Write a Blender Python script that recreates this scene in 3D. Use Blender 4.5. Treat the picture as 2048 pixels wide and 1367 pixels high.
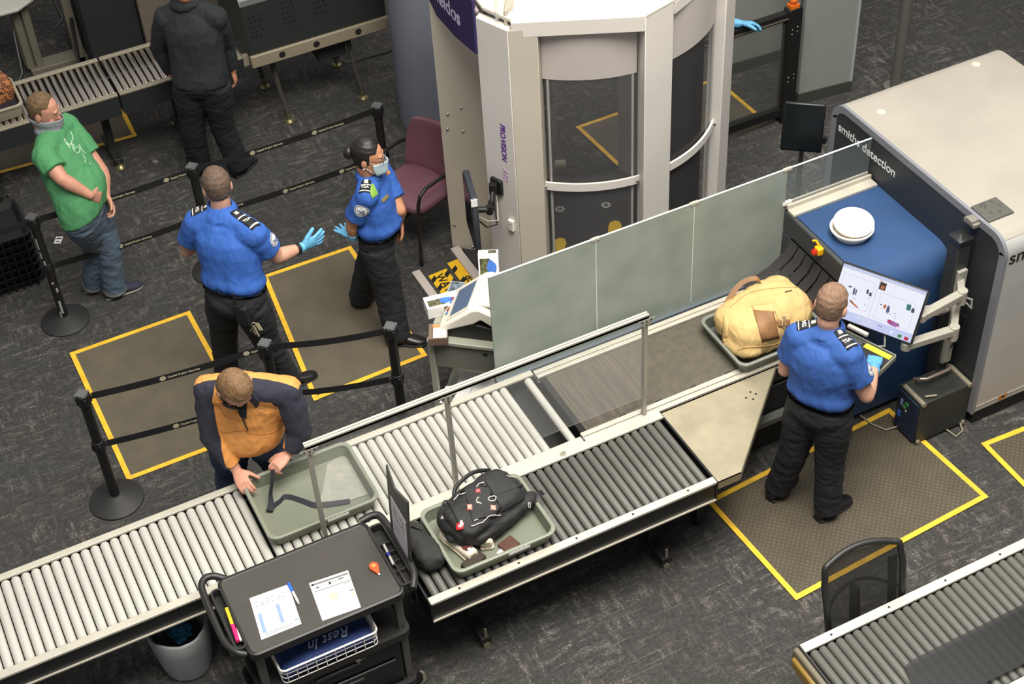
import bpy, bmesh, math, random
import numpy as np
from mathutils import Vector as V, Matrix, noise as mnoise

for o in list(bpy.data.objects): bpy.data.objects.remove(o)
SC = bpy.context.scene
COL = SC.collection
random.seed(7)
PI = math.pi

# ------------------------------------------------------------------ camera
YAW, PIT, ROL, FPX, CAMH = math.radians(65.86685), math.radians(42.81529), math.radians(-3.81877), 3108.12, 7.5
_f = V((math.cos(PIT)*math.cos(YAW), math.cos(PIT)*math.sin(YAW), -math.sin(PIT)))
_r = V((math.sin(YAW), -math.cos(YAW), 0)); _u = _r.cross(_f)
CR = _r*math.cos(ROL) + _u*math.sin(ROL); CU = _u*math.cos(ROL) - _r*math.sin(ROL); CF = _f
CAMP = V((0, 0, CAMH))
cam = bpy.data.objects.new('camera', bpy.data.cameras.new('camera')); COL.objects.link(cam)
cam.data.sensor_width = 36; cam.data.sensor_fit = 'HORIZONTAL'; cam.data.lens = FPX/2048*36
cam.data.clip_end = 200
cam.matrix_world = Matrix(((CR.x, CU.x, -CF.x, CAMP.x), (CR.y, CU.y, -CF.y, CAMP.y), (CR.z, CU.z, -CF.z, CAMP.z), (0, 0, 0, 1)))
SC.camera = cam

def at(px, py, z=0.0):
    """world point at height z that the photograph shows at pixel px, py (2048x1367)"""
    d = CR*((px-1024)/FPX) - CU*((py-683.5)/FPX) + CF
    return CAMP + d*((z-CAMH)/d.z)

# ------------------------------------------------------------------ light
SC.view_settings.view_transform = 'Standard'; SC.view_settings.look = 'None'
SC.view_settings.gamma = 1.0; SC.view_settings.exposure = 0.0
w = bpy.data.worlds.new('hall'); SC.world = w; w.use_nodes = True
w.node_tree.nodes['Background'].inputs[0].default_value = (0.95, 0.97, 1.0, 1)
w.node_tree.nodes['Background'].inputs[1].default_value = 0.29

def area(name, loc, size, power, color, target=None, sy=None, spread=180):
    l = bpy.data.lights.new(name, 'AREA'); l.shape = 'RECTANGLE'; l.size = size; l.size_y = sy or size
    l.energy = power; l.color = color; l.spread = math.radians(spread)
    o = bpy.data.objects.new(name, l); COL.objects.link(o); o.location = loc
    d = (V(target) if target else V((loc[0], loc[1], 0))) - V(loc)
    o.rotation_euler = d.to_track_quat('-Z', 'Y').to_euler()
    return o
area('ceiling_light_near', (2.6, 3.2, 10.0), 6.0, 760, (1.0, 0.96, 0.89), (2.9, 4.6, 0), 4.0, 115)
area('ceiling_light_right', (6.5, 6.2, 9.5), 4.5, 420, (1.0, 0.96, 0.90), (5.4, 6.4, 0), 4.5)
area('ceiling_light_far', (5.0, 11.5, 9.5), 4.0, 170, (1.0, 0.95, 0.88), (4.6, 9.0, 0), 4.0)
# ------------------------------------------------------------------ materials
def lin(c): return tuple(((x/255)/12.92 if x/255 <= 0.04045 else ((x/255+0.055)/1.055)**2.4) for x in c)
MATS = {}
def M(name, rgb, rough=0.5, metal=0.0, var=0.0, vs=30.0, bump=0.0, bs=200.0, stretch=None, emit=0.0, trans=0.0, ior=1.45, alpha=1.0, rgb2=None, spec=None, coat=0.0):
    if name in MATS: return MATS[name]
    m = bpy.data.materials.new(name); m.use_nodes = True; MATS[name] = m
    nt = m.node_tree; b = nt.nodes['Principled BSDF']
    c = lin(rgb)
    b.inputs['Roughness'].default_value = rough; b.inputs['Metallic'].default_value = metal
    b.inputs['Base Color'].default_value = (*c, 1)
    if spec is not None: b.inputs['Specular IOR Level'].default_value = spec
    if coat: b.inputs['Coat Weight'].default_value = coat
    if trans: b.inputs['Transmission Weight'].default_value = trans; b.inputs['IOR'].default_value = ior
    if alpha < 1: b.inputs['Alpha'].default_value = alpha
    if emit: b.inputs['Base Color'].default_value = (.01, .01, .01, 1); b.inputs['Emission Color'].default_value = (*c, 1); b.inputs['Emission Strength'].default_value = emit
    if var or bump:
        tc = nt.nodes.new('ShaderNodeTexCoord'); mp = nt.nodes.new('ShaderNodeMapping')
        nt.links.new(tc.outputs['Object'], mp.inputs[0])
        if stretch: mp.inputs['Scale'].default_value = stretch
        if var:
            n = nt.nodes.new('ShaderNodeTexNoise'); n.inputs['Scale'].default_value = vs; n.inputs['Detail'].default_value = 4
            nt.links.new(mp.outputs[0], n.inputs['Vector'])
            r = nt.nodes.new('ShaderNodeValToRGB')
            d = lin(rgb2) if rgb2 else tuple(x*(1-var) for x in c)
            e = c if rgb2 else tuple(min(1, x*(1+var)) for x in c)
            r.color_ramp.elements[0].color = (*d, 1); r.color_ramp.elements[1].color = (*e, 1)
            r.color_ramp.elements[0].position = 0.35; r.color_ramp.elements[1].position = 0.65
            nt.links.new(n.outputs[0], r.inputs[0]); nt.links.new(r.outputs[0], b.inputs['Base Color'])
            if emit: nt.links.new(r.outputs[0], b.inputs['Emission Color'])
        if bump:
            n2 = nt.nodes.new('ShaderNodeTexNoise'); n2.inputs['Scale'].default_value = bs; n2.inputs['Detail'].default_value = 3
            nt.links.new(mp.outputs[0], n2.inputs['Vector'])
            bp = nt.nodes.new('ShaderNodeBump'); bp.inputs['Strength'].default_value = bump; bp.inputs['Distance'].default_value = 0.01
            nt.links.new(n2.outputs[0], bp.inputs['Height']); nt.links.new(bp.outputs[0], b.inputs['Normal'])
    return m

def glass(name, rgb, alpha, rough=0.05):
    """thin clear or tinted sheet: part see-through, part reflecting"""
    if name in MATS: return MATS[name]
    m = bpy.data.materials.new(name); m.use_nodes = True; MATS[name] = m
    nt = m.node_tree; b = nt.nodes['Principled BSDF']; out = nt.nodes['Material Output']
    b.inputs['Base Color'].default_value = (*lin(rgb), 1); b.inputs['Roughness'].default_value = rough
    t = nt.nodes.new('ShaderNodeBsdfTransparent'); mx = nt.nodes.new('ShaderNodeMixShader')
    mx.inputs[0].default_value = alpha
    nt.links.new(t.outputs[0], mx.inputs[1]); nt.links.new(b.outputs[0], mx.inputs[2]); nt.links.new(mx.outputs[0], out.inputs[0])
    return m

def node_mat(name, rough=0.9):
    m = bpy.data.materials.new(name); m.use_nodes = True; MATS[name] = m
    nt = m.node_tree; b = nt.nodes['Principled BSDF']; b.inputs['Roughness'].default_value = rough
    return m, nt, b, (lambda t: nt.nodes.new(t)), nt.links.new

# ------------------------------------------------------------------ objects
def wl(o):
    p = V((0, 0, 0))
    while o is not None:
        p = p + o.location; o = o.parent
    return p
def tag(o, label=None, cat=None, group=None, kind=None):
    if label: o['label'] = label
    if cat: o['category'] = cat
    if group: o['group'] = group
    if kind: o['kind'] = kind
    return o
def thing(name, label, cat, loc=(0, 0, 0), group=None):
    o = bpy.data.objects.new(name, None); COL.objects.link(o); o.location = loc
    o.empty_display_size = 0.05
    return tag(o, label, cat, group)
def dup(root, delta, label=None, group=None):
    """copy of a thing with copies of its parts and sub-parts"""
    r = root.copy(); COL.objects.link(r); r.location = root.location + V(delta)
    if label: r['label'] = label
    if group: r['group'] = group
    for ch in list(root.children):
        c = ch.copy(); COL.objects.link(c); c.parent = r
        for g in list(ch.children):
            d = g.copy(); COL.objects.link(d); d.parent = c
    return r
def frame(d, up=(0, 0, 1)):
    d = V(d).normalized(); u = V(up)
    if abs(d.dot(u.normalized())) > 0.98: u = V((1, 0, 0))
    x = d.cross(u).normalized(); y = x.cross(d).normalized()
    return x, y, d

class MB:
    """collects shapes in world coordinates; build() links them as ONE mesh object"""
    def __init__(s): s.v = []; s.f = []; s.m = []; s.mi = 0
    def add(s, vs, fs):
        k = len(s.v); s.v += [V(p) for p in vs]
        for f in fs: s.f.append([i+k for i in f]); s.m.append(s.mi)
        return s
    def box(s, c, size, ax=None):
        c = V(c); hx, hy, hz = size[0]/2, size[1]/2, size[2]/2
        X, Y, Z = [V(a) for a in (ax or ((1, 0, 0), (0, 1, 0), (0, 0, 1)))]
        vs = [c + X*hx*i + Y*hy*j + Z*hz*k for i in (-1, 1) for j in (-1, 1) for k in (-1, 1)]
        return s.add(vs, [(0, 1, 3, 2), (4, 6, 7, 5), (0, 4, 5, 1), (2, 3, 7, 6), (0, 2, 6, 4), (1, 5, 7, 3)])
    def bb(s, x0, x1, y0, y1, z0, z1): return s.box(((x0+x1)/2, (y0+y1)/2, (z0+z1)/2), (x1-x0, y1-y0, z1-z0))
    def bar(s, p, q, w, h, up=(0, 0, 1)):
        p, q = V(p), V(q); x, y, d = frame(q-p, up)
        return s.box((p+q)/2, (w, h, (q-p).length), (x, y, d))
    def loft(s, rings, cap=True, closed=True):
        n = len(rings[0]); vs = [p for r in rings for p in r]; fs = []
        for i in range(len(rings)-1):
            for j in range(n if closed else n-1):
                a = i*n+j; b = i*n+(j+1) % n
                fs.append((a, b, b+n, a+n))
        if cap: fs.append(tuple(range(n))[::-1]); fs.append(tuple(range((len(rings)-1)*n, len(rings)*n)))
        return s.add(vs, fs)
    def cyl(s, p, q, r, r2=None, n=20, cap=True):
        p, q = V(p), V(q); x, y, d = frame(q-p); r2 = r if r2 is None else r2
        rg = lambda c, rr: [c + (x*math.cos(t)+y*math.sin(t))*rr for t in [2*PI*k/n for k in range(n)]]
        return s.loft([rg(p, r), rg(q, r2)], cap)
    def tube(s, pts, rad, n=10, cap=True, rnd=False):
        pts = [V(p) for p in pts]; m = len(pts)
        rad = [rad]*m if not hasattr(rad, '__len__') else list(rad)
        if rnd:
            a = (pts[0]-pts[1]).normalized(); b = (pts[-1]-pts[-2]).normalized()
            h = [(0.5, 0.866), (0.866, 0.5), (0.985, 0.17)]
            pre = [(pts[0]+a*rad[0]*k, rad[0]*c) for k, c in h][::-1]; post = [(pts[-1]+b*rad[-1]*k, rad[-1]*c) for k, c in h]
            pts = [p for p, _ in pre] + pts + [p for p, _ in post]; rad = [r for _, r in pre] + rad + [r for _, r in post]
            m = len(pts)
        d0 = (pts[1]-pts[0]).normalized(); x, y, _ = frame(d0); rings = []
        for i in range(m):
            d = (pts[min(i+1, m-1)]-pts[max(i-1, 0)])
            d = d.normalized() if d.length > 1e-9 else d0
            x = (x - d*x.dot(d)).normalized(); y = d.cross(x)
            rings.append([pts[i] + (x*math.cos(t)+y*math.sin(t))*rad[i] for t in [2*PI*k/n for k in range(n)]])
        return s.loft(rings, cap)
    def lathe(s, c, prof, n=32, axis=(0, 0, 1)):
        c = V(c); x, y, d = frame(axis, (0, 1, 0))
        rings = [[c + d*h + (x*math.cos(t)+y*math.sin(t))*max(r, 1e-4) for t in [2*PI*k/n for k in range(n)]] for r, h in prof]
        return s.loft(rings, True)
    def ell(s, c, r, ax=None, n=16, m=10):
        c = V(c); X, Y, Z = [V(a) for a in (ax or ((1, 0, 0), (0, 1, 0), (0, 0, 1)))]
        rings = []
        for i in range(m+1):
            ph = -PI/2 + PI*i/m; cr = max(math.cos(ph), 1e-3)
            rings.append([c + X*r[0]*cr*math.cos(t) + Y*r[1]*cr*math.sin(t) + Z*r[2]*math.sin(ph) for t in [2*PI*k/n for k in range(n)]])
        return s.loft(rings, True)
    def prism(s, poly, d):
        poly = [V(p) for p in poly]; n = len(poly); d = V(d)
        return s.add(poly + [p+d for p in poly], [tuple(range(n))[::-1], tuple(range(n, 2*n))] + [(i, (i+1) % n, (i+1) % n + n, i+n) for i in range(n)])
    def quad(s, a, b, c, d): return s.add([a, b, c, d], [(0, 1, 2, 3)])
    def ribbon(s, pts, wdir, w, t=0.002):
        """flat strap through pts, w wide along wdir, t thick"""
        pts = [V(p) for p in pts]; rings = []
        for i, p in enumerate(pts):
            d = (pts[min(i+1, len(pts)-1)] - pts[max(i-1, 0)]).normalized()
            wd = V(wdir[i]) if isinstance(wdir, list) else V(wdir)
            wd = (wd - d*wd.dot(d)).normalized(); nn = d.cross(wd)
            rings.append([p+wd*w/2+nn*t/2, p-wd*w/2+nn*t/2, p-wd*w/2-nn*t/2, p+wd*w/2-nn*t/2])
        return s.loft(rings, True)
    def mesh(s, name, off=(0, 0, 0)):
        me = bpy.data.meshes.new(name); o = V(off)
        me.from_pydata([tuple(p-o) for p in s.v], [], s.f)
        for i, k in enumerate(s.m): me.polygons[i].material_index = k
        bm = bmesh.new(); bm.from_mesh(me); bmesh.ops.recalc_face_normals(bm, faces=bm.faces); bm.to_mesh(me); bm.free()
        return me
    def build(s, name, mat, parent=None, bevel=0.0, smooth=True, seg=2, label=None, ang=35):
        off = wl(parent) if parent is not None else V((0, 0, 0))
        me = s.mesh(name, off)
        return mkobj(name, me, mat, parent, bevel, smooth, seg, label, ang)
    def solo(s, name, mat, label, cat, group=None, bevel=0.0, smooth=True, seg=2, ang=35):
        xs = [p.x for p in s.v]; ys = [p.y for p in s.v]; zs = [p.z for p in s.v]
        off = V(((min(xs)+max(xs))/2, (min(ys)+max(ys))/2, min(zs)))
        o = mkobj(name, s.mesh(name, off), mat, None, bevel, smooth, seg, None, ang); o.location = off
        return tag(o, label, cat, group)

def mkobj(name, me, mat, parent=None, bevel=0.0, smooth=True, seg=2, label=None, ang=35):
    mi = [p.material_index for p in me.polygons]; me.materials.clear()
    for m in (mat if isinstance(mat, (list, tuple)) else [mat]): me.materials.append(m)
    if len(me.materials) > 1: me.polygons.foreach_set('material_index', mi)
    if smooth:
        me.shade_smooth()
        if ang < 180: me.set_sharp_from_angle(angle=math.radians(ang))
    o = bpy.data.objects.new(name, me); COL.objects.link(o)
    if parent is not None: o.parent = parent
    if bevel:
        b = o.modifiers.new('bevel', 'BEVEL'); b.width = bevel; b.segments = seg; b.limit_method = 'ANGLE'; b.angle_limit = math.radians(40)
        b.harden_normals = False
    if label: o['label'] = label
    return o
def inst(name, me, parent, loc):
    o = bpy.data.objects.new(name, me); COL.objects.link(o); o.parent = parent
    o.location = V(loc) - wl(parent)
    return o
def text(name, s, size, org, xd, yd, mat, parent, ext=0.0008, sx=1.0, align='LEFT', shear=0.0, bold=0.0):
    """lettering with its baseline start at org, reading along xd, letter tops towards yd"""
    c = bpy.data.curves.new('t', 'FONT'); c.body = s; c.size = size; c.extrude = ext; c.align_x = align; c.shear = shear; c.offset = bold
    t = bpy.data.objects.new('t', c); COL.objects.link(t)
    dg = bpy.context.evaluated_depsgraph_get()
    me = bpy.data.meshes.new_from_object(t.evaluated_get(dg))
    bpy.data.objects.remove(t)
    X = V(xd).normalized(); Y = (V(yd) - X*V(yd).dot(X)).normalized(); Z = X.cross(Y)
    off = V(org) - wl(parent)
    for vv in me.vertices:
        p = vv.co.copy(); vv.co = off + X*p.x*sx + Y*p.y + Z*p.z
    return mkobj(name, me, mat, parent, smooth=False)
def fuse(mb, voxel, it=4, fac=0.5):
    """melts overlapping closed shapes into one continuous surface (world coordinates kept)"""
    me = mb.mesh('f'); o = bpy.data.objects.new('f', me); COL.objects.link(o)
    r = o.modifiers.new('r', 'REMESH'); r.mode = 'VOXEL'; r.voxel_size = voxel
    if it: sm = o.modifiers.new('s', 'SMOOTH'); sm.iterations = it; sm.factor = fac
    dg = bpy.context.evaluated_depsgraph_get()
    out = bpy.data.meshes.new_from_object(o.evaluated_get(dg))
    bpy.data.objects.remove(o); return out
def wrinkle(me, amp, sc=(9, 9, 9), seed=0.0, sharp=False):
    n = len(me.vertices); no = [v.normal.copy() for v in me.vertices]
    for i, v in enumerate(me.vertices):
        p = V((v.co.x*sc[0]+seed, v.co.y*sc[1]+seed*1.7, v.co.z*sc[2]))
        k = mnoise.noise(p) + 0.5*mnoise.noise(p*2.1)
        if sharp: k = 0.5-abs(k)*1.6
        v.co += no[i]*amp*k
def place(me, name, mat, parent, label=None):
    off = wl(parent)
    for v in me.vertices: v.co -= off
    return mkobj(name, me, mat, parent, ang=180, label=label)
def rrect(cx, cy, hx, hy, r, n=5):
    """rounded rectangle outline"""
    out = []
    for sx, sy, a0 in ((1, 1, 0), (-1, 1, PI/2), (-1, -1, PI), (1, -1, 3*PI/2)):
        for k in range(n+1):
            a = a0 + PI/2*k/n
            out.append((cx+sx*(hx-r)+r*math.cos(a), cy+sy*(hy-r)+r*math.sin(a)))
    return out

# shared materials
ALU = M('brushed_aluminium', (222, 214, 196), 0.38, 0.55, var=0.08, vs=14, stretch=(1, 30, 1))
ALUC = M('cream_aluminium', (193, 188, 173), 0.45, 0.25, var=0.06, vs=8)
STEEL = M('stainless_steel', (168, 158, 134), 0.44, 0.6, var=0.10, vs=6, bump=0.02, bs=30)
CHROME = M('chrome', (214, 210, 204), 0.18, 1.0)
BLK = M('black_plastic', (26, 26, 27), 0.45, bump=0.05, bs=300)
BLKM = M('black_matte', (20, 20, 20), 0.75)
DKP = M('dark_grey_plate', (43, 45, 44), 0.5, 0.2, var=0.12, vs=10)
GRYP = M('grey_plate', (96, 98, 92), 0.55, 0.1, var=0.08, vs=6)
WHT = M('white_plastic', (236, 231, 218), 0.4, var=0.03, vs=9)
YEL = M('yellow_tape', (234, 184, 50), 0.55, var=0.12, vs=14)
# ------------------------------------------------------------------ carpet
def carpet():
    m, nt, b, N, L = node_mat('carpet', 0.95)
    tc = N('ShaderNodeTexCoord')
    def noise(sc, scale, det=4, ro=0.6):
        mp = N('ShaderNodeMapping'); mp.inputs['Scale'].default_value = sc
        L(tc.outputs['Object'], mp.inputs[0]); n = N('ShaderNodeTexNoise')
        n.inputs['Scale'].default_value = scale; n.inputs['Detail'].default_value = det; n.inputs['Roughness'].default_value = ro
        L(mp.outputs[0], n.inputs['Vector']); return n.outputs[0]
    def mul(a, k, op='MULTIPLY'):
        q = N('ShaderNodeMath'); q.operation = op
        for i, x in enumerate((a, k)):
            if isinstance(x, (int, float)): q.inputs[i].default_value = x
            else: L(x, q.inputs[i])
        return q.outputs[0]
    def ramp(x, p0, p1, c0=(0, 0, 0), c1=(1, 1, 1)):
        r = N('ShaderNodeValToRGB'); r.color_ramp.elements[0].position = p0; r.color_ramp.elements[1].position = p1
        r.color_ramp.elements[0].color = (*c0, 1); r.color_ramp.elements[1].color = (*c1, 1); L(x, r.inputs[0]); return r.outputs[0]
    patch = ramp(noise((1, 1, 1), 1.5, 4), 0.38, 0.66)
    ca = ramp(noise((2.2, 7, 1), 3.2, 6, 0.7), 0.50, 0.66)      # flecks strung along x
    cb = ramp(noise((7, 2.2, 1), 3.2, 6, 0.7), 0.50, 0.66)      # flecks strung along y
    sel = ramp(noise((1, 1, 1), 3.4, 2), 0.44, 0.56)
    mx = N('ShaderNodeMix'); mx.data_type = 'FLOAT'; L(sel, mx.inputs[0]); L(ca, mx.inputs[2]); L(cb, mx.inputs[3])
    fine = ramp(noise((1, 1, 1), 85, 4, 0.7), 0.45, 0.62)
    k = mul(mul(mul(mx.outputs[0], 0.85), mul(mul(patch, 0.85), 0.25, 'ADD')), mul(mul(fine, 0.9), 0.12, 'ADD'))
    lines = mul(ramp(noise((1.1, 46, 1), 1.5, 5), 0.60, 0.66), mul(mul(fine, 0.8), 0.3, 'ADD'))
    k2 = mul(mul(k, mul(lines, 0.30), 'ADD'), mul(fine, 0.05), 'ADD')
    base = ramp(noise((1, 1, 1), 34, 5, 0.75), 0.3, 0.72, lin((43, 43, 43)), lin((71, 70, 67)))
    hue = ramp(noise((1, 1, 1), 3.0, 2), 0.4, 0.6, lin((162, 160, 153)), lin((156, 144, 134)))
    mc = N('ShaderNodeMix'); mc.data_type = 'RGBA'; L(k2, mc.inputs[0]); L(base, mc.inputs[6]); L(hue, mc.inputs[7])
    L(mc.outputs[2], b.inputs['Base Color'])
    bp = N('ShaderNodeBump'); bp.inputs['Strength'].default_value = 0.4; bp.inputs['Distance'].default_value = 0.004
    L(fine, bp.inputs['Height']); L(bp.outputs[0], b.inputs['Normal'])
    b.inputs['Specular IOR Level'].default_value = 0.2
    return m
f = MB(); f.bb(-8, 22, -6, 30, -0.05, 0.0)
fl = f.build('floor', carpet(), smooth=False); tag(fl, 'dark grey streaked carpet floor', None, kind='structure')

# ------------------------------------------------------------------ anti-fatigue mats
def matmat(name, c, c2, cell):
    m, nt, b, N, L = node_mat(name, 0.7)
    tc = N('ShaderNodeTexCoord'); v = N('ShaderNodeTexVoronoi'); v.inputs['Scale'].default_value = 1/cell; v.inputs['Randomness'].default_value = 0.0
    mp = N('ShaderNodeMapping'); mp.inputs['Rotation'].default_value = (0, 0, math.radians(45)); L(tc.outputs['Object'], mp.inputs[0]); L(mp.outputs[0], v.inputs['Vector'])
    r = N('ShaderNodeValToRGB'); r.color_ramp.elements[0].position = 0.25; r.color_ramp.elements[1].position = 0.5
    r.color_ramp.elements[0].color = (*lin(c), 1); r.color_ramp.elements[1].color = (*lin(c2), 1)
    L(v.outputs['Distance'], r.inputs[0])
    n = N('ShaderNodeTexNoise'); n.inputs['Scale'].default_value = 5; n.inputs['Detail'].default_value = 4; L(tc.outputs['Object'], n.inputs['Vector'])
    mx = N('ShaderNodeMix'); mx.data_type = 'RGBA'; mx.blend_type = 'MULTIPLY'; mx.inputs[0].default_value = 0.5
    L(r.outputs[0], mx.inputs[6]); L(n.outputs[0], mx.inputs[7]); L(mx.outputs[2], b.inputs['Base Color'])
    bp = N('ShaderNodeBump'); bp.inputs['Strength'].default_value = 0.5; bp.inputs['Distance'].default_value = 0.006; bp.invert = True
    L(v.outputs['Distance'], bp.inputs['Height']); L(bp.outputs[0], b.inputs['Normal'])
    return m
MATA = matmat('ribbed_rubber_mat', (162, 150, 123), (102, 94, 77), 0.021)
MATB = matmat('bubble_rubber_mat', (122, 110, 88), (84, 76, 60), 0.028)
def floor_mat(corners, label, mat, sides=(1, 1, 1, 1), w=0.035, grp=None):
    """corners in order; tape along the flagged sides"""
    c = [V((x, y, 0)) for x, y in corners]; ce = sum(c, V((0, 0, 0)))/len(c)
    t = thing('floor_mat', label, 'floor mat', ce, grp)
    MB().prism([p+V((0, 0, 0.001)) for p in c], (0, 0, 0.009)).build('mat_sheet', mat, t, smooth=False)
    for i in range(4):
        if not sides[i]: continue
        p, q = c[i], c[(i+1) % 4]; d = (q-p).normalized(); nn = V((-d.y, d.x, 0))
        if nn.dot(ce-p) < 0: nn = -nn
        z = V((0, 0, 0.0101))
        MB().prism([p+z, q-d*(w+.001)+z, q-d*(w+.001)+nn*w+z, p+nn*w+z], (0, 0, 0.0012)).build('edge_tape', YEL, t, smooth=False)
    return t
floor_mat([(0.485, 8.855), (1.393, 8.86), (1.40, 7.44), (0.50, 7.44)], 'brown rubber floor mat edged with yellow tape behind the man in the orange jacket', MATA)
floor_mat([(1.999, 8.965), (2.718, 8.958), (2.724, 7.55), (1.852, 7.525)], 'brown rubber floor mat edged with yellow tape under the woman officer', MATA)
floor_mat([(3.711, 5.446), (3.761, 4.521), (5.269, 4.613), (5.206, 5.55)], 'large bubbled rubber floor mat with yellow edges under the seated-screen officer'.replace('seated-screen officer', 'officer at the screen'), MATB)
floor_mat([(5.521, 5.0), (7.0, 4.93), (6.9, 3.4), (5.49, 3.6)], 'bubbled rubber mat with yellow edges at the right edge of the photo', MATB)
floor_mat([(2.75, 3.88), (3.45, 3.86), (3.45, 2.6), (2.78, 2.6)], 'mat with yellow tape edge under the end of the near right conveyor', MATB)
floor_mat([(0.1, 11.33), (1.70, 11.235), (1.73, 12.2), (0.1, 12.3)], 'shadowed mat with yellow edge under the far roller conveyor', MATA, (1, 1, 0, 1))
floor_mat([(4.945, 9.46), (6.329, 9.48), (6.345, 8.7), (4.985, 8.63)], 'floor mat with yellow tape beyond the glass of the body scanner', MATA, (1, 1, 0, 1))

# small litter on the carpet
def card(name, px, py, w, h, rot, mats, label, cat, fn=None):
    c = at(px, py, 0); X = V((math.cos(rot), math.sin(rot), 0)); Y = V((-X.y, X.x, 0)); m = MB()
    m.box(c+V((0, 0, .0015)), (w, h, 0.002), (X, Y, V((0, 0, 1))))
    if fn: m.mi = 1; fn(m, c+V((0, 0, .0028)), X, Y)
    return m.solo(name, mats, label, cat, smooth=False)
card('paper_tag', 117, 480, 0.055, 0.085, -0.5, [M('paper', (228, 228, 226), 0.8), M('ink', (70, 72, 80), 0.8)], 'small white paper tag lying on the carpet beside the worn stanchion', 'tag',
     lambda m, c, X, Y: (m.box(c+Y*-.02, (.03, .012, .0006), (X, Y, V((0, 0, 1)))), m.box(c+Y*.018, (.04, .02, .0006), (X, Y, V((0, 0, 1))))))
card('paper_scrap', 311, 323, 0.04, 0.05, 0.3, [M('dull_paper', (120, 116, 110), 0.9)], 'grey scrap on the dark carpet near the far conveyor leg', 'scrap')

# ------------------------------------------------------------------ round building column
c = MB(); c.cyl((4.02, 10.25, 0), (4.02, 10.25, 6.0), 0.30, n=48)
c.solo('column', M('blue_grey_paint', (124, 128, 140), 0.5, var=0.05, vs=2), 'thick round blue grey column behind the purple chair', 'column')
c = MB(); c.cyl((7.541, 8.596, 0), (7.541, 8.596, 4.2), 0.045, n=24); c.mi = 0; c.cyl((7.541, 8.596, 0), (7.541, 8.596, 0.02), 0.10, n=24)
c.solo('steel_pole', M('pole_grey', (104, 104, 96), 0.5, 0.2), 'thin grey pole standing behind the baggage scanner', 'pole')

# ------------------------------------------------------------------ queue stanchions with two retractable belts
WORN = M('worn_black_paint', (22, 22, 22), 0.4, var=0.5, vs=9, rgb2=(30, 30, 30), stretch=(1, 1, 1))
CAP = M('grey_cap', (86, 86, 86), 0.55)
BELT = M('black_webbing', (17, 16, 18), 0.85, bump=0.1, bs=400)
PRINT = M('belt_print', (190, 184, 150), 0.7)
SCUFF = M('bare_metal_scuff', (150, 150, 148), 0.6)
def stanchion(x, y, label, worn=False, top=0.98):
    t = thing('stanchion', label, 'stanchion', (x, y, 0), 'queue stanchions')
    b = MB(); b.lathe((x, y, 0), [(0.178, 0), (0.178, 0.012), (0.165, 0.022), (0.07, 0.045), (0.045, 0.06), (0.033, 0.062)], 40)
    b.build('base', M('black_rubber_base', (37, 36, 35), 0.6), t)
    MB().cyl((x, y, 0.05), (x, y, top-0.09), 0.032, n=24).build('post', WORN, t)
    h = MB()
    h.cyl((x, y, top-0.10), (x, y, top-0.012), 0.040, n=24)
    for a in (0, PI/2, PI, 3*PI/2): h.box((x+0.040*math.cos(a), y+0.040*math.sin(a), top-0.055), (0.018, 0.018, 0.06))
    h.build('belt_housing', BLK, t, bevel=0.003); h = MB()
    h.cyl((x, y, 0.47), (x, y, 0.56), 0.038, n=24)
    for a in (0, PI/2, PI, 3*PI/2): h.box((x+0.038*math.cos(a), y+0.038*math.sin(a), 0.515), (0.016, 0.016, 0.055))
    h.build('belt_housing', BLK, t, bevel=0.003)
    c = MB(); c.cyl((x, y, top-0.012), (x, y, top), 0.036, n=24)
    for a in (0, PI/2, PI, 3*PI/2): c.box((x+0.036*math.cos(a), y+0.036*math.sin(a), top-0.006), (0.02, 0.02, 0.01))
    c.build('cap', CAP, t)
    if worn:
        s = MB()
        for z0, z1, a in ((0.70, 0.80, 3.9), (0.62, 0.68, 3.9), (0.56, 0.60, 4.2), (0.10, 0.22, 4.6), (0.06, 0.12, 4.0), (0.3, 0.34, 5.0), (0.38, 0.40, 4.5)):
            r = 0.0327
            s.loft([[(x+r*math.cos(a+k*.12), y+r*math.sin(a+k*.12), z) for k in range(-2, 3)] for z in (z0, (z0+z1)/2, z1)], cap=False, closed=False)
        s.build('paint_chip', SCUFF, t, label='bare grey patch of chipped paint')
    return t
def belt(t, p, q, z, words=(), sag=0.02):
    p, q = V((*p, z)), V((*q, z)); d = (q-p).normalized(); p = p+d*0.05; q = q-d*0.05; n = 14
    pts = [p.lerp(q, i/n) - V((0, 0, sag*4*(i/n)*(1-i/n))) for i in range(n+1)]
    o = MB().ribbon(pts, (0, 0, 1), 0.052, 0.002).build('belt', BELT, t, smooth=False)
    nn = V((d.y, -d.x, 0))
    if nn.y > 0: nn = -nn
    for k in words:
        c = p.lerp(q, k) - V((0, 0, sag*4*k*(1-k))) + nn*0.0018
        e = MB()
        for zz, hw in ((0.013, 0.013), (0.0045, 0.02), (-0.0045, 0.02), (-0.013, 0.013)):
            e.box(c+V((0, 0, zz)), (hw*2, 0.0008, 0.006), (d, nn, V((0, 0, 1))))
        e.build('belt_emblem', PRINT, o)
        text('belt_lettering', 'Capital Region Gateway', 0.021, c+d*0.03-V((0, 0, 0.007)), d, (0, 0, 1), PRINT, o, 0.0003, bold=0.0006)
UL, UR, UF, LL, LM, LR = (0.553, 9.225), (1.715, 9.22), (3.167, 9.24), (0.393, 7.318), (1.530, 7.19), (2.279, 6.94)
s1 = stanchion(*UL, 'chipped black stanchion in front of the man in green', True)
s2 = stanchion(*UR, 'black stanchion just behind the head of the officer with outstretched arm')
s3 = stanchion(*UF, 'black stanchion beside the purple chair')
s4 = stanchion(*LL, 'black stanchion at the left corner of the taped mat, nearest the light rollers')
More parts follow.
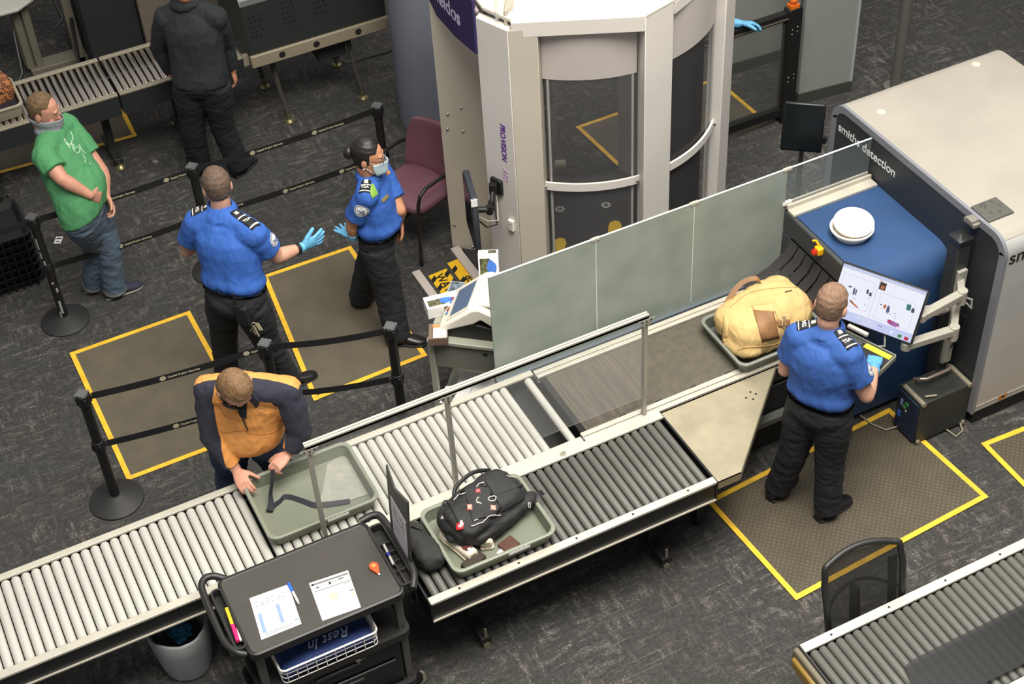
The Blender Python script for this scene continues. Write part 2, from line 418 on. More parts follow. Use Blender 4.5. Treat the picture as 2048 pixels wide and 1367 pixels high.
s5 = stanchion(*LM, 'black stanchion behind the man in the orange jacket')
s6 = stanchion(*LR, 'black stanchion at the end of the tapes near the grey equipment desk')
belt(s1, UL, UR, 0.935, (0.42, 0.86)); belt(s1, UL, UR, 0.515, (0.45,))
belt(s1, UL, (-0.9, 9.24), 0.935)
belt(s2, UR, UF, 0.935, (0.30, 0.66)); belt(s2, UR, UF, 0.515, (0.02, 0.44, 0.78))
belt(s4, LL, LM, 0.935, (0.42, 0.93)); belt(s4, LL, LM, 0.515, (0.42,))
belt(s5, LM, LR, 0.935); belt(s5, LM, LR, 0.515)

# ------------------------------------------------------------------ black bins at the left edge
BIN = M('black_bin', (14, 14, 15), 0.6)
def bins():
    for k in range(7):
        z = 0.004 + k*0.068
        t = thing('black_bin', ('lowest', 'second from the floor', 'third from the floor', 'middle', 'third from the top', 'second from the top', 'topmost')[k] + ' black bin in the nested stack at the left edge', 'bin', (0.18, 9.98, z), 'stacked black bins')
        for nm, dz in (('tray_wall', 0),):
            m = MB(); o1 = rrect(0.18, 9.98, .36, .25, .04); o2 = rrect(0.18, 9.98, .345, .235, .035)
            m.loft([[V((x, y, z)) for x, y in rrect(0.18, 9.98, .33, .22, .04)], [V((x, y, z+.062)) for x, y in o1], [V((x, y, z+.062)) for x, y in o2], [V((x, y, z+.012)) for x, y in rrect(0.18, 9.98, .315, .205, .03)]])
            m.build(nm, BIN, t)
        r = MB()
        for i in range(12): r.box((0.18-.31+i*.056, 9.98-.245, z+.035), (0.01, 0.02, 0.05))
        for i in range(8): r.box((0.18+.355, 9.98-.2+i*.055, z+.035), (0.02, 0.01, 0.05))
        r.build('rib', BIN, t)
bins()
# ------------------------------------------------------------------ roller conveyors
RW = M('pale_rollers', (184, 182, 174), 0.5, 0.0, var=0.05, vs=4, stretch=(1, .3, 1))
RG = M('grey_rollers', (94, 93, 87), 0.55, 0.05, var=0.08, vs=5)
RC = M('steel_rollers', (205, 196, 184), 0.22, 0.9, var=0.15, vs=5, stretch=(1, .4, 1))
RAILD = M('black_rail_side', (30, 31, 33), 0.45, 0.2)
def conveyor(name, label, x0, x1, y0, y1, z, pitch, rad, rmat, railmat=ALUC, n0=0.0, n1=0.0, side=RAILD, depth=0.13, wnear=0.05, wfar=0.045, legs=(), lip=True, holes=0, endplates=(0, 0), legm=DKP, levelers=True, stop=None, gapr=()):
    t = thing(name, label, 'conveyor', ((x0+x1)/2, (y0+y1)/2, 0))
    for tagn, ya, yb, sy in (('near', y0-wnear, y0, -1), ('far', y1, y1+wfar, 1)):
        MB().bb(x0, x1, ya, yb, z-0.018, z).build('top_rail', railmat, t, bevel=0.003)
        yo = ya+0.006 if sy < 0 else yb-0.012
        s = MB(); s.bb(x0, x1, yo, yo+0.006, z-depth, z-0.018); s.build('side_plate', side, t)
        if lip and sy < 0: MB().bb(x0, x1, ya-0.004, ya+0.012, z-depth-0.010, z-depth).build('bottom_lip', ALU, t)
        if holes and sy < 0:
            for k in range(holes): MB().cyl((x0+(k+.5)*(x1-x0)/holes, (ya+yb)/2, z), (x0+(k+.5)*(x1-x0)/holes, (ya+yb)/2, z+0.002), 0.007, n=12).build('bolt_hole', BLK, t)
    m = MB(); cx, cy = 0, (y0+y1)/2; L = y1-y0-0.012
    m.loft([[V((rad*f*math.cos(a), yy, rad*f*math.sin(a))) for a in [2*PI*k/20 for k in range(20)]] for yy, f in ((-L/2, .35), (-L/2, .8), (-L/2+.006, 1), (L/2-.006, 1), (L/2, .8), (L/2, .35))])
    me = m.mesh('roller'); me.materials.append(rmat); me.shade_smooth(); me.set_sharp_from_angle(angle=math.radians(40))
    n = int(round((x1-x0-n0-n1)/pitch))
    for k in range(n):
        inst('roller', me, t, (x0+n0+(k+.5)*pitch, cy, z-rad-0.004))
    for x in gapr: inst('roller', me, t, (x, cy, z-rad-0.004))
    pan = MB(); pan.bb(x0, x1, y0, y1, z-depth-0.004, z-depth); pan.build('under_pan', BLKM, t)
    for e, x in ((endplates[0], x0), (endplates[1], x1)):
        if e: MB().bb(x-0.006, x+0.006, y0-wnear, y1+wfar, z-depth-0.01, z-0.006).build('end_plate', side, t)
    for x in legs:
        l = MB(); yc = (y0+y1)/2
        l.bb(x-.03, x+.03, yc-.04, yc+.04, .07, z-depth); l.build('leg', legm, t, bevel=.004)
        b = MB(); b.bb(x-.035, x+.035, y0+0.06, y1-0.06, .05, .10)
        b.bb(x-.02, x+.02, y0+.02, y0+.1, z-depth-.05, z-depth-.01) if False else None
        b.build('foot_bar', legm, t, bevel=.006)
        for yy in (y0+0.07, y1-0.07):
            fo = MB()
            if levelers == 'cup':
                fo.lathe((x, yy, 0), [(.04, 0), (.042, .01), (.03, .03), (.012, .04), (.010, .1)], 20)
            else:
                fo.cyl((x, yy-.012, .022), (x, yy+.012, .022), .022, n=18); fo.cyl((x, yy, .02), (x, yy, .17), .009, n=10)
            fo.build('leveling_foot', STEEL if levelers != 'cup' else M('brass_foot', (150, 140, 100), .35, .8), t)
    return t
conveyor('roller_conveyor', 'pale roller conveyor running out of the lower left corner', -1.15, 1.015, 5.712, 6.325, 0.75, 0.0572, 0.0262, RW, n1=0.012, legs=(0.66, -0.6))
conveyor('roller_conveyor', 'pale roller conveyor under the tray of the man in orange', 1.022, 2.962, 5.706, 6.318, 0.75, 0.0560, 0.0255, RW, n0=0.012, n1=0.175, legs=(1.5, 2.7), gapr=(2.915,))
conveyor('roller_conveyor', 'short dark grey roller table holding the tray with the black backpack', 1.655, 3.475, 5.045, 5.595, 0.755, 0.0535, 0.0240, RG, n0=0.03, n1=0.03, side=M('black_gloss_side', (26, 27, 27), .35, .2), depth=.15, wnear=0.05, wfar=0.06, legs=(2.0, 3.22), holes=5, endplates=(1, 1), legm=M('dark_leg', (40, 40, 38), .55, .2))
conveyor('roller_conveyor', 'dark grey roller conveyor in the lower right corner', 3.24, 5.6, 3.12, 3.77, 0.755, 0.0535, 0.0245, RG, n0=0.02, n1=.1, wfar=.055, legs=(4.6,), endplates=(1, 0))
for k in range(6): MB().cyl((3.42+k*.37, 3.797, .755), (3.42+k*.37, 3.797, .757), .007, n=12).build('bolt_hole', BLK, bpy.data.objects['roller_conveyor.003'])
MB().bb(3.20, 3.236, 3.1, 3.83, .60, .742).build('end_cap', M('tan_end_cap', (104, 97, 80), .5), bpy.data.objects['roller_conveyor.003'], bevel=.012)
MB().bb(3.18, 3.22, 3.60, 3.81, .62, .70).build('end_latch', M('amber_latch', (140, 112, 50), .4), bpy.data.objects['roller_conveyor.003'], bevel=.015)
FARL = dict(railmat=M('dull_aluminium', (158, 150, 132), .45, .3), levelers='cup')
conveyor('roller_conveyor', 'shiny steel roller conveyor at far left with the leopard bag tray on it', -0.8, 1.56, 10.80, 11.33, 0.75, 0.0525, 0.0215, RC, side=M('green_black_side', (37, 41, 41), .6), depth=.19, lip=False, legs=(0.5, 1.45), **FARL)
conveyor('roller_conveyor', 'shiny steel roller conveyor section behind the person in black', 1.575, 2.60, 10.80, 11.33, 0.75, 0.0525, 0.0215, RC, side=MATS['green_black_side'], depth=.19, lip=False, legs=(2.05,), **FARL)

# smoked acrylic cover over the near right rollers
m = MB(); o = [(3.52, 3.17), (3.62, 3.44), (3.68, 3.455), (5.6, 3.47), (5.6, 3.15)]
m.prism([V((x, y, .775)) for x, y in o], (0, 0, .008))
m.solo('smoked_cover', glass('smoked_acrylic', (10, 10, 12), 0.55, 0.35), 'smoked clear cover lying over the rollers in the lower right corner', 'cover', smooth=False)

# ------------------------------------------------------------------ belt section between rollers and scanner
t = thing('belt_conveyor', 'grey belt conveyor leading into the baggage scanner', 'conveyor', (3.9, 6.0, 0))
BELTG = M('grey_conveyor_belt', (84, 79, 67), 0.8, var=0.10, vs=25, bump=0.1, bs=300)
MB().bb(3.02, 5.5, 5.735, 6.27, .728, .742).build('belt', BELTG, t, bevel=.006)
s = MB(); s.bb(3.045, 3.52, 5.76, 6.235, .742, .744)
s.build('ribbed_belt_section', M('ribbed_belt', (84, 77, 68), .75, var=.2, vs=7, stretch=(6, .3, 1)), t)
MB().bb(2.985, 3.02, 5.735, 6.27, .70, .735).build('belt_nose', BLKM, t)
for ya, yb, nm in ((5.655, 5.73, 'n'), (6.275, 6.345, 'f')):
    r = MB(); r.bb(2.972, 4.95, ya, ya+(yb-ya)*.42, .72, .752); r.bb(2.972, 4.95, ya+(yb-ya)*.55, yb, .72, .752); r.bb(2.972, 4.95, ya, yb, .70, .738)
    r.build('side_rail', ALUC, t, bevel=.003)
    MB().bb(2.972, 4.95, ya+.008 if nm == 'n' else yb-.014, ya+.014 if nm == 'n' else yb-.008, .58, .70).build('side_plate', RAILD, t)
cl = MB()
for k in range(7): cl.bb(3.25+k*.25, 3.29+k*.25, 5.73, 5.74, .742, .750)
cl.build('belt_clip', BLK, t)
u = MB(); u.bb(3.0, 4.9, 5.70, 6.30, .56, .70); u.build('bed', BLKM, t)
for x in (3.3, 4.6):
    l = MB(); l.bb(x-.03, x+.03, 5.75, 5.80, 0, .57); l.bb(x-.03, x+.03, 6.22, 6.27, 0, .57); l.bb(x-.03, x+.03, 5.75, 6.27, .2, .25); l.build('leg', DKP, t)
# lower plate and rail seen beside the officer's legs
l = MB(); l.bb(3.55, 4.75, 5.58, 5.64, .30, .34); l.build('lower_rail', GRYP, t)
l = MB(); l.bb(3.55, 4.86, 5.65, 5.66, .05, .56); l.build('skirt_panel', BLKM, t)

# stainless corner shelf
t = thing('corner_shelf', 'bare stainless steel corner shelf at the end of the dark roller table', 'shelf', (3.85, 5.35, 0))
P4 = [(3.485, 5.60), (4.30, 5.60), (4.02, 5.28), (3.635, 5.005), (3.485, 5.005)]
P4 = [(3.485, 5.64), (4.31, 5.64), (3.64, 5.0), (3.487, 5.0)]
MB().prism([V((x, y, .735)) for x, y in P4], (0, 0, .006)).build('shelf_plate', STEEL, t, smooth=False)
s = MB(); s.bb(3.487, 3.64, 5.0, 5.005, .68, .741)
a, b = V((4.31, 5.64, .71)), V((3.64, 5.0, .71)); d = (b-a).normalized(); s.box((a+b)/2, ((b-a).length, .004, .062), (d, V((-d.y, d.x, 0)), V((0, 0, 1)))); s.build('turned_edge', STEEL, t)
b = MB()
for x, y in ((4.05, 5.53), (4.0, 5.50), (4.07, 5.50), (4.03, 5.47)): b.cyl((x, y, .741), (x, y, .743), .007, n=10)
b.build('rivet', BLK, t)
MB().bb(3.55, 3.60, 5.3, 5.36, .0, .73).build('leg', DKP, t)

# aluminium bracket between the two lanes
b = MB(); b.bb(2.35, 2.86, 5.662, 5.700, .735, .742); b.bb(2.35, 2.86, 5.655, 5.662, .66, .742)
b.solo('joining_bracket', ALUC, 'pale angle bracket between the two roller lanes', 'bracket')
lt = MB()
for x in (2.40, 2.80): lt.box((x, 5.625, .757), (.03, .03, .006)); lt.cyl((x+.012, 5.63, .757), (x+.012, 5.63, .766), .009, n=12)
lt.build('latch', M('latch_grey', (150, 146, 130), .4, .4), bpy.data.objects['roller_conveyor.002'], bevel=.002)

# ------------------------------------------------------------------ clear sneeze guard on three posts
t = thing('sneeze_guard', 'clear acrylic screen hung on a pale rail with three posts above the rollers', 'screen', (2.36, 5.675, 0.752))
PX = (1.318, 2.132, 3.385); ZT = 1.565; Y = 5.68
r = MB(); r.bb(PX[0]-.02, PX[2]+.02, Y-.016, Y-.002, ZT-.03, ZT); r.bb(PX[0]-.02, PX[2]+.02, Y+.004, Y+.018, ZT-.03, ZT); r.bb(PX[0]-.02, PX[2]+.02, Y-.016, Y+.018, ZT-.03, ZT-.01)
r.build('top_rail', ALUC, t, bevel=.002)
for x in PX:
    p = MB(); p.bb(x-.012, x+.012, Y-.016, Y-.001, .752, ZT-.03); p.bb(x-.012, x+.012, Y+.003, Y+.018, .752, ZT-.03); p.bb(x-.005, x+.005, Y-.012, Y+.014, .752, ZT-.03)
    p.build('post', M('grey_aluminium', (168, 164, 154), .4, .4), t, bevel=.002)
    k = MB(); k.prism([V((x-.055, Y-.019, ZT-.03)), V((x+.055, Y-.019, ZT-.03)), V((x+.015, Y-.019, ZT-.085)), V((x-.015, Y-.019, ZT-.085))], (0, .003, 0)); k.build('corner_bracket', M('bracket_grey', (176, 172, 160), .4, .4), t)
    s = MB()
    for dx, dz in ((-.03, -.04), (.03, -.04), (0, -.045), (0, -.07)): s.cyl((x+dx, Y-.0225, ZT+dz), (x+dx, Y-.019, ZT+dz), .005, n=8)
    s.build('screw', BLK, t)
CLEAR = glass('clear_acrylic', (225, 226, 220), 0.09, 0.03)
for a, b in ((0, 1), (1, 2)):
    MB().bb(PX[a]+.014, PX[b]-.014, Y-.002, Y+.003, .90 if a else .95, ZT-.028).build('acrylic_pane', CLEAR, t, smooth=False)

# ------------------------------------------------------------------ frosted glass partition
t = thing('glass_partition', 'frosted glass partition of three panes and one clear pane beside the belt', 'partition', (3.85, 6.46, 0))
def frosted():
    m = bpy.data.materials.new('frosted_glass'); m.use_nodes = True; nt = m.node_tree; b = nt.nodes['Principled BSDF']; N, L = nt.nodes.new, nt.links.new
    b.inputs['Roughness'].default_value = 0.42
    tc = N('ShaderNodeTexCoord'); n = N('ShaderNodeTexNoise'); n.inputs['Scale'].default_value = 3.5; n.inputs['Detail'].default_value = 6; L(tc.outputs['Object'], n.inputs['Vector'])
    r = N('ShaderNodeValToRGB'); r.color_ramp.elements[0].color = (*lin((158, 168, 157)), 1); r.color_ramp.elements[1].color = (*lin((180, 188, 177)), 1)
    r.color_ramp.elements[0].position = .35; r.color_ramp.elements[1].position = .66
    L(n.outputs[0], r.inputs[0]); L(r.outputs[0], b.inputs['Base Color'])
    tr = N('ShaderNodeBsdfTranslucent'); tr.inputs[0].default_value = (*lin((150, 165, 155)), 1)
    mx = N('ShaderNodeMixShader'); mx.inputs[0].default_value = .25
    L(b.outputs[0], mx.inputs[1]); L(tr.outputs[0], mx.inputs[2]); L(mx.outputs[0], nt.nodes['Material Output'].inputs[0])
    return m
FROST = frosted(); GX = (2.762, 3.49, 4.19, 4.882, 5.53); GY = 6.455; GT = 1.525
for a in range(3):
    MB().bb(GX[a]+.002, GX[a+1]-.002, GY-.005, GY+.005, .68, GT).build('frosted_pane', FROST, t, smooth=False)
MB().bb(GX[3]+.003, GX[4], GY-.004, GY+.004, 1.24, GT).build('clear_pane', glass('clear_glass', (170, 185, 185), .10, .02), t, smooth=False)
EDG = M('pale_glass_edge', (214, 220, 210), .3)
for a in range(4): MB().bb(GX[a]+.002, GX[a+1]-.002, GY-.006, GY+.006, GT, GT+.004).build('polished_edge', EDG, t)
for x in GX[1:3]: MB().bb(x-.003, x+.003, GY-.006, GY+.006, .70, GT).build('seam', EDG, t)
for x in GX[1:4]: MB().bb(x-.03, x+.03, GY-.010, GY+.010, GT-.012, GT+.008).build('clip', ALUC, t, bevel=.002)
MB().bb(GX[3]-.02, GX[3]+.05, GY-.012, GY+.012, 1.235, 1.26).build('clip', WHT, t, bevel=.002)
MB().bb(2.762, 4.88, GY-.03, GY+.03, .50, .685).build('base_channel', M('slate_blue_base', (90, 99, 106), .55), t, bevel=.004)
for x in (2.85, 3.8, 4.75): MB().bb(x-.03, x+.03, GY-.03, GY+.03, 0, .5).build('leg', DKP, t)
def ray_at(px, py): return (CR*((px-1024)/FPX) - CU*((py-683.5)/FPX) + CF)
def onX(px, py, X): d = ray_at(px, py); return CAMP + d*((X-CAMP.x)/d.x)
def onY(px, py, Y): d = ray_at(px, py); return CAMP + d*((Y-CAMP.y)/d.y)
# ------------------------------------------------------------------ baggage scanner
T = thing('baggage_scanner', 'big grey baggage scanner with blue hood and dark front', 'baggage scanner', (6.0, 6.0, 0))
SILV = M('silver_paint', (190, 188, 184), 0.42, 0.25, var=0.06, vs=2.0)
RIM = M('grey_rim', (128, 129, 135), 0.5, 0.1)
CREAM = M('dusty_cream_lid', (160, 154, 142), 0.6, 0.0, var=0.07, vs=1.6)
X0, X1, Y0, Y1, ZB, ZT2 = 5.55, 6.86, 5.16, 6.90, 0.13, 1.56
def prof(i, r, zb=ZB):
    o = [(Y0+i, zb+i), (Y0+i, ZT2-r)]
    for k in range(1, 7): a = PI - PI/2*k/7; o.append((Y0+i+r-i*0 + (r)*math.cos(a), ZT2-i-r + r*math.sin(a)))
    o.append((Y0+i+r, ZT2-i)); o.append((Y1-i-r, ZT2-i))
    for k in range(1, 7): a = PI/2 - PI/2*k/7; o.append((Y1-i-r + r*math.cos(a), ZT2-i-r + r*math.sin(a)))
    o += [(Y1-i, ZT2-r), (Y1-i, zb+i)]
    return o
p0 = prof(0, .13)
m = MB(); m.loft([[V((x, y, z)) for y, z in p0] for x in (X0+.012, X1)])
m.build('body', SILV, T, ang=30)
pl = [(y, z) for y, z in p0 if z > 1.52]
m = MB(); pr = [(y, z+.004) for y, z in pl]
m.loft([[V((x, y, z)) for y, z in pr] + [V((x, y, z-.006)) for y, z in pr[::-1]] for x in (X0+.015, X1-.002)])
m.build('lid', CREAM, T)
m = MB(); po, pi = prof(-.006, .136), prof(.045, .095)
m.loft([[V((X0-.004, y, z)) for y, z in po], [V((X0-.004, y, z)) for y, z in pi], [V((X0+.02, y, z)) for y, z in pi], [V((X0+.02, y, z)) for y, z in po]], cap=False)
m.loft([[V((X0+.02, y, z)) for y, z in po], [V((X0-.004, y, z)) for y, z in po]], cap=False)
m.build('front_rim', RIM, T, ang=30)
m = MB(); m.prism([V((X0+.002, y, z)) for y, z in prof(.045, .095)], (.012, 0, 0)); m.build('front_panel', M('charcoal_panel', (50, 53, 56), 0.5, 0.1), T)
m = MB(); m.bb(X0+.04, X1-.02, Y0+.02, Y1-.02, 0.0, ZB); m.build('plinth', M('black_plinth', (34, 34, 34), .6), T)
m = MB(); m.bb(X0+.02, X1, Y0-.003, Y0+.003, ZB+.045, ZB+.05); m.build('side_seam', ALU, T)
q = onY(2005, 793, Y0-.002); m = MB(); m.box(q, (.07, .002, .035)); m.mi = 1; m.box(q+V((0, -.0015, .004)), (.022, .001, .018))
m.build('warning_sticker', [M('orange_sticker', (196, 120, 50), .6), BLK], T, smooth=False)
WL = M('white_lettering', (232, 232, 228), .5)
a = onX(1676, 252, X0); b = onX(1794, 340, X0)
a = onX(1676, 259, X0); b = onX(1792, 341, X0); a.x = X0-.0005
tl_ = text('lettering', 'smiths detection', (a-b).length/6.75, a, (0, -1, 0), (0, 0, 1), WL, T, bold=.0008)
a = onY(2016, 530, Y0)
text('side_lettering', 'smiths detection', 0.14, (a.x, Y0-.001, a.z), (1, 0, 0), (0, 0, 1), BLK, T, bold=.001)
m = MB()
for x, y in ((5.72, 6.62), (6.6, 6.75), (6.0, 5.5)): m.lathe((x, y, ZT2+.004), [(.03, 0), (.03, .0015)], 20)
m.build('lid_plug', M('lid_plug', (200, 190, 172), .6), T)
# blue hood over the belt
NAVY = M('blue_hood_paint', (44, 72, 112), 0.6, 0.0, var=0.10, vs=2.5, spec=.3)
HX0, HX1, HY0, HY1, HZ = 4.88, 5.55, 5.575, 6.45, 1.20
m = MB()
r = .16; pf = [(HY1, .05), (HY1, HZ)]
for k in range(0, 9): a_ = PI/2 + PI/2*k/8; pf.append((HY0+r+r*math.cos(a_), HZ-r+r*math.sin(a_)))
pf += [(HY0, .05)]
pin = [(y, z) for y, z in pf]
m.loft([[V((x, y, z)) for y, z in pf] for x in (HX0+.03, HX1)]); m.build('hood', NAVY, T, ang=50)
# entry frame: dark band with opening
m = MB()
m.bb(HX0, HX0+.035, HY0+.03, HY1, 1.03, HZ-.004); m.bb(HX0, HX0+.035, HY0+.005, 5.72, .05, 1.06); m.bb(HX0, HX0+.035, 6.36, HY1, .05, 1.03); m.bb(HX0, HX0+.035, 5.72, 6.36, .05, .70)
m.build('entry_frame', M('dark_grey_hood', (62, 64, 66), .5), T, bevel=.012)
MB().bb(HX0+.028, HX0+.034, 5.72, 6.36, .70, 1.03).build('tunnel_mouth', M('tunnel_black', (8, 8, 8), .9), T)
for k in range(7):
    y = 5.79+k*.085; sw = .05+.03*k
    MB().ribbon([V((HX0-.004, y, 1.03)), V((HX0-.01-sw*.2, y, .95)), V((HX0-.03-sw*.6, y+.01, .86)), V((HX0-.06-sw*1.3, y+.02, .78))], (0, 1, 0), .078, .003).build('lead_curtain_strip', M('lead_rubber', (44, 42, 40), .6), T)
m = MB(); m.bb(HX0+.005, HX1-.01, HY1-.10, HY1-.012, HZ, HZ+.02); m.bb(HX0+.005, HX1-.01, HY1-.03, HY1-.012, HZ, HZ+.05); m.bb(HX0+.005, HX1-.01, HY1+.012-.004, HY1+.02, HZ, HZ+.05)
m.build('glass_channel', ALUC, T, bevel=.002)
p = onX(1639, 500, HX0-.01)
m = MB(); m.box(p, (.05, .055, .055)); m.build('emergency_stop_box', M('safety_yellow', (240, 180, 20), .45), T, bevel=.008)
e = bpy.data.objects['emergency_stop_box']
m = MB(); m.lathe(p+V((-.025, 0, 0)), [(.013, 0), (.013, .012), (.021, .014), (.021, .026), (.012, .03)], 20, (-1, -.15, .2)); m.build('red_button', M('red_button', (190, 40, 20), .4), e)
m = MB(); m.tube([p+V((0, .01, .03)), p+V((-.01, .03, .06)), p+V((-.02, .05, .05))], .008); m.build('yellow_clip', MATS['safety_yellow'], e)

# stack of two white bowls on the hood
BW = M('white_bowl', (238, 232, 218), .45, var=.02, vs=6)
def bowl(c, label, k, tilt):
    m = MB(); ax_ = V((-.41*math.sin(tilt), -.91*math.sin(tilt), math.cos(tilt)))
    m.lathe(c, [(r*k, h*k) for r, h in ((.095, 0), (.108, .004), (.122, .035), (.127, .052), (.138, .054), (.139, .064), (.131, .067), (.122, .062), (.115, .035), (.104, .014), (.0, .012))], 48, ax_)
    return m.solo('round_bowl', BW, label, 'bowl', 'white bowls on the blue hood', ang=50)
bowl(V((5.10, 6.03, HZ+.001)), 'lower of the two stacked round white bowls on the blue scanner hood', 1.0, 0)
bowl(V((5.112, 6.036, HZ+.042)), 'upper, slightly tilted one of the two stacked white bowls on the blue hood', .92, math.radians(9))

# ------------------------------------------------------------------ post with two arms
T = thing('monitor_mount', 'dark post with two grey jointed arms fixed to the front of the baggage scanner', 'monitor mount', (5.46, 5.45, 0.2))
DG = M('dark_post', (58, 58, 58), .5, .2); ARM = M('arm_grey', (170, 166, 154), .42, .2); cx, cy = 5.462, 5.452
MB().bb(cx-.05, cx+.05, cy-.05, cy+.05, .30, 1.43).build('post', DG, T, bevel=.006)
m = MB(); m.bb(cx-.056, cx+.056, cy-.056, cy+.056, 1.415, 1.445); m.loft([[V((cx+sx*.05, cy+sy*.05, 1.445)) for sx, sy in ((1, 1), (-1, 1), (-1, -1), (1, -1))], [V((cx+sx*.008, cy+sy*.008, 1.462)) for sx, sy in ((1, 1), (-1, 1), (-1, -1), (1, -1))]])
m.build('post_cap', M('black_gloss', (38, 38, 38), .25), T)
m = MB(); m.bb(cx+.05, 5.74, cy-.035, cy+.035, 1.40, 1.46) if False else None
m.bb(5.50, 5.60, 5.40, 5.50, 1.515, 1.545); m.box((5.545, 5.45, 1.545), (.10, .06, .035)); m.build('bracket', M('bracket_pale', (140, 136, 126), .4, .3), T, bevel=.004)
m = MB(); m.bb(5.57, 5.76, 5.36, 5.53, 1.564, 1.578); m.build('top_plate', M('dark_clamp', (96, 94, 88), .5, .3), T, bevel=.004)
for x, y, rr in ((5.63, 5.49, .018), (5.70, 5.50, .010), (5.72, 5.45, .010), (5.68, 5.40, .010), (5.63, 5.42, .010)):
    MB().cyl((x, y, 1.578), (x, y, 1.578+rr), rr, n=16).build('bolt', CHROME, T)
MB().bb(cx-.035, cx+.035, cy-.075, cy-.05, .45, 1.22).build('slide_rail', ARM, T, bevel=.003)
p1 = at(1924, 588, 1.16); p2 = at(1843, 632, 1.16); p3 = at(1908, 660, 1.0); p4 = at(1812, 690, 1.0)
for a, b in ((p1, p2), (p3, p4)):
    hub = V((cx, cy-.062, a.z))
    m = MB(); m.cyl(a+V((0, 0, -.07)), a+V((0, 0, .035)), .032, n=24); m.bar(a-V((0, 0, .03)), hub-V((0, 0, .03)), .045, .05); m.build('pivot', ARM, T, bevel=.003)
    m = MB(); m.bar(a, b, .055, .05); m.cyl(b-V((0, 0, .03)), b+V((0, 0, .028)), .032, n=20); m.build('arm', ARM, T, bevel=.006)
m = MB(); m.tube([p1+V((.02, .0, -.03)), p1+V((.07, -.02, -.06)), p1+V((.07, -.03, -.12)), V((cx, cy-.08, 1.02)), V((cx-.02, cy-.09, .95))], .007); m.build('cable', M('grey_cable', (150, 148, 142), .5), T)
m = MB(); m.tube([V((cx, cy-.08, .9)), V((cx+.06, cy-.12, .85)), V((cx+.05, cy-.10, .7)), V((cx, cy-.09, .6))], .007); m.build('cable', BLK, T)
MB().bb(cx-.11, cx-.0, cy-.065, cy-.05, .72, .9).build('black_plate', BLK, T)

# ------------------------------------------------------------------ monitor
TL, TR, BR_ = at(1685, 522, 1.35), at(1857, 582, 1.35), at(1823, 690, 1.055)
BL = TL+BR_-TR; S = (TR-TL).normalized(); U = (TR-BR_); U = (U-S*U.dot(S)); hh = U.length; U.normalize(); ww = (TR-TL).length; Nn = S.cross(U)
T = thing('monitor', 'lit flat monitor showing baggage scan pictures in front of the officer', 'monitor', (TL+BR_)/2)
C0 = (TL+BR_)/2
MB().box(C0-Nn*.02, (ww, hh, .034), (S, U, Nn)).build('housing', BLK, T, bevel=.006)
MB().box(C0-Nn*.055, (ww*.35, hh*.45, .04), (S, U, Nn)).build('rear_hub', BLK, T, bevel=.01)
def L2(x, y, z=.0): return C0 + S*(x-.5)*ww*.965 + U*(y-.5)*hh*.95 + Nn*(-.0025+z)
SCR = [M('scr%d' % i, c, .3, emit=e) for i, (c, e) in enumerate((((236, 238, 250), .98), ((196, 204, 240), .98), ((60, 74, 92), .9), ((60, 122, 116), .9), ((196, 116, 60), .9), ((176, 108, 176), .9), ((190, 30, 50), .9), ((60, 140, 60), .9), ((206, 208, 220), .95), ((62, 52, 44), .9), ((96, 80, 130), .9))) ]
m = MB()
def R(x0, y0, x1, y1, k, z=.0005):
    m.mi = k; m.quad(L2(x0, y0, z), L2(x1, y0, z), L2(x1, y1, z), L2(x0, y1, z))
R(0, 0, 1, 1, 0, .0); R(0, .935, 1, 1, 8); R(0, .955, 1, 1, 1, .0008); R(.0, 0, 1, .17, 1)
R(.455, .15, .462, .93, 8)
R(.46, .80, .50, .96, 8, .0008); R(.47, .76, .545, .90, 9, .001); R(.49, .78, .53, .84, 4, .0013)
def outline(x0, y0, x1, y1):
    for a, b, c, d in ((x0, y0, x1, y0+.008), (x0, y1-.008, x1, y1), (x0, y0, x0+.005, y1), (x1-.005, y0, x1, y1)): R(a, b, c, d, 8, .0009)
outline(.51, .21, .93, .72); outline(.04, .27, .42, .84)
def blob(cx, cy, w, h, k, rot=0, n=9, seed=0):
    m.mi = k; rr = random.Random(seed); pts = []
    for i in range(n):
        a = 2*PI*i/n; s_ = rr.uniform(.75, 1.1); dx, dy = math.cos(a)*w*s_, math.sin(a)*h*s_*1.7
        pts.append(L2(cx+dx*math.cos(rot)-dy*math.sin(rot)*.6, cy+dx*math.sin(rot)*1.7+dy*math.cos(rot), .0012))
    m.add(pts, [tuple(range(n))])
def rr_(cx, cy, w, h, k, rot=0):
    m.mi = k; q = []
    for sx, sy in ((-1, -1), (1, -1), (1, 1), (-1, 1)):
        dx, dy = sx*w/2, sy*h/2; q.append(L2(cx+dx*math.cos(rot)-dy*math.sin(rot)*.6, cy+(dx*math.sin(rot)+dy*math.cos(rot)*.6)*1.7, .0012))
    m.add(q, [(0, 1, 2, 3)])
rr_(.86, .62, .05, .11, 3, .1); rr_(.915, .59, .035, .08, 2, .1)
rr_(.36, .64, .025, .08, 2, .1); rr_(.40, .61, .028, .07, 2, .1)
blob(.60, .485, .022, .026, 4, seed=1); blob(.552, .50, .010, .010, 2, seed=2); blob(.64, .46, .016, .05, 10, -.1, seed=3); blob(.655, .44, .008, .04, 2, seed=4)
blob(.745, .235, .085, .026, 5, -.12, 12, seed=5); blob(.70, .255, .025, .02, 6, seed=6); blob(.80, .255, .022, .010, 2, seed=7); blob(.73, .23, .02, .012, 10, seed=8)
blob(.15, .62, .022, .012, 10, seed=9); blob(.21, .56, .012, .05, 2, .1, seed=10); blob(.235, .55, .010, .04, 10, seed=11); blob(.25, .33, .08, .010, 4, -.35, seed=12); blob(.22, .36, .04, .008, 9, -.4, seed=13)
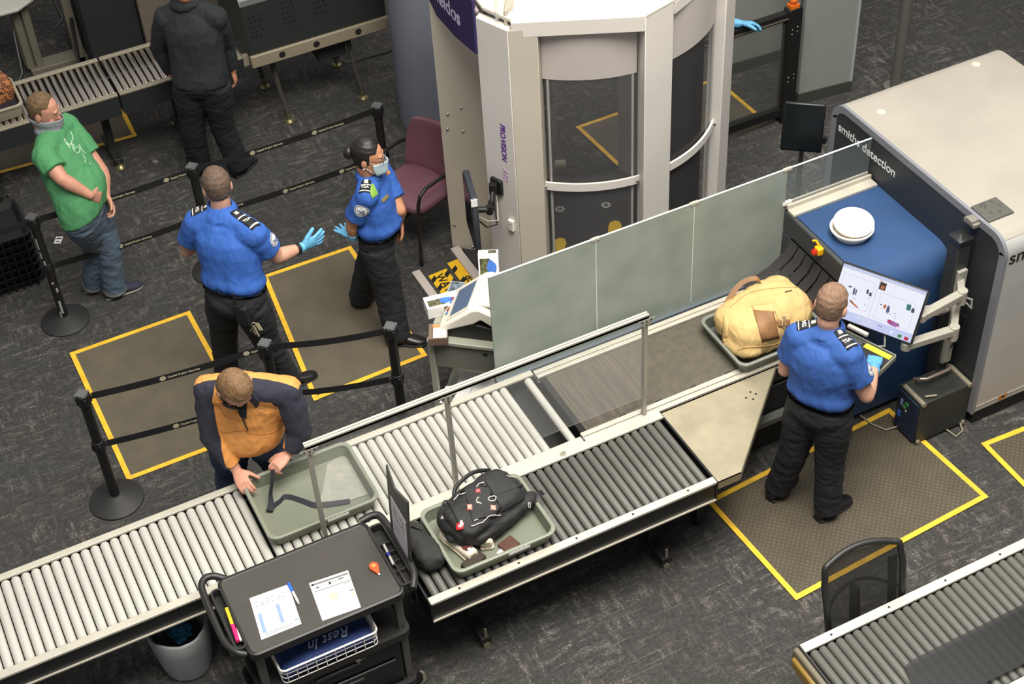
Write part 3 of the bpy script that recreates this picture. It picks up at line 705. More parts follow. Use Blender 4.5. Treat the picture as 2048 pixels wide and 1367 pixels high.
for i in range(16):
    rr = random.Random(50+i); blob(.10+rr.random()*.3, .35+rr.random()*.3, .005, .005, (2, 10, 8)[i % 3], seed=i); blob(.56+rr.random()*.2, .33+rr.random()*.2, .005, .005, (2, 10, 8)[i % 3], seed=i+40)
for i in range(7): R(.33+i*.035, .10, .352+i*.035, .135, 0, .001); R(.338+i*.035, .11, .344+i*.035, .125, 2, .0014)
for i in range(5): R(.40+i*.035, .04, .422+i*.035, .075, 0, .001); R(.408+i*.035, .05, .414+i*.035, .065, 2, .0014)
R(.60, .10, .64, .112, 2, .001); R(.745, .05, .775, .10, 0, .001); R(.84, .03, .885, .085, 7, .001); R(.92, .02, .965, .085, 6, .001)
m.build('screen', SCR, T, smooth=False)
m = MB(); k = C0-U*hh*.5-Nn*.03; m.tube([k+S*.1, k+S*.12-U*.07, k+S*.04-U*.10, k-S*.03-U*.07], .007); m.build('cable', MATS['grey_cable'], T)

# ------------------------------------------------------------------ operator keyboard on its tray
K1, K2, K3 = at(1790, 715, .98), at(1735, 766, .98), at(1650, 645, .98)
S2 = (K3-K1); wk = S2.length; S2.normalize(); D2 = (K1-K2); D2 = D2 - S2*D2.dot(S2); dk = D2.length; D2.normalize(); kc = K1+S2*wk/2-D2*dk/2; Z = V((0, 0, 1))
T = thing('control_keyboard', 'dark control keyboard with a yellow strip under the gloved hand of the officer', 'keyboard', kc-V((0, 0, .02)))
MB().box(kc, (wk, dk, .03), (-S2, D2, Z)).build('casing', M('keyboard_grey', (58, 60, 54), .5), T, bevel=.005)
m = MB(); m.box(kc-S2*(wk/2-.11)+Z*.0155, (.20, dk*.86, .002), (-S2, D2, Z)); m.build('touch_pad', BLKM, T)
m = MB(); m.box(K1+S2*.10-D2*.035+Z*.017, (.18, .04, .004), (-S2, D2, Z)); m.build('yellow_strip', M('yellow_label', (236, 222, 40), .5), T)
m = MB(); m.box(kc+D2*(dk/2+.004)+Z*.002, (wk, .008, .036), (-S2, D2, Z)); m.box(kc-S2*(-.0)-S2*(wk/2+.003)+Z*.002, (.008, dk, .036), (-S2, D2, Z)); m.build('metal_edge', M('key_edge', (140, 140, 128), .4, .4), T)
kk = MB()
for i in range(9):
    for j in range(5): kk.box(kc+S2*(wk/2-.03-i*.024)+D2*(dk/2-.045-j*.036)+Z*.018, (.018, .024, .008), (-S2, D2, Z))
o = kk.build('keys', M('key_black', (36, 37, 36), .5), T); o['kind'] = 'stuff'
m = MB(); m.box(at(1700, 632, 1.0)+V((0, 0, 0)), (.30, .16, .03), (-S2, D2, Z)); m.build('rear_shelf', BLKM, T, bevel=.01)
c = at(1716, 660, 1.03); m = MB(); m.box(c, (.14, .025, .02), (-S2, D2, Z)); m.build('name_bar', M('pale_bar', (188, 178, 168), .5), T, bevel=.003)
m = MB(); m.bar(at(1700, 640, .98), V((5.42, 5.42, .9)), .06, .04); m.build('support_arm', ARM, T)

# ------------------------------------------------------------------ computer tower on the floor
T = thing('computer_tower', 'black computer tower with two silver handles standing against the scanner', 'computer', (5.34, 5.30, 0))
x0, x1, y0, y1, zt = 5.14, 5.545, 5.195, 5.42, .375
MB().bb(x0, x1, y0, y1, .02, zt).build('case', M('black_case', (50, 52, 48), .55, .1, bump=.05, bs=300), T, bevel=.006)
m = MB(); m.bb(x0-.012, x0, y0+.015, y1-.015, .03, zt-.02); m.build('front_panel', M('navy_panel', (28, 40, 66), .45), T, bevel=.003)
for y, z, w_, h_, c_ in ((5.36, .27, .02, .05, (150, 160, 210)), (5.31, .29, .03, .022, (60, 150, 80)), (5.33, .25, .02, .02, (80, 180, 90)), (5.37, .16, .028, .05, (40, 110, 210)), (5.31, .23, .012, .012, (200, 200, 200))):
    MB().box((x0-.014, y, z), (.004, w_, h_)).build('panel_button', M('btn%d%d' % (c_[0], c_[1]), c_, .4), T)
for x in (x0+.02, x1-.02):
    MB().cyl((x, y0-.006, zt-.004), (x, y1-.03, zt-.004), .018, n=18).build('corner_bar', M('silver_bar', (176, 168, 146), .35, .5), T)
for x in (x0+.02, x1-.02):
    MB().cyl((x, y0-.012, .035), (x, y0, .035), .016, n=18).build('corner_foot', MATS['silver_bar'], T)
m = MB(); yy = y0+.14; pts = [(x0+.09, yy+.06, zt-.01), (x0+.09, yy+.055, zt+.03), (x0+.10, yy+.01, zt+.06), (x0+.13, yy-.01, zt+.065), (x0+.30, yy-.01, zt+.065), (x0+.34, yy+.01, zt+.06), (x0+.35, yy+.055, zt+.03), (x0+.35, yy+.06, zt-.01)]
m.tube(pts, .010, n=12); m.build('handle', M('rose_silver', (196, 176, 160), .3, .6), T)
v = MB()
for i in range(14):
    for j in range(4): v.box((x0+.17+i*.011, y0+.03+j*.014, zt+.0005), (.005, .008, .002))
o = v.build('vent_slots', BLKM, T); o['kind'] = 'stuff'
m = MB(); m.cyl((x0+.06, y0+.045, zt+.012), (x0+.13, y0+.02, zt+.012), .008); m.build('pen', STEEL, T)
m = MB(); m.tube([(5.40, y0+.01, .02), (5.42, y0-.07, .012), (5.49, y0-.05, .012), (5.51, y0+.01, .03)], .006); m.build('power_cable', M('tan_cable', (150, 144, 120), .5), T)
m = MB(); m.tube([(x0, y1-.05, .03), (x0-.08, y1-.03, .018), (x0-.13, y1+.06, .018), (x0-.15, y1+.16, .02)], .006); m.build('power_cable', MATS['tan_cable'], T)

# ------------------------------------------------------------------ black tablet on a stand behind the glass
c = at(1606, 254, 1.16); T = thing('tablet_stand', 'square black tablet on a thin floor stand behind the glass partition', 'tablet stand', (c.x+.03, c.y+.03, 0)); SPX, SPY = c.x+.045, c.y+.05
X_, Y_, Z_ = CR.copy(), V((0, 0, 1)), None
X_ = V((CR.x, CR.y, 0)).normalized(); X_ = Matrix.Rotation(math.radians(-12), 3, 'Z') @ X_; F_ = V((X_.y, -X_.x, 0)); U_ = (V((0, 0, 1))*.93 - F_*.36).normalized(); N_ = X_.cross(U_)
MB().box(c, (.285, .345, .03), (X_, U_, N_)).build('tablet', M('black_screen', (13, 14, 16), .35), T, bevel=.012)
bz = MB(); bz.box(c+N_*.0155, (.26, .32, .002), (X_, U_, N_)); bz.build('screen', M('dark_glass', (16, 20, 22), .12), T)
MB().cyl((SPX, SPY, .02), (SPX, SPY, 1.02), .018, n=16).build('stand_pole', M('pole_grey2', (110, 110, 102), .4, .4), T)
m = MB(); m.cyl((SPX, SPY, .96), (SPX, SPY, 1.04), .03, n=16); m.bar((SPX, SPY, 1.0), (SPX+.17, SPY-.04, .97), .04, .05); m.build('clamp', BLK, T)
m = MB(); m.lathe((SPX, SPY, 0), [(.17, 0), (.17, .012), (.03, .03)], 30); m.build('base', BLK, T)
# ------------------------------------------------------------------ walk-through body scanner
T = thing('body_scanner', 'tall white walk-in body scanner with curved clear windows', 'body scanner', (4.3, 8.05, 0))
PW = M('scanner_white', (218, 212, 204), 0.42, var=.03, vs=2.0); PB = M('scanner_beige', (192, 184, 168), 0.45, var=.03, vs=2.0)
ZT = 2.52
A1, A2, A3 = (3.35, 7.71), (3.45, 7.46), (3.615, 7.385)
B1, B2 = (4.205, 7.095), (4.45, 7.165)
C0_, C1 = (5.02, 7.44), (5.19, 7.585)
CC, CRAD = V((4.30, 8.13, 0)), .93
def pr(poly, z0, z1): return MB().prism([V((x, y, z0)) for x, y in poly], (0, 0, z1-z0))
pr([A1, A2, (3.50, 7.50), (3.40, 7.75)], 0, ZT-.06).build('corner_post', PW, T, bevel=.006)
pr([(A2[0]+.002, A2[1]-.001), A3, (3.70, 7.50), (3.55, 7.56)], 0, ZT-.06).build('window_jamb', PB, T, bevel=.004)
pr([B1, B2, (4.43, 7.255), (4.235, 7.235)], 0, ZT-.01).build('side_post', PW, T, bevel=.006)
pr([C0_, C1, (5.19, 7.66), (4.95, 7.53)], 0, ZT-.06).build('corner_post', PW, T, bevel=.006)
pr([(3.38, 8.535), (3.66, 8.27), (3.70, 8.31), (3.42, 8.575)], 0, ZT-.06).build('entry_wall', PB, T, bevel=.004)
pr([(3.66, 8.27), (4.02, 8.12), (4.04, 8.16), (3.70, 8.31)], .0, 2.05) if False else None
pr([(5.17, 8.50), (5.0, 8.80), (4.95, 8.76), (5.10, 8.47)], 0, ZT-.06).build('corner_post', PW, T, bevel=.006)
pr([(4.25, 9.02), (4.40, 9.02), (4.40, 8.94), (4.25, 8.94)], 0, ZT-.06).build('side_post', PW, T, bevel=.006)
b = MB(); z = .055
for d in (-.006,): b.box((3.52, 8.405+d, .08), (.02, .02, .02))
# lid
lid = [(3.40, 7.70), (3.49, 7.47), B1, B2, (5.02, 7.44), (5.19, 7.60), (5.17, 8.50), (5.0, 8.80), (4.40, 9.03), (4.2, 9.03), (3.75, 8.80), (3.46, 8.55)]
pr(lid, ZT-.03, ZT).build('lid', M('scanner_lid', (216, 208, 190), .5, var=.05, vs=2), T, bevel=.008)
def beam(p, q, z0, z1, th, name, mat):
    p, q = V((*p, 0)), V((*q, 0)); d = (q-p).normalized(); nn = V((-d.y, d.x, 0))
    MB().prism([p+V((0, 0, z0)), q+V((0, 0, z0)), q+nn*th+V((0, 0, z0)), p+nn*th+V((0, 0, z0))], (0, 0, z1-z0)).build(name, mat, T, bevel=.004)
beam((3.47, 7.453), B1, ZT-.115, ZT-.008, .04, 'header_beam', PW)
beam((4.46, 7.17), C0_, ZT-.115, ZT-.03, .04, 'header_beam', PW)
def arc(a0, a1, r, n=28): return [CC+V((math.cos(math.radians(a0+(a1-a0)*k/n)), math.sin(math.radians(a0+(a1-a0)*k/n)), 0))*r for k in range(n+1)]
def shell(a0, a1, r, z0, z1, th, name, mat, smooth=True):
    o, i = arc(a0, a1, r), arc(a0, a1, r-th); Zz = lambda p, z: p+V((0, 0, z))
    m = MB(); m.loft([[Zz(o[k], z0), Zz(o[k], z1), Zz(i[k], z1), Zz(i[k], z0)] for k in range(len(o))]); return m.build(name, mat, T, smooth=smooth)
SG = M('shell_grey', (186, 178, 172), .45, var=.03, vs=2)
shell(227, 264.5, .93, 2.05, ZT-.04, .03, 'upper_shell', SG); shell(278.5, 317, .93, 2.05, ZT-.04, .03, 'upper_shell', SG)
CG = glass('window_acrylic', (120, 118, 118), 0.13, .06)
shell(228, 264, .925, .02, 2.06, .006, 'window', CG); shell(279, 316, .925, .02, 2.06, .006, 'window', CG)
shell(226, 266, .95, 1.19, 1.25, .016, 'guard_band', PW); shell(277, 317.5, .95, 1.19, 1.25, .016, 'guard_band', PW)
m = MB()
for a in (227, 264.5, 278.5, 316.5):
    p = CC+V((math.cos(math.radians(a)), math.sin(math.radians(a)), 0))*.956+V((0, 0, 1.22)); m.ell(p, (.012, .012, .012), n=10, m=6)
m.build('band_bolt', CHROME, T)
for a in (229, 263, 280, 315):
    p = CC+V((math.cos(math.radians(a)), math.sin(math.radians(a)), 0))*.92; MB().cyl(p, p+V((0, 0, 2.42)), .009, n=10).build('window_trim', M('trim_grey', (170, 168, 164), .4, .2), T)
# base platform, scanning mast, footprints
pr([(3.42, 7.72), (3.52, 7.5), (4.22, 7.2), (4.44, 7.24), (5.0, 7.5), (5.15, 7.62), (5.12, 8.46), (4.95, 8.72), (4.4, 8.92), (4.2, 8.92), (3.75, 8.6), (3.44, 8.5)], 0, .03).build('platform', M('scanner_mat', (52, 50, 50), .7, var=.1, vs=12), T)
m = MB(); m.box((4.13, 8.52, 1.2), (.10, .12, 2.3)); m.build('scan_mast', M('dark_mast', (30, 30, 32), .4), T, bevel=.01)
m = MB()
for z in (.55, .8, 1.05, 1.35, 1.6): m.box((4.17, 8.43, z), (.06, .05, .05))
m.tube([(4.10, 8.40, .3), (4.18, 8.40, .9), (4.22, 8.40, 1.9)], .016); m.tube([(4.14, 8.38, .5), (4.24, 8.36, 1.0)], .03); m.build('mast_fittings', M('mast_fittings', (168, 164, 158), .5), T)
m = MB(); p = at(1106, 330, .32); m.cyl(p+V((-.09, .02, .01)), p+V((.09, -.02, -.02)), .042); m.build('motor_cover', M('cream_motor', (190, 182, 160), .5), T)
m = MB(); m.box((5.08, 7.98, 1.2), (.06, .34, 2.3)); m.build('scan_mast', MATS['dark_mast'], T, bevel=.01)
FP = M('yellow_footprint', (230, 190, 30), .6)
for px, py in ((1117, 497), (1228, 462)):
    p = at(px, py, .032); m = MB(); X, Y = V((.8, -.6, 0)), V((.6, .8, 0))
    o = [(-.045, -.12), (-.05, -.09), (-.04, -.03), (-.05, .04), (-.045, .10), (-.01, .13), (.03, .12), (.05, .07), (.045, 0), (.035, -.06), (.04, -.11), (.0, -.135)]
    m.prism([p+X*a+Y*b_ for a, b_ in o], (0, 0, .002)); m.build('footprint_sticker', FP, T, smooth=False)
for px, py in ((1120, 418), (1212, 410)):
    p = at(px, py, .032); m = MB(); m.cyl(p, p+V((0, 0, .002)), .035, n=24); m.mi = 1; m.cyl(p+V((0, 0, .002)), p+V((0, 0, .003)), .022, n=16); m.build('round_sticker', [M('white_sticker', (200, 200, 200), .6), GRYP], T, smooth=False)
# banner over the entrance
PUR = M('purple_banner', (52, 40, 86), .5); LIL = M('lilac_lettering', (206, 196, 224), .5)
m = MB(); m.loft([[V((x, y, z)) for x, z in ((xx, 2.20), (xx, ZT+.06), (xx+.02, ZT+.06), (xx+.02, 2.20))] for xx, y in ((3.335, 7.705), (3.31, 7.95), (3.315, 8.25), (3.37, 8.535))]); m.build('banner', PUR, T, smooth=False)
text('lettering', 'leidos', .155, (3.313, 8.22, 2.325), (-.008, -1, 0), (0, 0, 1), LIL, T, bold=.0015)
fa = (V((*A2, 0))-V((*A1, 0))).normalized(); na = V((-fa.y, fa.x, 0)); na = -na if na.x > 0 else na
p = V((*A1, 0))+fa*.155+na*.0015
PT = M('purple_lettering', (96, 44, 140), .5)
text('lettering', 'PRO:VISION', .062, p+V((0, 0, 1.735)), (0, 0, -1), fa, PT, T, sx=.88, bold=.0012, shear=.15)
text('lettering', 'ATD', .062, p+V((0, 0, 1.375)), (0, 0, -1), fa, M('lilac_lettering2', (186, 140, 200), .5), T, sx=.78, shear=.15)
m = MB()
for y, z in ((8.50, 2.1), (8.49, 1.25), (8.42, 1.32), (8.42, 1.12), (8.50, 1.12), (8.51, .25), (8.42, .06), (8.32, .06)):
    t_ = (8.535-y)/.265; q = V((3.38+.28*t_, 8.535-.265*t_, z))+V((-.7, -.7, 0)).normalized()*.002; m.ell(q, (.012, .012, .012), n=10, m=6)
m.build('wall_bolt', CHROME, T)
q = V((*A1, 0))+fa*.21+na*.012+V((0, 0, .93))
# cables on the lid and clear rod
for k in range(3):
    m = MB(); o = V((.03*k, .02*k, 0)); m.tube([V((3.47, 7.52, ZT-.08))+o*.4, V((3.48, 7.54, ZT+.02))+o, V((3.58, 7.70, ZT+.03))+o, V((3.75, 7.85, ZT+.03))+o, V((3.9, 8.1, ZT+.02))+o], .011); m.build('lid_cable', M('pale_cable', (170, 164, 148), .5), T)
MB().cyl((3.43, 7.56, ZT-.02), (3.43, 7.56, ZT+.5), .012).build('clear_rod', glass('clear_rod', (210, 210, 205), .3, .05), T)
m = MB(); m.tube([(3.36, 7.69, ZT-.02), (3.34, 7.9, ZT+.09), (3.36, 8.2, ZT+.13), (3.4, 8.5, ZT+.12)], .014); m.build('banner_rail', M('mauve_rail', (150, 134, 140), .4, .3), T)

# white telephone-like unit on the corner post
m = MB(); ax = (fa, V((0, 0, 1)), fa.cross(V((0, 0, 1))))
m.box(q, (.045, .085, .022), ax); m.mi = 1; m.box(q+na*.012+V((0, 0, .018)), (.025, .018, .003), ax)
for i in range(2):
    for j in range(2): m.box(q+na*.012+fa*(.010*(i*2-1))+V((0, 0, -.012-.018*j)), (.013, .012, .003), ax)
m.solo('wall_keypad', [WHT, M('pale_keys', (196, 190, 176), .5)], 'small white keypad fixed on the body scanner corner post', 'keypad', bevel=.003)

# ------------------------------------------------------------------ side monitor on the body scanner
T = thing('status_monitor', 'slim black monitor seen edge-on, on an arm from the body scanner', 'monitor', (3.13, 7.52, .93))
W_ = V((.41, .91, 0)); W_ = (Matrix.Rotation(math.radians(9), 3, 'Z') @ W_).normalized(); N_ = V((W_.y, -W_.x, 0)); Z = V((0, 0, 1)); c = V((3.135, 7.50, 1.175))
MB().box(c, (.33, .045, .44), (W_, N_, Z)).build('housing', M('slate_plastic', (52, 56, 62), .4), T, bevel=.015)
MB().box(c+N_*-.0235, (.29, .002, .40), (W_, N_, Z)).build('screen', MATS['dark_glass'], T)
MB().box(c-W_*.163-N_*.003+Z*.185, (.012, .042, .055), (W_, N_, Z)).build('paper_label', M('paper', (228, 228, 226), .8), T)
P0 = V((*A1, 0))+fa*.10+na*.0+V((0, 0, 1.21))
m = MB(); m.box(P0+na*.012, (.10, .12, .03), ax); m.build('wall_plate', BLK, T, bevel=.01)
j1 = P0+na*.05+V((0, 0, .0)); j2 = c+N_*.10+Z*-.02+V((.02, .0, 0)); mid = (j1+j2)/2+V((0, 0, -.05))
m = MB(); m.cyl(j1+Z*.04, j1-Z*.04, .028); m.tube([j1, mid], .018); m.cyl(mid+Z*.03, mid-Z*.03, .024); m.tube([mid, j2], .018); m.cyl(j2+Z*.03, j2-Z*.03, .024); m.tube([j2, c+N_*.03], .022); m.box(c+N_*.028, (.10, .012, .10), (W_, N_, Z))
m.build('arm', BLK, T)
m = MB(); m.tube([c+N_*.03-Z*.08, c+N_*.09-Z*.16, c+N_*.16-Z*.15, j1-Z*.12, j1-Z*.04], .006); m.build('cable', BLK, T)
m = MB(); m.tube([c+N_*.03-Z*.05, c+N_*.10-Z*.11, c+N_*.17-Z*.12, j1-Z*.10+fa*.03, j1-Z*.03+fa*.02], .005); m.build('cable', M('pale_cable', (170, 164, 148), .5), T)

# ------------------------------------------------------------------ entry ramp with warning strips
T = thing('entry_ramp', 'dark entry ramp with WATCH and STEP warning strips in front of the body scanner', 'ramp', (3.2, 8.1, 0))
MB().prism([(3.0, 7.85, .001), (3.40, 7.85, .001), (3.40, 7.85, .03), (3.02, 7.85, .008)], (0, .62, 0)).build('ramp_sheet', M('ramp_rubber', (60, 57, 54), .75, var=.1, vs=9), T, smooth=False)
RP = M('pale_strip', (196, 186, 178), .5)
MB().bb(2.99, 3.055, 7.88, 8.42, .001, .028).build('edge_strip', RP, T, bevel=.004)
MB().bb(3.35, 3.42, 7.76, 8.50, .025, .05).build('edge_strip', RP, T, bevel=.004)
YS = M('warning_yellow', (238, 186, 30), .55)
def warn(x0, y0, y1, wx, zz, word, xd, yd, org, slope=0.058):
    m = MB(); h = lambda x: zz+slope*(x-x0)
    m.prism([V((x0, y0, h(x0))), V((x0+wx, y0, h(x0+wx))), V((x0+wx, y1, h(x0+wx))), V((x0, y1, h(x0)))], (0, 0, .0015)); m.mi = 1
    for k in range(4):
        ya = y0+(y1-y0)*(k+.1)/4
        for xa in (x0, x0+wx*.72):
            m.prism([V((xa, ya, h(xa)+.0016)), V((xa+wx*.28, ya+.03, h(xa+wx*.28)+.0016)), V((xa+wx*.28, ya+.075, h(xa+wx*.28)+.0016)), V((xa, ya+.045, h(xa)+.0016))], (0, 0, .0008))
    m.build('warning_strip', [YS, BLKM], T, smooth=False)
    text('warning_lettering', word, .092, org, xd, yd, BLKM, T, bold=.0015)
warn(3.085, 7.90, 8.33, .15, .0135, 'WATCH', (0, -1, 0), (1, 0, .058), V((3.125, 8.30, .0185)))
warn(3.265, 7.80, 8.38, .15, .0245, 'STEP', (0, 1, 0), (-1, 0, -.058), V((3.37, 7.98, .0335)))

p = at(1330, 420, .85)
m = MB(); m.bb(p.x-.025, p.x+.025, p.y-.10, p.y+.14, 0, .86); m.solo('black_stand', M('stand_black', (30, 29, 27), .5), 'low black stand between the glass partition and the body scanner', 'stand', bevel=.006)
# ------------------------------------------------------------------ gate and grey panels behind
T = thing('glass_gate', 'black framed glass gate held by the gloved hand', 'gate', (6.0, 8.68, 0))
gb = M('gate_black', (24, 24, 23), .4)
yg = 8.68
m = MB(); m.bb(5.30, 6.46, yg-.03, yg+.03, .97, 1.04); m.build('top_rail', gb, T, bevel=.006)
m = MB(); m.bb(5.30, 6.46, yg-.035, yg-.028, .985, .995); m.build('rail_trim', M('rail_trim', (120, 110, 96), .4, .3), T)
m = MB(); m.bb(5.30, 6.46, yg-.03, yg+.03, .07, .15); m.build('bottom_rail', gb, T, bevel=.004)
m = MB(); m.bb(6.42, 6.55, yg-.04, yg+.04, 0, 1.06); m.build('hinge_post', gb, T, bevel=.006)
m = MB(); m.bb(5.26, 5.32, yg-.04, yg+.04, 0, 1.04); m.build('end_post', gb, T, bevel=.006)
for z in (.84, .88, .40, .44, .16):
    for x in (6.46, 6.51): MB().ell((x, yg-.042, z+(x-6.46)*.3), (.007, .004, .007), n=8, m=6).build('bolt_head', CHROME, T)
m = MB(); m.bb(5.32, 6.42, yg-.006, yg+.006, .15, .97); m.build('glass_pane', glass('smoke_glass', (90, 92, 88), .22, .08), T, smooth=False)
m = MB(); m.bb(6.44, 6.52, yg-.03, yg+.03, 1.06, 1.09); m.ell((6.48, yg, 1.12), (.035, .03, .035)); m.build('orange_latch', M('orange_plastic', (224, 110, 30), .5), T)
PN = M('grey_partition', (142, 144, 138), .5, var=.03, vs=2)
for x0, y0, x1, y1, lb in ((6.70, 8.83, 7.20, 8.77, 'tall grey partition panel to the right of the glass gate'), (6.42, 9.50, 7.12, 9.46, 'tall grey partition panel seen through and above the glass gate')):
    T = thing('partition_panel', lb, 'partition', ((x0+x1)/2, (y0+y1)/2, 0))
    d = V((x1-x0, y1-y0, 0)); L_ = d.length; d.normalize(); nn = V((-d.y, d.x, 0)); c = V(((x0+x1)/2, (y0+y1)/2, 0))
    MB().box(c+Z*1.14, (L_, .05, 2.08), (d, nn, Z)).build('panel', PN, T, bevel=.005)
    MB().box(c+Z*.05, (L_, .06, .10), (d, nn, Z)).build('dark_base', M('panel_base', (62, 62, 56), .6), T)
    MB().box(c+d*(L_/2-.012)+Z*1.14, (.025, .056, 2.08), (d, nn, Z)).build('edge_trim', M('edge_trim', (164, 168, 168), .4), T)

# ------------------------------------------------------------------ purple waiting chair
F = V((-.93, -.36, 0)).normalized(); W = V((.36, -.93, 0)).normalized(); c = V((3.27, 8.84, 0)); Z = V((0, 0, 1))
T = thing('waiting_chair', 'purple vinyl armchair with black tube arms beside the body scanner', 'chair', c)
PV = M('purple_vinyl', (112, 74, 84), .38, var=.06, vs=5)
def sup(m, c, r, ax, e1=.35, e2=.35, n=28, k=14):
    sg = lambda v, e: math.copysign(abs(v)**e, v); X, Y, Zz = [V(a) for a in ax]; rings = []
    for i in range(k+1):
        ph = -PI/2+PI*i/k; cr = max(abs(math.cos(ph))**e1, 1e-3)
        rings.append([V(c)+X*r[0]*cr*sg(math.cos(t), e2)+Y*r[1]*cr*sg(math.sin(t), e2)+Zz*r[2]*sg(math.sin(ph), e1) for t in [2*PI*j/n for j in range(n)]])
    return m.loft(rings)
m = MB(); sup(m, c+F*.02+Z*.45, (.26, .245, .045), (W, F, Z), .5, .35); m.build('seat', PV, T, ang=180)
bk = (-F*.22+Z).normalized()
m = MB()
rings = []
for i in range(9):
    t = i/8; z_ = -.20+.40*t; hw = .25*(1-.35*max(0, t-.55)**1.6*2); bow = .06
    rings.append([c-F*.23+Z*.68+bk*z_+W*(hw*s_)+F*(bow*s_*s_)+F*(.022 if side else -.022) for side, ss in ((1, range(-6, 7)), (0, range(6, -7, -1))) for s_ in [k/6 for k in ss]])
m.loft(rings); m.build('backrest', PV, T, bevel=.01, ang=180)
bt = M('black_tube', (24, 22, 22), .4)
for s_ in (1, -1):
    o = c+W*.285*s_; m = MB()
    m.tube([o+F*.30+Z*.0, o+F*.27+Z*.55, o+F*.24+Z*.63, o+F*.17+Z*.665, o-F*.12+Z*.665, o-F*.23+Z*.64, o-F*.26+Z*.55, o-F*.30], .014, n=12); m.build('arm_frame', bt, T)
for f_ in (.2, -.2): MB().cyl(c+F*f_+W*.285+Z*.40, c+F*f_-W*.285+Z*.40, .012).build('crossbar', bt, T)

# ------------------------------------------------------------------ desk with trace detector and boxes
Uv, Vv = V((.77, -.64, 0)).normalized(), V((.64, .77, 0)).normalized(); O = V((2.487, 6.887, 0))
def D(u, v, z=0.): return O+Uv*u+Vv*v+Z*z
ax = (Uv, Vv, Z)
T = thing('equipment_desk', 'small grey metal desk with a drawer at the end of the glass partition', 'desk', D(.25, .25))
DK = M('desk_grey', (158, 158, 142), .45, .1, var=.05, vs=3)
MB().box(D(.245, .24, .785), (.49, .48, .03), ax).build('top', DK, T, bevel=.006)
for u, v in ((.025, .025), (.465, .025), (.025, .455), (.465, .455)): MB().box(D(u, v, .385), (.04, .04, .77), ax).build('leg', DK, T, bevel=.003)
m = MB(); m.box(D(.245, .03, .66), (.40, .02, .20), ax); m.build('drawer_front', M('desk_grey_dark', (116, 116, 104), .5), T, bevel=.004)
d_ = bpy.data.objects['drawer_front']
m = MB(); m.box(D(.38, .017, .72), (.03, .006, .012), ax); m.build('drawer_lock', BLK, d_)
MB().box(D(.245, .24, .66), (.40, .42, .20), ax).build('drawer_box', MATS['desk_grey_dark'], T)
MB().box(D(.245, .24, .15), (.45, .44, .025), ax).build('lower_shelf', DK, T)
T = thing('trace_detector', 'white bench trace detector with tilted grey blue screen on the grey desk', 'detector', D(.27, .27, .80))
z0 = .80; WD = M('detector_white', (226, 220, 204), .4)
def ext(prof, v0, v1): return MB().prism([D(u, v0, z) for u, z in prof], Vv*(v1-v0))
ext([(.13, z0), (.44, z0), (.44, z0+.10), (.30, z0+.13), (.11, z0+.07)], .06, .42).build('black_base', BLK, T, bevel=.008)
ext([(.06, z0+.05), (.085, z0+.04), (.31, z0+.14), (.36, z0+.18), (.45, z0+.12), (.45, z0+.22), (.35, z0+.27), (.30, z0+.255)], .045, .43).build('white_body', WD, T, bevel=.012)
sd = (V((0, 0, 0))+Uv*.24+Z*.205).normalized(); sn = (Uv*-.205+Z*.24).normalized()
sc = D(.19, .2375, z0+.160)+sn*.004
MB().box(sc+sd*.015, (.20, .30, .01), (sd, Vv, sn)).build('bezel', M('bezel_cream', (214, 208, 190), .4), T, bevel=.003)
MB().box(sc+sd*.02+sn*.006, (.16, .25, .003), (sd, Vv, sn)).build('screen', M('grey_blue_screen', (92, 110, 136), .2), T, smooth=False)
m = MB()
for i in range(5):
    m.mi = i % 3; m.box(sc-sd*.115+Vv*(-.06+i*.035)+sn*.005, (.02, .02, .004), (sd, Vv, sn))
m.build('keypad', [M('key_blue', (90, 130, 190), .5), M('key_red', (180, 60, 40), .5), M('key_white', (220, 220, 220), .5)], T)
m = MB(); m.box(D(.40, .24, z0+.265), (.12, .30, .02), ax); m.build('paper_cover', M('printer_cover', (206, 200, 186), .4), T, bevel=.006)
GL = [M('carton_white', (240, 238, 234), .6), M('picture_olive', (120, 118, 70), .6, var=.5, vs=60, rgb2=(50, 52, 40)), M('picture_blue', (66, 116, 200), .5, var=.2, vs=30), M('print_dark', (40, 38, 34), .6, var=.5, vs=80, rgb2=(120, 116, 96))]
def glovebox(c, size, axs, label, up='top'):
    X, Y, Zz = axs; m = MB(); m.box(c, size, axs); hz = size[2]/2+.0006
    m.mi = 1; m.box(c+Zz*hz-X*size[0]*.18-Y*size[1]*.12, (size[0]*.5, size[1]*.5, .001), axs); m.mi = 2
    pts = [c+Zz*(hz+.0008)+X*(size[0]*(.16+.24*math.cos(a)))+Y*(size[1]*(-.10+.22*math.sin(a)*(1+.2*math.cos(3*a)))) for a in [2*PI*k/16 for k in range(16)]]
    m.add(pts, [tuple(range(16))]); m.mi = 3; m.box(c-Y*(size[1]/2+.0006)+X*size[0]*.2, (size[0]*.4, .001, size[2]*.7), axs)
    return m.solo('glove_box', GL, label, 'box', 'glove cartons on the desk', smooth=False)
glovebox(D(.03, .30, z0+.045), (.22, .12, .085), (( Uv*.86+Vv*.5).normalized(), (Vv*.86-Uv*.5).normalized(), Z), 'white glove carton lying flat on the desk to the left of the detector')
a1 = V((CR.x, CR.y, 0)).normalized(); a2 = V((-a1.y, a1.x, 0))
glovebox(D(.30, .52, z0+.20), (.13, .24, .08), (a1, -(a2*.35+Z*.94).normalized(), a1.cross((a2*.35+Z*.94).normalized())), 'white glove carton propped upright behind the detector, against the glass')
c = at(877, 668, .835); q = Matrix.Rotation(.25, 3, 'Z'); X, Y = q @ Uv, q @ Vv
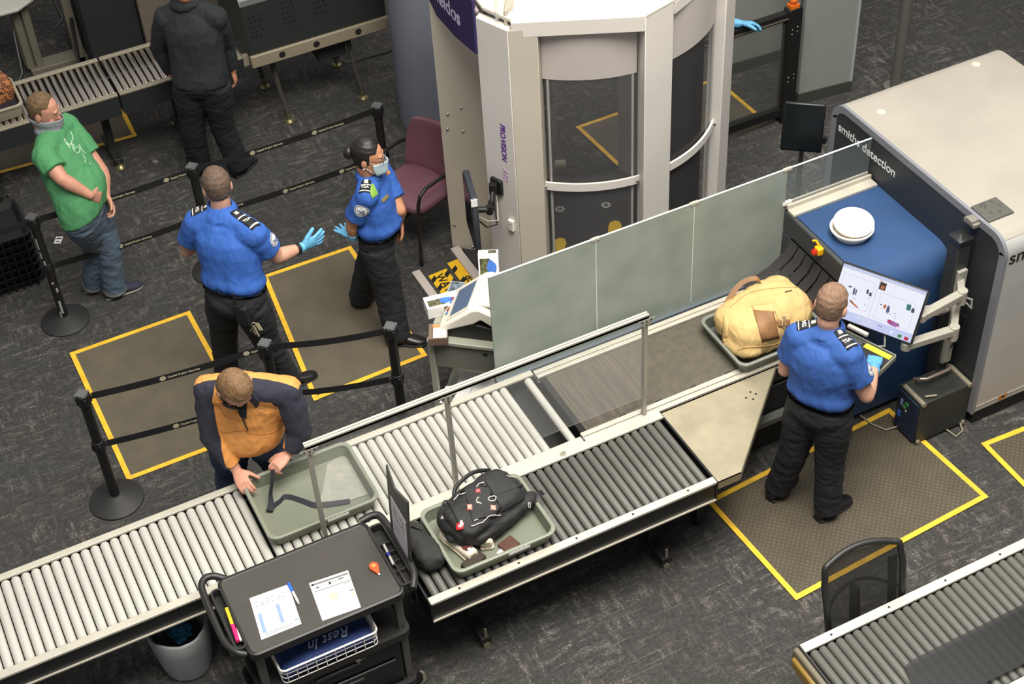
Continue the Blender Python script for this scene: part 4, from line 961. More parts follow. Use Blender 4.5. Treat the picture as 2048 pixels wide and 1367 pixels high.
m = MB(); m.box(c, (.12, .145, .055), (X, Y, Z)); m.mi = 1; m.box(c+Z*.028+X*.012, (.085, .125, .002), (X, Y, Z)); m.mi = 2; m.box(c+Z*.0295-X*.0+Y*.045, (.07, .028, .002), (X, Y, Z)); m.mi = 3; m.box(c+X*.0605, (.002, .12, .04), (X, Y, Z))
m.solo('swab_box', [M('brown_box', (110, 90, 76), .6), GL[0], M('orange_print', (190, 130, 70), .6), GL[3]], 'small brown box with a white label on the front corner of the desk', 'box', smooth=False)
c = D(.08, .47, z0+.03); m = MB(); m.box(c, (.10, .12, .05), ax); m.mi = 1; m.box(c+Z*.026, (.08, .10, .002), ax)
m.solo('swab_tray', [M('grey_tray', (150, 152, 148), .5), M('dark_glossy', (30, 40, 46), .25, var=.6, vs=30, rgb2=(120, 130, 140))], 'small grey tray with a shiny dark insert on the desk behind the glove carton', 'tray', bevel=.004)
T = thing('white_carton', 'open white carton under the grey desk', 'box', (2.85, 6.72, 0))
m = MB(); m.box(D(.30, .13, .25), (.32, .22, .16), (Uv, Vv, Z)); m.build('carton', GL[0], T)
m = MB(); m.box(D(.16, .0, .335), (.18, .16, .004), ((Uv+Z*.12).normalized(), Vv, (Z-Uv*.12).normalized())); m.build('flap', GL[0], T)
m = MB(); m.box(D(.22, .018, .28), (.07, .002, .05), ax); m.build('dark_picture', GL[3], T)
# ------------------------------------------------------------------ far lane in the upper left
T = thing('scanner_tunnel', 'dark perforated tunnel cover of the far lane scanner', 'scanner tunnel', (3.25, 11.1, 0))
GB = M('green_black_cover', (42, 47, 45), .55, var=.06, vs=4)
x0, x1, ya, yb = 2.655, 3.86, 10.72, 11.45
MB().bb(x0, x1, ya, yb, .76, 1.21).build('cover', GB, T, bevel=.008)
MB().prism([(x0, ya-.0, 1.21), (x0, yb, 1.21), (x0, yb, 1.55), (x0, ya+.30, 1.55)], (x1-x0, 0, 0)).build('upper_cover', GB, T)
m = MB(); m.prism([(x0-.005, ya, 1.208), (x0-.005, ya+.02, 1.215), (x0-.005, ya+.32, 1.56), (x0-.005, ya+.29, 1.56)], (x1-x0+.01, 0, 0)); m.build('lid_plate', M('pale_lid', (100, 98, 92), .45, .2), T)
m = MB(); m.bb(x0, x1, ya-.02, ya+.02, .645, .755); m.build('base_beam', M('beam_beige', (150, 140, 118), .5, .1), T, bevel=.008)
for fx in (.22, .47, .78): MB().cyl((x0+fx*1.2, ya-.022, .70), (x0+fx*1.2, ya-.018, .70), .028, n=20).build('beam_hole', BLKM, T)
for gx, gz in ((.05, 1.10), (.33, 1.14), (.60, 1.15)):
    m = MB()
    for i in range(3):
        for j in range(5): m.box((x0+gx+i*.04+.012*(j % 2), ya-.001, gz-j*.045), (.018, .002, .022))
    m.build('vent_holes', BLKM, T)
MB().bb(x0+.6, x0+.85, ya+.1, ya+.5, .45, .65).build('drive_box', M('dark_drive', (38, 40, 38), .6), T)
for x in (2.90, 3.58):
    for y in (10.78, 11.38):
        m = MB(); m.tube([(x-.04, y+.10, .65), (x-.02, y+.06, .3), (x, y, .10)], .022, n=8); m.build('leg', M('far_leg', (78, 76, 68), .5, .3), T)
        m = MB(); m.lathe((x, y, 0), [(.045, 0), (.045, .012), (.02, .03), (.012, .10)], 20); m.build('foot', M('brass_foot', (150, 140, 100), .35, .8), T)
m = MB(); m.tube([(3.3, 10.9, .5), (3.5, 10.85, .35), (3.9, 10.9, .3), (4.3, 11.0, .4)], .02); m.build('hose', M('dark_hose', (48, 48, 44), .6), T)

T = thing('roller_section', 'last short roller piece between the person in black and the dark tunnel', 'conveyor', (2.62, 11.06, 0))
m = MB(); m.bb(2.603, 2.652, 10.75, 10.80, .66, .75); m.build('end_bracket', MATS['dull_aluminium'], T)
T_ = bpy.data.objects['roller_section']

# tray with the leopard bag
def tray(cx, cy, z, hx, hy, h, mat, label, rot=0.0, lab=True, group='security trays'):
    R_ = Matrix.Rotation(rot, 3, 'Z'); c = V((cx, cy, z)); T = thing('security_tray', label, 'tray', c, group)
    P = lambda pts, zz: [c+R_ @ V((x, y, 0))+V((0, 0, zz)) for x, y in pts]
    m = MB()
    m.loft([P(rrect(0, 0, hx-.035, hy-.035, .04), 0.0), P(rrect(0, 0, hx-.028, hy-.028, .045), .006), P(rrect(0, 0, hx-.012, hy-.012, .055), h-.012),
            P(rrect(0, 0, hx-.019, hy-.019, .05), h-.010), P(rrect(0, 0, hx-.033, hy-.033, .042), .010), P(rrect(0, 0, hx-.045, hy-.045, .035), .007)])
    m.build('basin', mat, T, ang=60)
    r = MB()
    o, i = rrect(0, 0, hx, hy, .06), rrect(0, 0, hx-.022, hy-.022, .048)
    r.loft([P(o, h-.016), P(o, h-.003), P(rrect(0, 0, hx-.006, hy-.006, .056), h), P(rrect(0, 0, hx-.016, hy-.016, .05), h), P(i, h-.004), P(i, h-.016), P(o, h-.016)], cap=False)
    r.build('rim', M(mat.name+'_rim', tuple(min(255, int(x)) for x in TRIM[mat.name]), .45), T, ang=60)
    if lab:
        l = MB(); l.box(c+R_ @ V((.07, -hy-.001, h-.02))*1.0, (.13, .003, .018), (R_ @ V((1, 0, 0)), R_ @ V((0, 1, 0)), V((0, 0, 1)))); l.build('label_strip', M('label_white', (216, 216, 210), .5), T)
    return T
TG = M('tray_grey_green', (112, 116, 100), .5, var=.03, vs=4); TG2 = M('tray_dark_grey', (92, 96, 88), .5, var=.03, vs=4); TG3 = M('tray_beige', (150, 144, 126), .5)
TRIM = {'tray_grey_green': (126, 130, 114), 'tray_dark_grey': (116, 120, 110), 'tray_beige': (160, 154, 136)}
tray(.53, 11.05, .752, .33, .23, .12, TG3, 'beige tray carrying a leopard print bag on the far rollers', lab=False)
T = thing('leopard_bag', 'leopard print bag sitting in the beige tray at the far left', 'bag', (.68, 11.1, .765))
m = MB(); sup(m, (.66, 11.10, .90), (.17, .15, .13), ((.95, .3, 0), (-.3, .95, 0), (0, 0, 1)), .6, .5); me = fuse(m, .012, 2)
def leopard():
    m, nt, b, N, L = node_mat('leopard', .85); tc = N('ShaderNodeTexCoord'); v = N('ShaderNodeTexVoronoi'); v.inputs['Scale'].default_value = 45; v.feature = 'F1'
    L(tc.outputs['Object'], v.inputs['Vector']); r = N('ShaderNodeValToRGB'); r.color_ramp.elements[0].color = (*lin((170, 100, 60)), 1); r.color_ramp.elements[1].color = (*lin((176, 112, 66)), 1)
    for p_, c_ in ((.28, (160, 96, 56)), (.33, (48, 30, 22)), (.52, (46, 30, 22)), (.58, (180, 116, 70))): e = r.color_ramp.elements.new(p_); e.color = (*lin(c_), 1)
    L(v.outputs['Distance'], r.inputs[0]); L(r.outputs[0], b.inputs['Base Color']); return m
place(me, 'bag_body', leopard(), T)
m = MB(); m.tube([(.58, 11.02, 1.02), (.62, 11.0, 1.09), (.70, 11.0, 1.09), (.76, 11.04, 1.0)], .012); m.build('strap', BLK, T)
m = MB(); sup(m, (.62, 11.03, .80), (.23, .17, .035), ((1, 0, 0), (0, 1, 0), (0, 0, 1)), .6, .4); m.solo('dark_coat', M('dark_cloth', (26, 24, 30), .9), 'dark folded cloth under the leopard bag in the beige tray', 'cloth')

# white work table, rail, cabinets and cables
T = thing('work_table', 'white topped work table in the top left corner', 'table', (1.1, 12.7, 0))
MB().prism([(.2, 12.50, .73), (1.17, 12.47, .73), (1.33, 12.58, .73), (1.47, 12.75, .73), (1.47, 13.3, .73), (.2, 13.3, .73)], (0, 0, .03)).build('top', M('table_white', (190, 186, 178), .5), T, bevel=.008)
m = MB(); m.bb(1.13, 1.19, 12.66, 12.74, .06, .73); m.bb(1.21, 1.27, 12.66, 12.74, .06, .73); m.bb(1.12, 1.28, 12.70, 12.78, .06, .70); m.build('leg', M('table_leg', (128, 122, 108), .5, .2), T, bevel=.004)
m = MB(); m.bb(1.15, 1.75, 12.62, 12.80, .0, .06); m.build('foot', MATS['table_leg'], T, bevel=.006)
MB().bb(.4, .48, 12.66, 12.74, 0, .73).build('leg', MATS['table_leg'], T)
MB().bb(.7, 1.2, 13.0, 13.3, .76, .80).build('desk_mat', M('mauve_grey', (120, 118, 124), .6), T)
m = MB(); m.bb(1.56, 1.64, 12.62, 12.70, 0, 1.5); m.solo('upright_rail', M('rail_beige', (140, 132, 118), .5, .2), 'pale upright rail beside the dark cabinet in the top left', 'post', bevel=.005)
m = MB(); m.bb(1.66, 2.13, 12.30, 13.2, 0, 1.45); m.solo('dark_cabinet', M('cabinet_dark', (42, 45, 45), .55, var=.05, vs=3), 'dark grey cabinet standing behind the far rollers', 'cabinet', bevel=.008)
m = MB(); m.bb(2.14, 2.95, 12.25, 13.2, 0, 1.45); m.solo('beige_cabinet', M('cabinet_beige', (118, 108, 96), .55, var=.05, vs=3), 'beige cabinet between the dark cabinet and the person in black', 'cabinet', bevel=.008)
for k, (pts, lb) in enumerate((([(1.3, 12.2, .02), (1.42, 12.4, .02), (1.55, 12.45, .1), (1.6, 12.55, .5)], 'black cable looping up beside the pale upright rail'), ([(.6, 12.3, .02), (.85, 12.25, .03), (1.05, 12.4, .2), (1.1, 12.6, .5)], 'black cable hanging under the white work table'), ([(1.38, 12.6, .74), (1.5, 12.6, .7), (1.52, 12.5, .55), (1.42, 12.45, .5)], 'black cable loop hanging off the corner of the work table'))):
    m = MB(); m.tube(pts, .016, n=8); m.solo('cable', BLK, lb, 'cable')
for k, (x, y, s_) in enumerate(((1.38, 12.25, .10), (1.0, 12.1, .12), (.85, 11.75, .10))):
    m = MB(); sup(m, (x, y, s_*.6), (s_*1.4, s_, s_*.6), ((.9, .4, 0), (-.4, .9, 0), (0, 0, 1)), .7, .7); m.solo('dark_bag', M('dark_bundle', (30, 29, 30), .9), ('dark bundle on the floor by the foot of the work table', 'dark bundle on the floor under the work table', 'dark bundle just behind the far rollers')[k], 'bundle')
X3, Y3, Z3 = V((1, 0, 0)), V((0, 1, 0)), V((0, 0, 1))
from mathutils.bvhtree import BVHTree
def smooth_path(p, n=5):
    out = []
    for i in range(len(p)-1):
        p0, p1, p2, p3 = p[max(i-1, 0)], p[i], p[i+1], p[min(i+2, len(p)-1)]
        for k in range(n):
            t = k/n; out.append(.5*((2*p1)+(p2-p0)*t+(2*p0-5*p1+4*p2-p3)*t*t+(3*p1-p0-3*p2+p3)*t**3))
    return out+[p[-1]]
def bvh(me, off=(0, 0, 0)):
    bm = bmesh.new(); bm.from_mesh(me); bm.transform(Matrix.Translation(V(off))); b = BVHTree.FromBMesh(bm); bm.free(); return b
def drape(b, fn, d, nu, nv, off=0.003, th=0.003):
    """cloth-like patch: grid fn(u,v) dropped along d on to a surface"""
    d = V(d).normalized(); P = []
    for i in range(nu+1):
        for j in range(nv+1):
            p = fn(i/nu, j/nv); h = b.ray_cast(p-d*1.0, d)
            P.append((h[0]+(h[1]*off if h[1].dot(d) < 0 else -h[1]*off), (h[1] if h[1].dot(d) < 0 else -h[1])) if h[0] is not None else None)
    known = [q for q in P if q]
    if not known: return MB()
    m = MB(); idx = lambda i, j: i*(nv+1)+j
    P = [q if q else min(known, key=lambda k: (k[0]-fn((n//(nv+1))/nu, (n % (nv+1))/nv)).length) for n, q in enumerate(P)]
    top = [q[0] for q in P]; bot = [q[0]-q[1]*(off+th) for q in P]; n = len(top)
    fs = []
    for i in range(nu):
        for j in range(nv):
            a, b_, c, e = idx(i, j), idx(i+1, j), idx(i+1, j+1), idx(i, j+1); fs.append((a, b_, c, e)); fs.append((a+n, e+n, c+n, b_+n))
    bd = [idx(i, 0) for i in range(nu)]+[idx(nu, j) for j in range(nv)]+[idx(i, nv) for i in range(nu, 0, -1)]+[idx(0, j) for j in range(nv, 0, -1)]
    for k in range(len(bd)): a, b_ = bd[k], bd[(k+1) % len(bd)]; fs.append((a, b_, b_+n, a+n))
    return m.add(top+bot, fs)
def drape_px(b, pts, nu=8, nv=8, off=0.003, th=0.003):
    """patch whose corners lie where the photograph shows them: pts = four pixel corners"""
    a, b2, c, e = [V(p) for p in pts]
    P = []
    def uv(u, v): q = a.lerp(b2, u).lerp(e.lerp(c, u), v); return q
    m = MB(); top = []; bot = []
    for i in range(nu+1):
        for j in range(nv+1):
            q = uv(i/nu, j/nv); d = ray_at(q.x, q.y).normalized(); h = b.ray_cast(CAMP, d)
            if h[0] is None: top.append(None); bot.append(None); continue
            nn = h[1] if h[1].dot(d) < 0 else -h[1]; top.append(h[0]+nn*off); bot.append(h[0]-nn*th)
    kn = [i for i, t in enumerate(top) if t is not None]
    if not kn: return m
    for i in range(len(top)):
        if top[i] is None: k = min(kn, key=lambda k: abs(k-i)); top[i] = top[k]; bot[i] = bot[k]
    idx = lambda i, j: i*(nv+1)+j; n = len(top); fs = []
    for i in range(nu):
        for j in range(nv):
            a_, b_, c_, e_ = idx(i, j), idx(i+1, j), idx(i+1, j+1), idx(i, j+1); fs.append((a_, b_, c_, e_)); fs.append((a_+n, e_+n, c_+n, b_+n))
    bd = [idx(i, 0) for i in range(nu)]+[idx(nu, j) for j in range(nv)]+[idx(i, nv) for i in range(nu, 0, -1)]+[idx(0, j) for j in range(nv, 0, -1)]
    for k in range(len(bd)): a_, b_ = bd[k], bd[(k+1) % len(bd)]; fs.append((a_, b_, b_+n, a_+n))
    return m.add(top+bot, fs)
def line_px(b, pts, r, off=0.0):
    """cord lying on a surface along pixel points"""
    o = []
    if len(pts) > 2:
        sp = [V((x, y, 0)) for x, y in pts]; sp = smooth_path(sp, 3); pts = [(p.x, p.y) for p in sp]
    for i in range(len(pts)-1):
        for k in range(4 if i < len(pts)-2 else 5):
            q = V(pts[i]).lerp(V(pts[i+1]), k/4); d = ray_at(q.x, q.y).normalized(); h = b.ray_cast(CAMP, d)
            if h[0] is not None: o.append(h[0]+(h[1] if h[1].dot(d) < 0 else -h[1])*off)
    m = MB()
    return m.tube(o, r, n=8) if len(o) > 1 else m

# ------------------------------------------------------------------ trays on the near lane
tray(1.362, 6.025, .750, .338, .262, .095, TG, 'grey green tray with a dark belt in it, before the man in orange')
tray(2.150, 5.300, .757, .318, .258, .095, TG, 'grey green tray under the black backpack and white shoes')
tray(4.395, 5.905, .744, .335, .258, .100, TG2, 'darker grey tray carrying the tan duffel bag')
m = MB(); m.prism([at(x, y, .7605) for x, y in ((655, 927), (690, 908), (736, 988), (700, 1000), (640, 1003))], (0, 0, .0008)); m.build('pale_patch', M('pale_tray_patch', (146, 146, 134), .5, var=.10, vs=30), bpy.data.objects['security_tray.001'], smooth=False)  # thin paler patch over part of the tray floor
# black fabric belt held above the tray and trailing in it
m = MB(); h = at(546, 938, .97)
pts = [h, at(544, 965, .90), at(541, 990, .82), at(545, 1010, .775), at(560, 1003, .767), at(572, 993, .766), at(600, 1000, .766), at(630, 1010, .766), at(655, 1008, .768), at(700, 1001, .768)]
wd = [V((.8, .5, 0))]*3+[V((.6, .6, .5)), V((.3, .5, .8)), V((.2, .7, .6)), V((.1, .8, .5)), V((.1, .9, .3)), V((.1, .9, .2)), V((.1, .9, 0))]
m.ribbon(smooth_path(pts), smooth_path(wd), .034, .003); b_ = at(543, 1012, .775)
m.box(b_+V((-.01, -.01, 0)), (.04, .045, .012), ((.8, -.6, 0), (.6, .8, 0), Z3)); m.solo('trouser_belt', M('navy_webbing', (38, 38, 46), .8, bump=.1, bs=300), 'dark fabric belt hanging from the hand of the man in orange into the tray', 'belt', bevel=.001)

# ------------------------------------------------------------------ tan duffel bag
T = thing('duffel_bag', 'tan canvas duffel bag with a brown leather patch in the dark grey tray', 'bag', (4.40, 5.93, .756))
m = MB(); ax = (V((.96, .10, -.0)).normalized(), V((-.10, .96, .0)).normalized(), Z3)
sup(m, (4.40, 5.93, .90), (.30, .21, .135), ax, .7, .55); sup(m, (4.50, 5.95, .93), (.18, .19, .13), ax, .7, .6); m.ell((4.20, 5.84, .84), (.12, .15, .08), ax)
sup(m, (4.36, 5.83, .86), (.24, .11, .10), ax, .7, .6)
me = fuse(m, .009, 6); wrinkle(me, .011, (7, 9, 6), 3); wrinkle(me, .006, (22, 6, 12), 8, True)
CAN = M('tan_canvas', (198, 168, 112), .85, var=.08, vs=10, bump=.15, bs=260); LEA = M('brown_leather', (134, 96, 58), .6, var=.14, vs=12)
B_ = bvh(me); place(me, 'bag_body', CAN, T)
drape_px(B_, [(1506, 620), (1546, 618), (1558, 675), (1524, 683)], 8, 8, .006).build('leather_patch', LEA, T, ang=180)
drape_px(B_, [(1503, 612), (1552, 606), (1562, 625), (1508, 621)], 10, 4, .009).build('canvas_flap', CAN, T, ang=180)
drape_px(B_, [(1546, 610), (1560, 618), (1568, 645), (1555, 640)], 4, 6, .010).build('canvas_flap', CAN, T, ang=180)
drape_px(B_, [(1552, 640), (1578, 638), (1578, 652), (1556, 653)], 6, 4, .010).build('leather_tab', LEA, T, ang=180)
line_px(B_, [(1563, 634), (1563, 652), (1568, 652), (1568, 634), (1563, 634)], .003, .012).build('buckle', STEEL, T)
drape_px(B_, [(1449, 632), (1456, 632), (1456, 672), (1447, 678)], 3, 8, .012, .01).build('strap_loop', CAN, T, ang=180)
drape_px(B_, [(1440, 655), (1450, 640), (1452, 680), (1446, 688)], 3, 8, .008).build('strap_loop', CAN, T, ang=180)
drape_px(B_, [(1570, 583), (1584, 580), (1584, 582), (1570, 585)], 3, 2, .004).build('maker_tag', M('dark_tag', (70, 56, 40), .7), T)
drape_px(B_, [(1617, 600), (1622, 598), (1632, 626), (1626, 630)], 3, 6, .008).build('side_strap', LEA, T, ang=180)
m = MB(); m.ribbon(smooth_path([V((4.16, 6.05, .90)), V((4.24, 6.09, .99)), V((4.35, 6.12, 1.05)), V((4.44, 6.10, 1.065)), V((4.46, 6.06, 1.04))]), (0, 1, .3), .035, .005); m.build('carry_handle', LEA, T)
line_px(B_, [(1460, 615), (1500, 585), (1560, 575), (1605, 575)], .003, .001).build('seam', M('seam_tan', (170, 138, 86), .8), T)
line_px(B_, [(1475, 700), (1490, 695), (1540, 690), (1560, 684)], .004, .001).build('seam', MATS['seam_tan'], T)

# ------------------------------------------------------------------ black backpack
T = thing('backpack', 'black backpack with red badges lying across the shoes in the near tray', 'backpack', (2.16, 5.36, .79))
bx = (V((.95, .30, 0)).normalized(), V((-.30, .95, 0)).normalized(), Z3)
def bp(u, v, z): return V((2.165, 5.350, z))+bx[0]*u+bx[1]*v
m = MB(); tl = ((bx[0]).normalized(), (bx[1]*.98+Z3*.17).normalized(), (Z3*.98-bx[1]*.17).normalized())
sup(m, bp(.0, .03, .885), (.265, .150, .085), tl, .6, .5); sup(m, bp(.06, .02, .945), (.165, .125, .045), tl, .5, .5); sup(m, bp(-.14, .0, .93), (.10, .12, .055), tl, .6, .5)
sup(m, bp(.02, -.07, .86), (.22, .08, .05), tl, .6, .6); m.ell(bp(-.24, .01, .86), (.045, .055, .03), bx); m.ell(bp(.20, -.10, .86), (.10, .05, .04), bx)
me = fuse(m, .007, 4); wrinkle(me, .009, (9, 9, 9), 5); wrinkle(me, .005, (8, 26, 12), 1, True)
NYL = M('black_nylon', (32, 32, 32), .7, bump=.2, bs=250); B_ = bvh(me); place(me, 'pack_body', NYL, T)
drape_px(B_, [(930, 980), (975, 975), (992, 1030), (945, 1040)], 8, 8, .012, .004).build('front_pocket', NYL, T, ang=60)
drape_px(B_, [(972, 962), (1018, 956), (1048, 995), (1004, 1020)], 8, 8, .010, .004).build('main_flap', NYL, T, ang=60)
PIP = M('pale_piping', (196, 192, 184), .5)
for pts in ([(953, 975), (958, 969), (968, 966)], [(908, 1002), (918, 991), (932, 986)], [(942, 1052), (965, 1044), (980, 1030), (1000, 1029)], [(948, 1042), (956, 1039)], [(1052, 1018), (1072, 1017)], [(1012, 953), (1022, 956)]):
    line_px(B_, pts, .0028, .010).build('piping', PIP, T)
for pts in ([(980, 1003), (976, 998), (985, 994), (992, 996), (988, 1003), (980, 1003)], [(957, 1008), (953, 1003), (955, 997), (958, 996)], [(956, 1005), (963, 1009)], [(1055, 1014), (1055, 1006), (1058, 1005), (1058, 1013)], [(884, 1038), (888, 1032), (890, 1037)]):
    line_px(B_, pts, .0032, .012).build('carabiner', M('pale_clip', (206, 202, 190), .35, .4), T)
RB = M('red_badge', (186, 36, 44), .5); CB = M('coral_badge', (206, 120, 100), .5)
for x, y, s_, mt in ((956, 983, 4, RB), (986, 1016, 5, CB), (939, 1016, 5, CB), (921, 1052, 6, RB)):
    drape_px(B_, [(x-s_, y-s_*.8), (x+s_, y-s_), (x+s_, y+s_*.8), (x-s_, y+s_)], 4, 4, .014, .001).build('badge', mt, T)
    MBx = drape_px(B_, [(x-s_*.35, y-s_*.3), (x+s_*.35, y-s_*.35), (x+s_*.35, y+s_*.3), (x-s_*.35, y+s_*.35)], 2, 2, .0160, .001); MBx.build('badge_mark', WHT, T)
for pts in ([(897, 1005), (905, 1020), (915, 1040), (922, 1055)], [(905, 1000), (920, 985), (945, 978), (975, 972)], [(960, 965), (985, 990), (1010, 985), (1050, 968)], [(935, 990), (950, 1010), (985, 1025), (1000, 1012)], [(995, 1040), (1002, 1020), (1020, 1000)]):
    line_px(B_, pts, .0042, .006).build('zip_seam', BLKM, T)
drape_px(B_, [(920, 1043), (924, 1042), (926, 1052), (922, 1053)], 2, 3, .018, .001).build('pull_tag', WHT, T)
m = MB(); m.ribbon(smooth_path([bp(.17, -.10, .86), bp(.24, -.13, .865), bp(.285, -.13, .87), bp(.32, -.12, .862), bp(.345, -.11, .84)]), (0, 1, .2), .032, .004); m.build('strap', BLK, T)
m = MB(); m.tube(smooth_path([bp(-.10, .14, .94), bp(-.05, .19, .96), bp(.05, .20, .975), bp(.12, .19, .97), bp(.20, .17, .93)]), .012); m.build('grab_handle', BLK, T)
m = MB(); m.tube(smooth_path([bp(-.18, .08, .95), bp(-.20, .13, .97), bp(-.16, .15, .98), bp(-.13, .12, .96)]), .006); m.build('loop', BLK, T)

# ------------------------------------------------------------------ shoes
def sneaker(heel, toe, z, label):
    heel, toe = V((*heel, z)), V((*toe, z)); d = (toe-heel).normalized(); s_ = V((d.y, -d.x, 0)); L_ = (toe-heel).length
    T = thing('sneaker', label, 'shoe', (heel+toe)/2, 'white sneakers in the tray')
    prof_ = [(0, .030, .085), (.04, .036, .092), (.2, .036, .075), (.38, .036, .065), (.55, .041, .055), (.75, .046, .045), (.9, .042, .038), (1.0, .02, .028)]
    def ring(t, w, z0, z1, n=14): return [heel+d*(t*L_)+s_*(w*math.cos(a))+Z3*(z0+(z1-z0)*(.5+.5*math.sin(a))) for a in [2*PI*k/n for k in range(n)]]
    m = MB(); m.loft([ring(t, w, .012, h) for t, w, h in prof_]); m.build('upper', M('sneaker_white', (226, 214, 194), .6, var=.05, vs=12), T, ang=180)
    m = MB(); m.loft([ring(t, w+.005, 0, .026) for t, w, h in prof_]); m.build('sole', M('sneaker_sole', (216, 202, 178), .6), T, ang=180)
    m = MB(); m.loft([[heel+d*(t*L_)+s_*(w*.66*math.cos(a))+Z3*(h+.003) for a, t, w, h in [(2*PI*k/16, .20+.15*math.sin(2*PI*k/16), .036, .083-.02*(.5+.5*math.sin(2*PI*k/16))) for k in range(16)]], [heel+d*(.2*L_)+s_*(.012*math.cos(2*PI*k/16))+d*(.02*math.sin(2*PI*k/16))+Z3*.078 for k in range(16)]]); m.build('opening', M('sneaker_lining', (84, 34, 30), .8), T)
    m = MB()
    for k in range(3): m.tube([heel+d*((.42+.07*k)*L_)+s_*.026+Z3*(.064-.006*k), heel+d*((.43+.07*k)*L_)+Z3*(.070-.006*k), heel+d*((.42+.07*k)*L_)-s_*.026+Z3*(.064-.006*k)], .004)
    m.build('laces', M('lace_white', (230, 224, 210), .7), T)
    m = MB()
    for k in range(4): m.box(heel-d*.001+s_*(-.014+.009*k)+Z3*.060, (.006, .002, .010), (s_, d, Z3))
    m.build('heel_mark', M('heel_mark', (120, 110, 96), .7), T)
sneaker((1.985, 5.140), (1.92, 5.42), .766, 'left hand white sneaker of the pair, by the tray corner')
sneaker((2.085, 5.175), (2.17, 5.42), .766, 'right hand white sneaker of the pair, tucked under the backpack')
m = MB(); c = V((2.205, 5.150, .775)); m.box(c, (.10, .085, .018), (V((.96, .27, 0)), V((-.27, .96, 0)), Z3)); m.solo('wallet', M('wallet_brown', (78, 48, 34), .7, var=.1, vs=20), 'small brown leather wallet lying in the near tray', 'wallet', bevel=.006)
m = MB(); m.box(V((2.148, 5.128, .768)), (.05, .035, .002), (V((.9, .43, 0)), V((-.43, .9, 0)), Z3)); m.solo('white_card', WHT, 'white card sticking out beside the brown wallet', 'card')
m = MB(); m.box(V((1.975, 5.125, .785)), (.14, .07, .045), (V((.93, .36, 0)), V((-.36, .93, 0)), Z3)); m.solo('dark_pouch', M('pouch_brown', (50, 40, 32), .75, var=.1, vs=20), 'flat dark brown pouch in front of the white sneakers', 'pouch', bevel=.008)

# dark bag behind the sign, on the dark rollers
T = thing('black_bag', 'soft black bag squeezed between the sign and the near tray', 'bag', (1.76, 5.33, .76))
m = MB(); sup(m, (1.755, 5.33, .83), (.075, .17, .075), (X3, V((-.1, .99, 0)), Z3), .7, .6); m.ell((1.79, 5.25, .81), (.07, .09, .05)); me = fuse(m, .008, 4); wrinkle(me, .012, (12, 12, 12), 2); place(me, 'bag_body', M('dark_green_nylon', (36, 37, 34), .8, var=.1, vs=6), T)
m = MB(); m.tube([(1.73, 5.45, .86), (1.76, 5.42, .91), (1.79, 5.38, .90), (1.78, 5.30, .88)], .010); m.build('strap', BLK, T)

# ------------------------------------------------------------------ sign panel standing at the end of the dark rollers
T = thing('sign_panel', 'dark upright sign panel with a white notice at the end of the dark rollers', 'sign', (1.635, 5.37, .60))
SG_ = M('sign_grey', (66, 66, 60), .5); sx = 1.630
a = [(5.06, .92), (5.10, .70), (5.62, .70), (5.72, 1.10), (5.62, 1.20), (5.50, 1.15), (5.06, .92)]
so = [onX(773, 928, sx), onX(789, 975, sx), onX(816, 1003, sx), onX(822, 1120, sx), onX(800, 1092, sx), onX(783, 1050, sx)]
m = MB(); m.prism([V((sx-.006, p.y, p.z)) for p in so], (.012, 0, 0)); m.build('panel', SG_, T, bevel=.002)
pap = [onX(781, 990, sx-.007), onX(812, 1044, sx-.007), onX(817, 1119, sx-.007), onX(788, 1064, sx-.007)]
m = MB(); m.prism(pap, (-.002, 0, 0)); m.mi = 1
Pq = lambda u, v: pap[0].lerp(pap[1], u).lerp(pap[3].lerp(pap[2], u), v)+V((-.0025, 0, 0))
rr = random.Random(4)
for j in range(7):
    for k in range(5):
        u0 = .16+k*.14; 
        if rr.random() < .75: m.mi = 1 if j < 4 else 2; m.quad(Pq(u0, .18+j*.09), Pq(u0+.11, .18+j*.09), Pq(u0+.11, .22+j*.09), Pq(u0, .22+j*.09))
m.build('notice', [M('notice_white', (206, 202, 206), .6), M('notice_print', (132, 110, 122), .7), M('notice_print2', (172, 166, 180), .7)], T, smooth=False)
m = MB(); q0 = [onX(818, 1072, sx+.0075), onX(822, 1072, sx+.0075)]; m.box(onX(820, 1082, sx+.005), (.004, .03, .06)); m.build('red_mark', M('dark_red', (110, 34, 36), .6), T)
m = MB(); p = so[3]; m.bb(sx-.006, sx+.006, p.y-.01, p.y+.05, .60, p.z+.02); p = so[4]; m.bb(sx-.006, sx+.006, p.y-.03, p.y+.03, .60, p.z+.05); m.build('bracket', BLK, T)

# ------------------------------------------------------------------ black utility cart
T = thing('utility_cart', 'black utility cart with papers and pens in front of the pale rollers', 'cart', (1.09, 5.28, 0))
CB_ = M('cart_black', (33, 32, 31), .45, bump=.05, bs=250); CT = M('cart_tray_grey', (62, 59, 54), .7, var=.05, vs=8); CPO = M('cart_post_grey', (88, 86, 80), .45, .2)
xa, xb, ya, yb, zc = .66, 1.515, 5.0, 5.545, .95
m = MB()
o = rrect((xa+xb)/2, (ya+yb)/2, (xb-xa)/2+.012, (yb-ya)/2+.012, .05); i = rrect((xa+xb)/2, (ya+yb)/2, (xb-xa)/2-.007, (yb-ya)/2-.007, .035)
m.loft([[V((x, y, zc-.05)) for x, y in i], [V((x, y, zc-.05)) for x, y in o], [V((x, y, zc)) for x, y in o], [V((x, y, zc+.004)) for x, y in rrect((xa+xb)/2, (ya+yb)/2, (xb-xa)/2, (yb-ya)/2, .04)], [V((x, y, zc-.004)) for x, y in i]])
m.build('top_tray', CB_, T, ang=50)
m = MB(); m.loft([[V((x, y, z)) for x, y in i] for z in (zc-.006, zc-.002)]); m.build('tray_mat', CT, T, smooth=False)
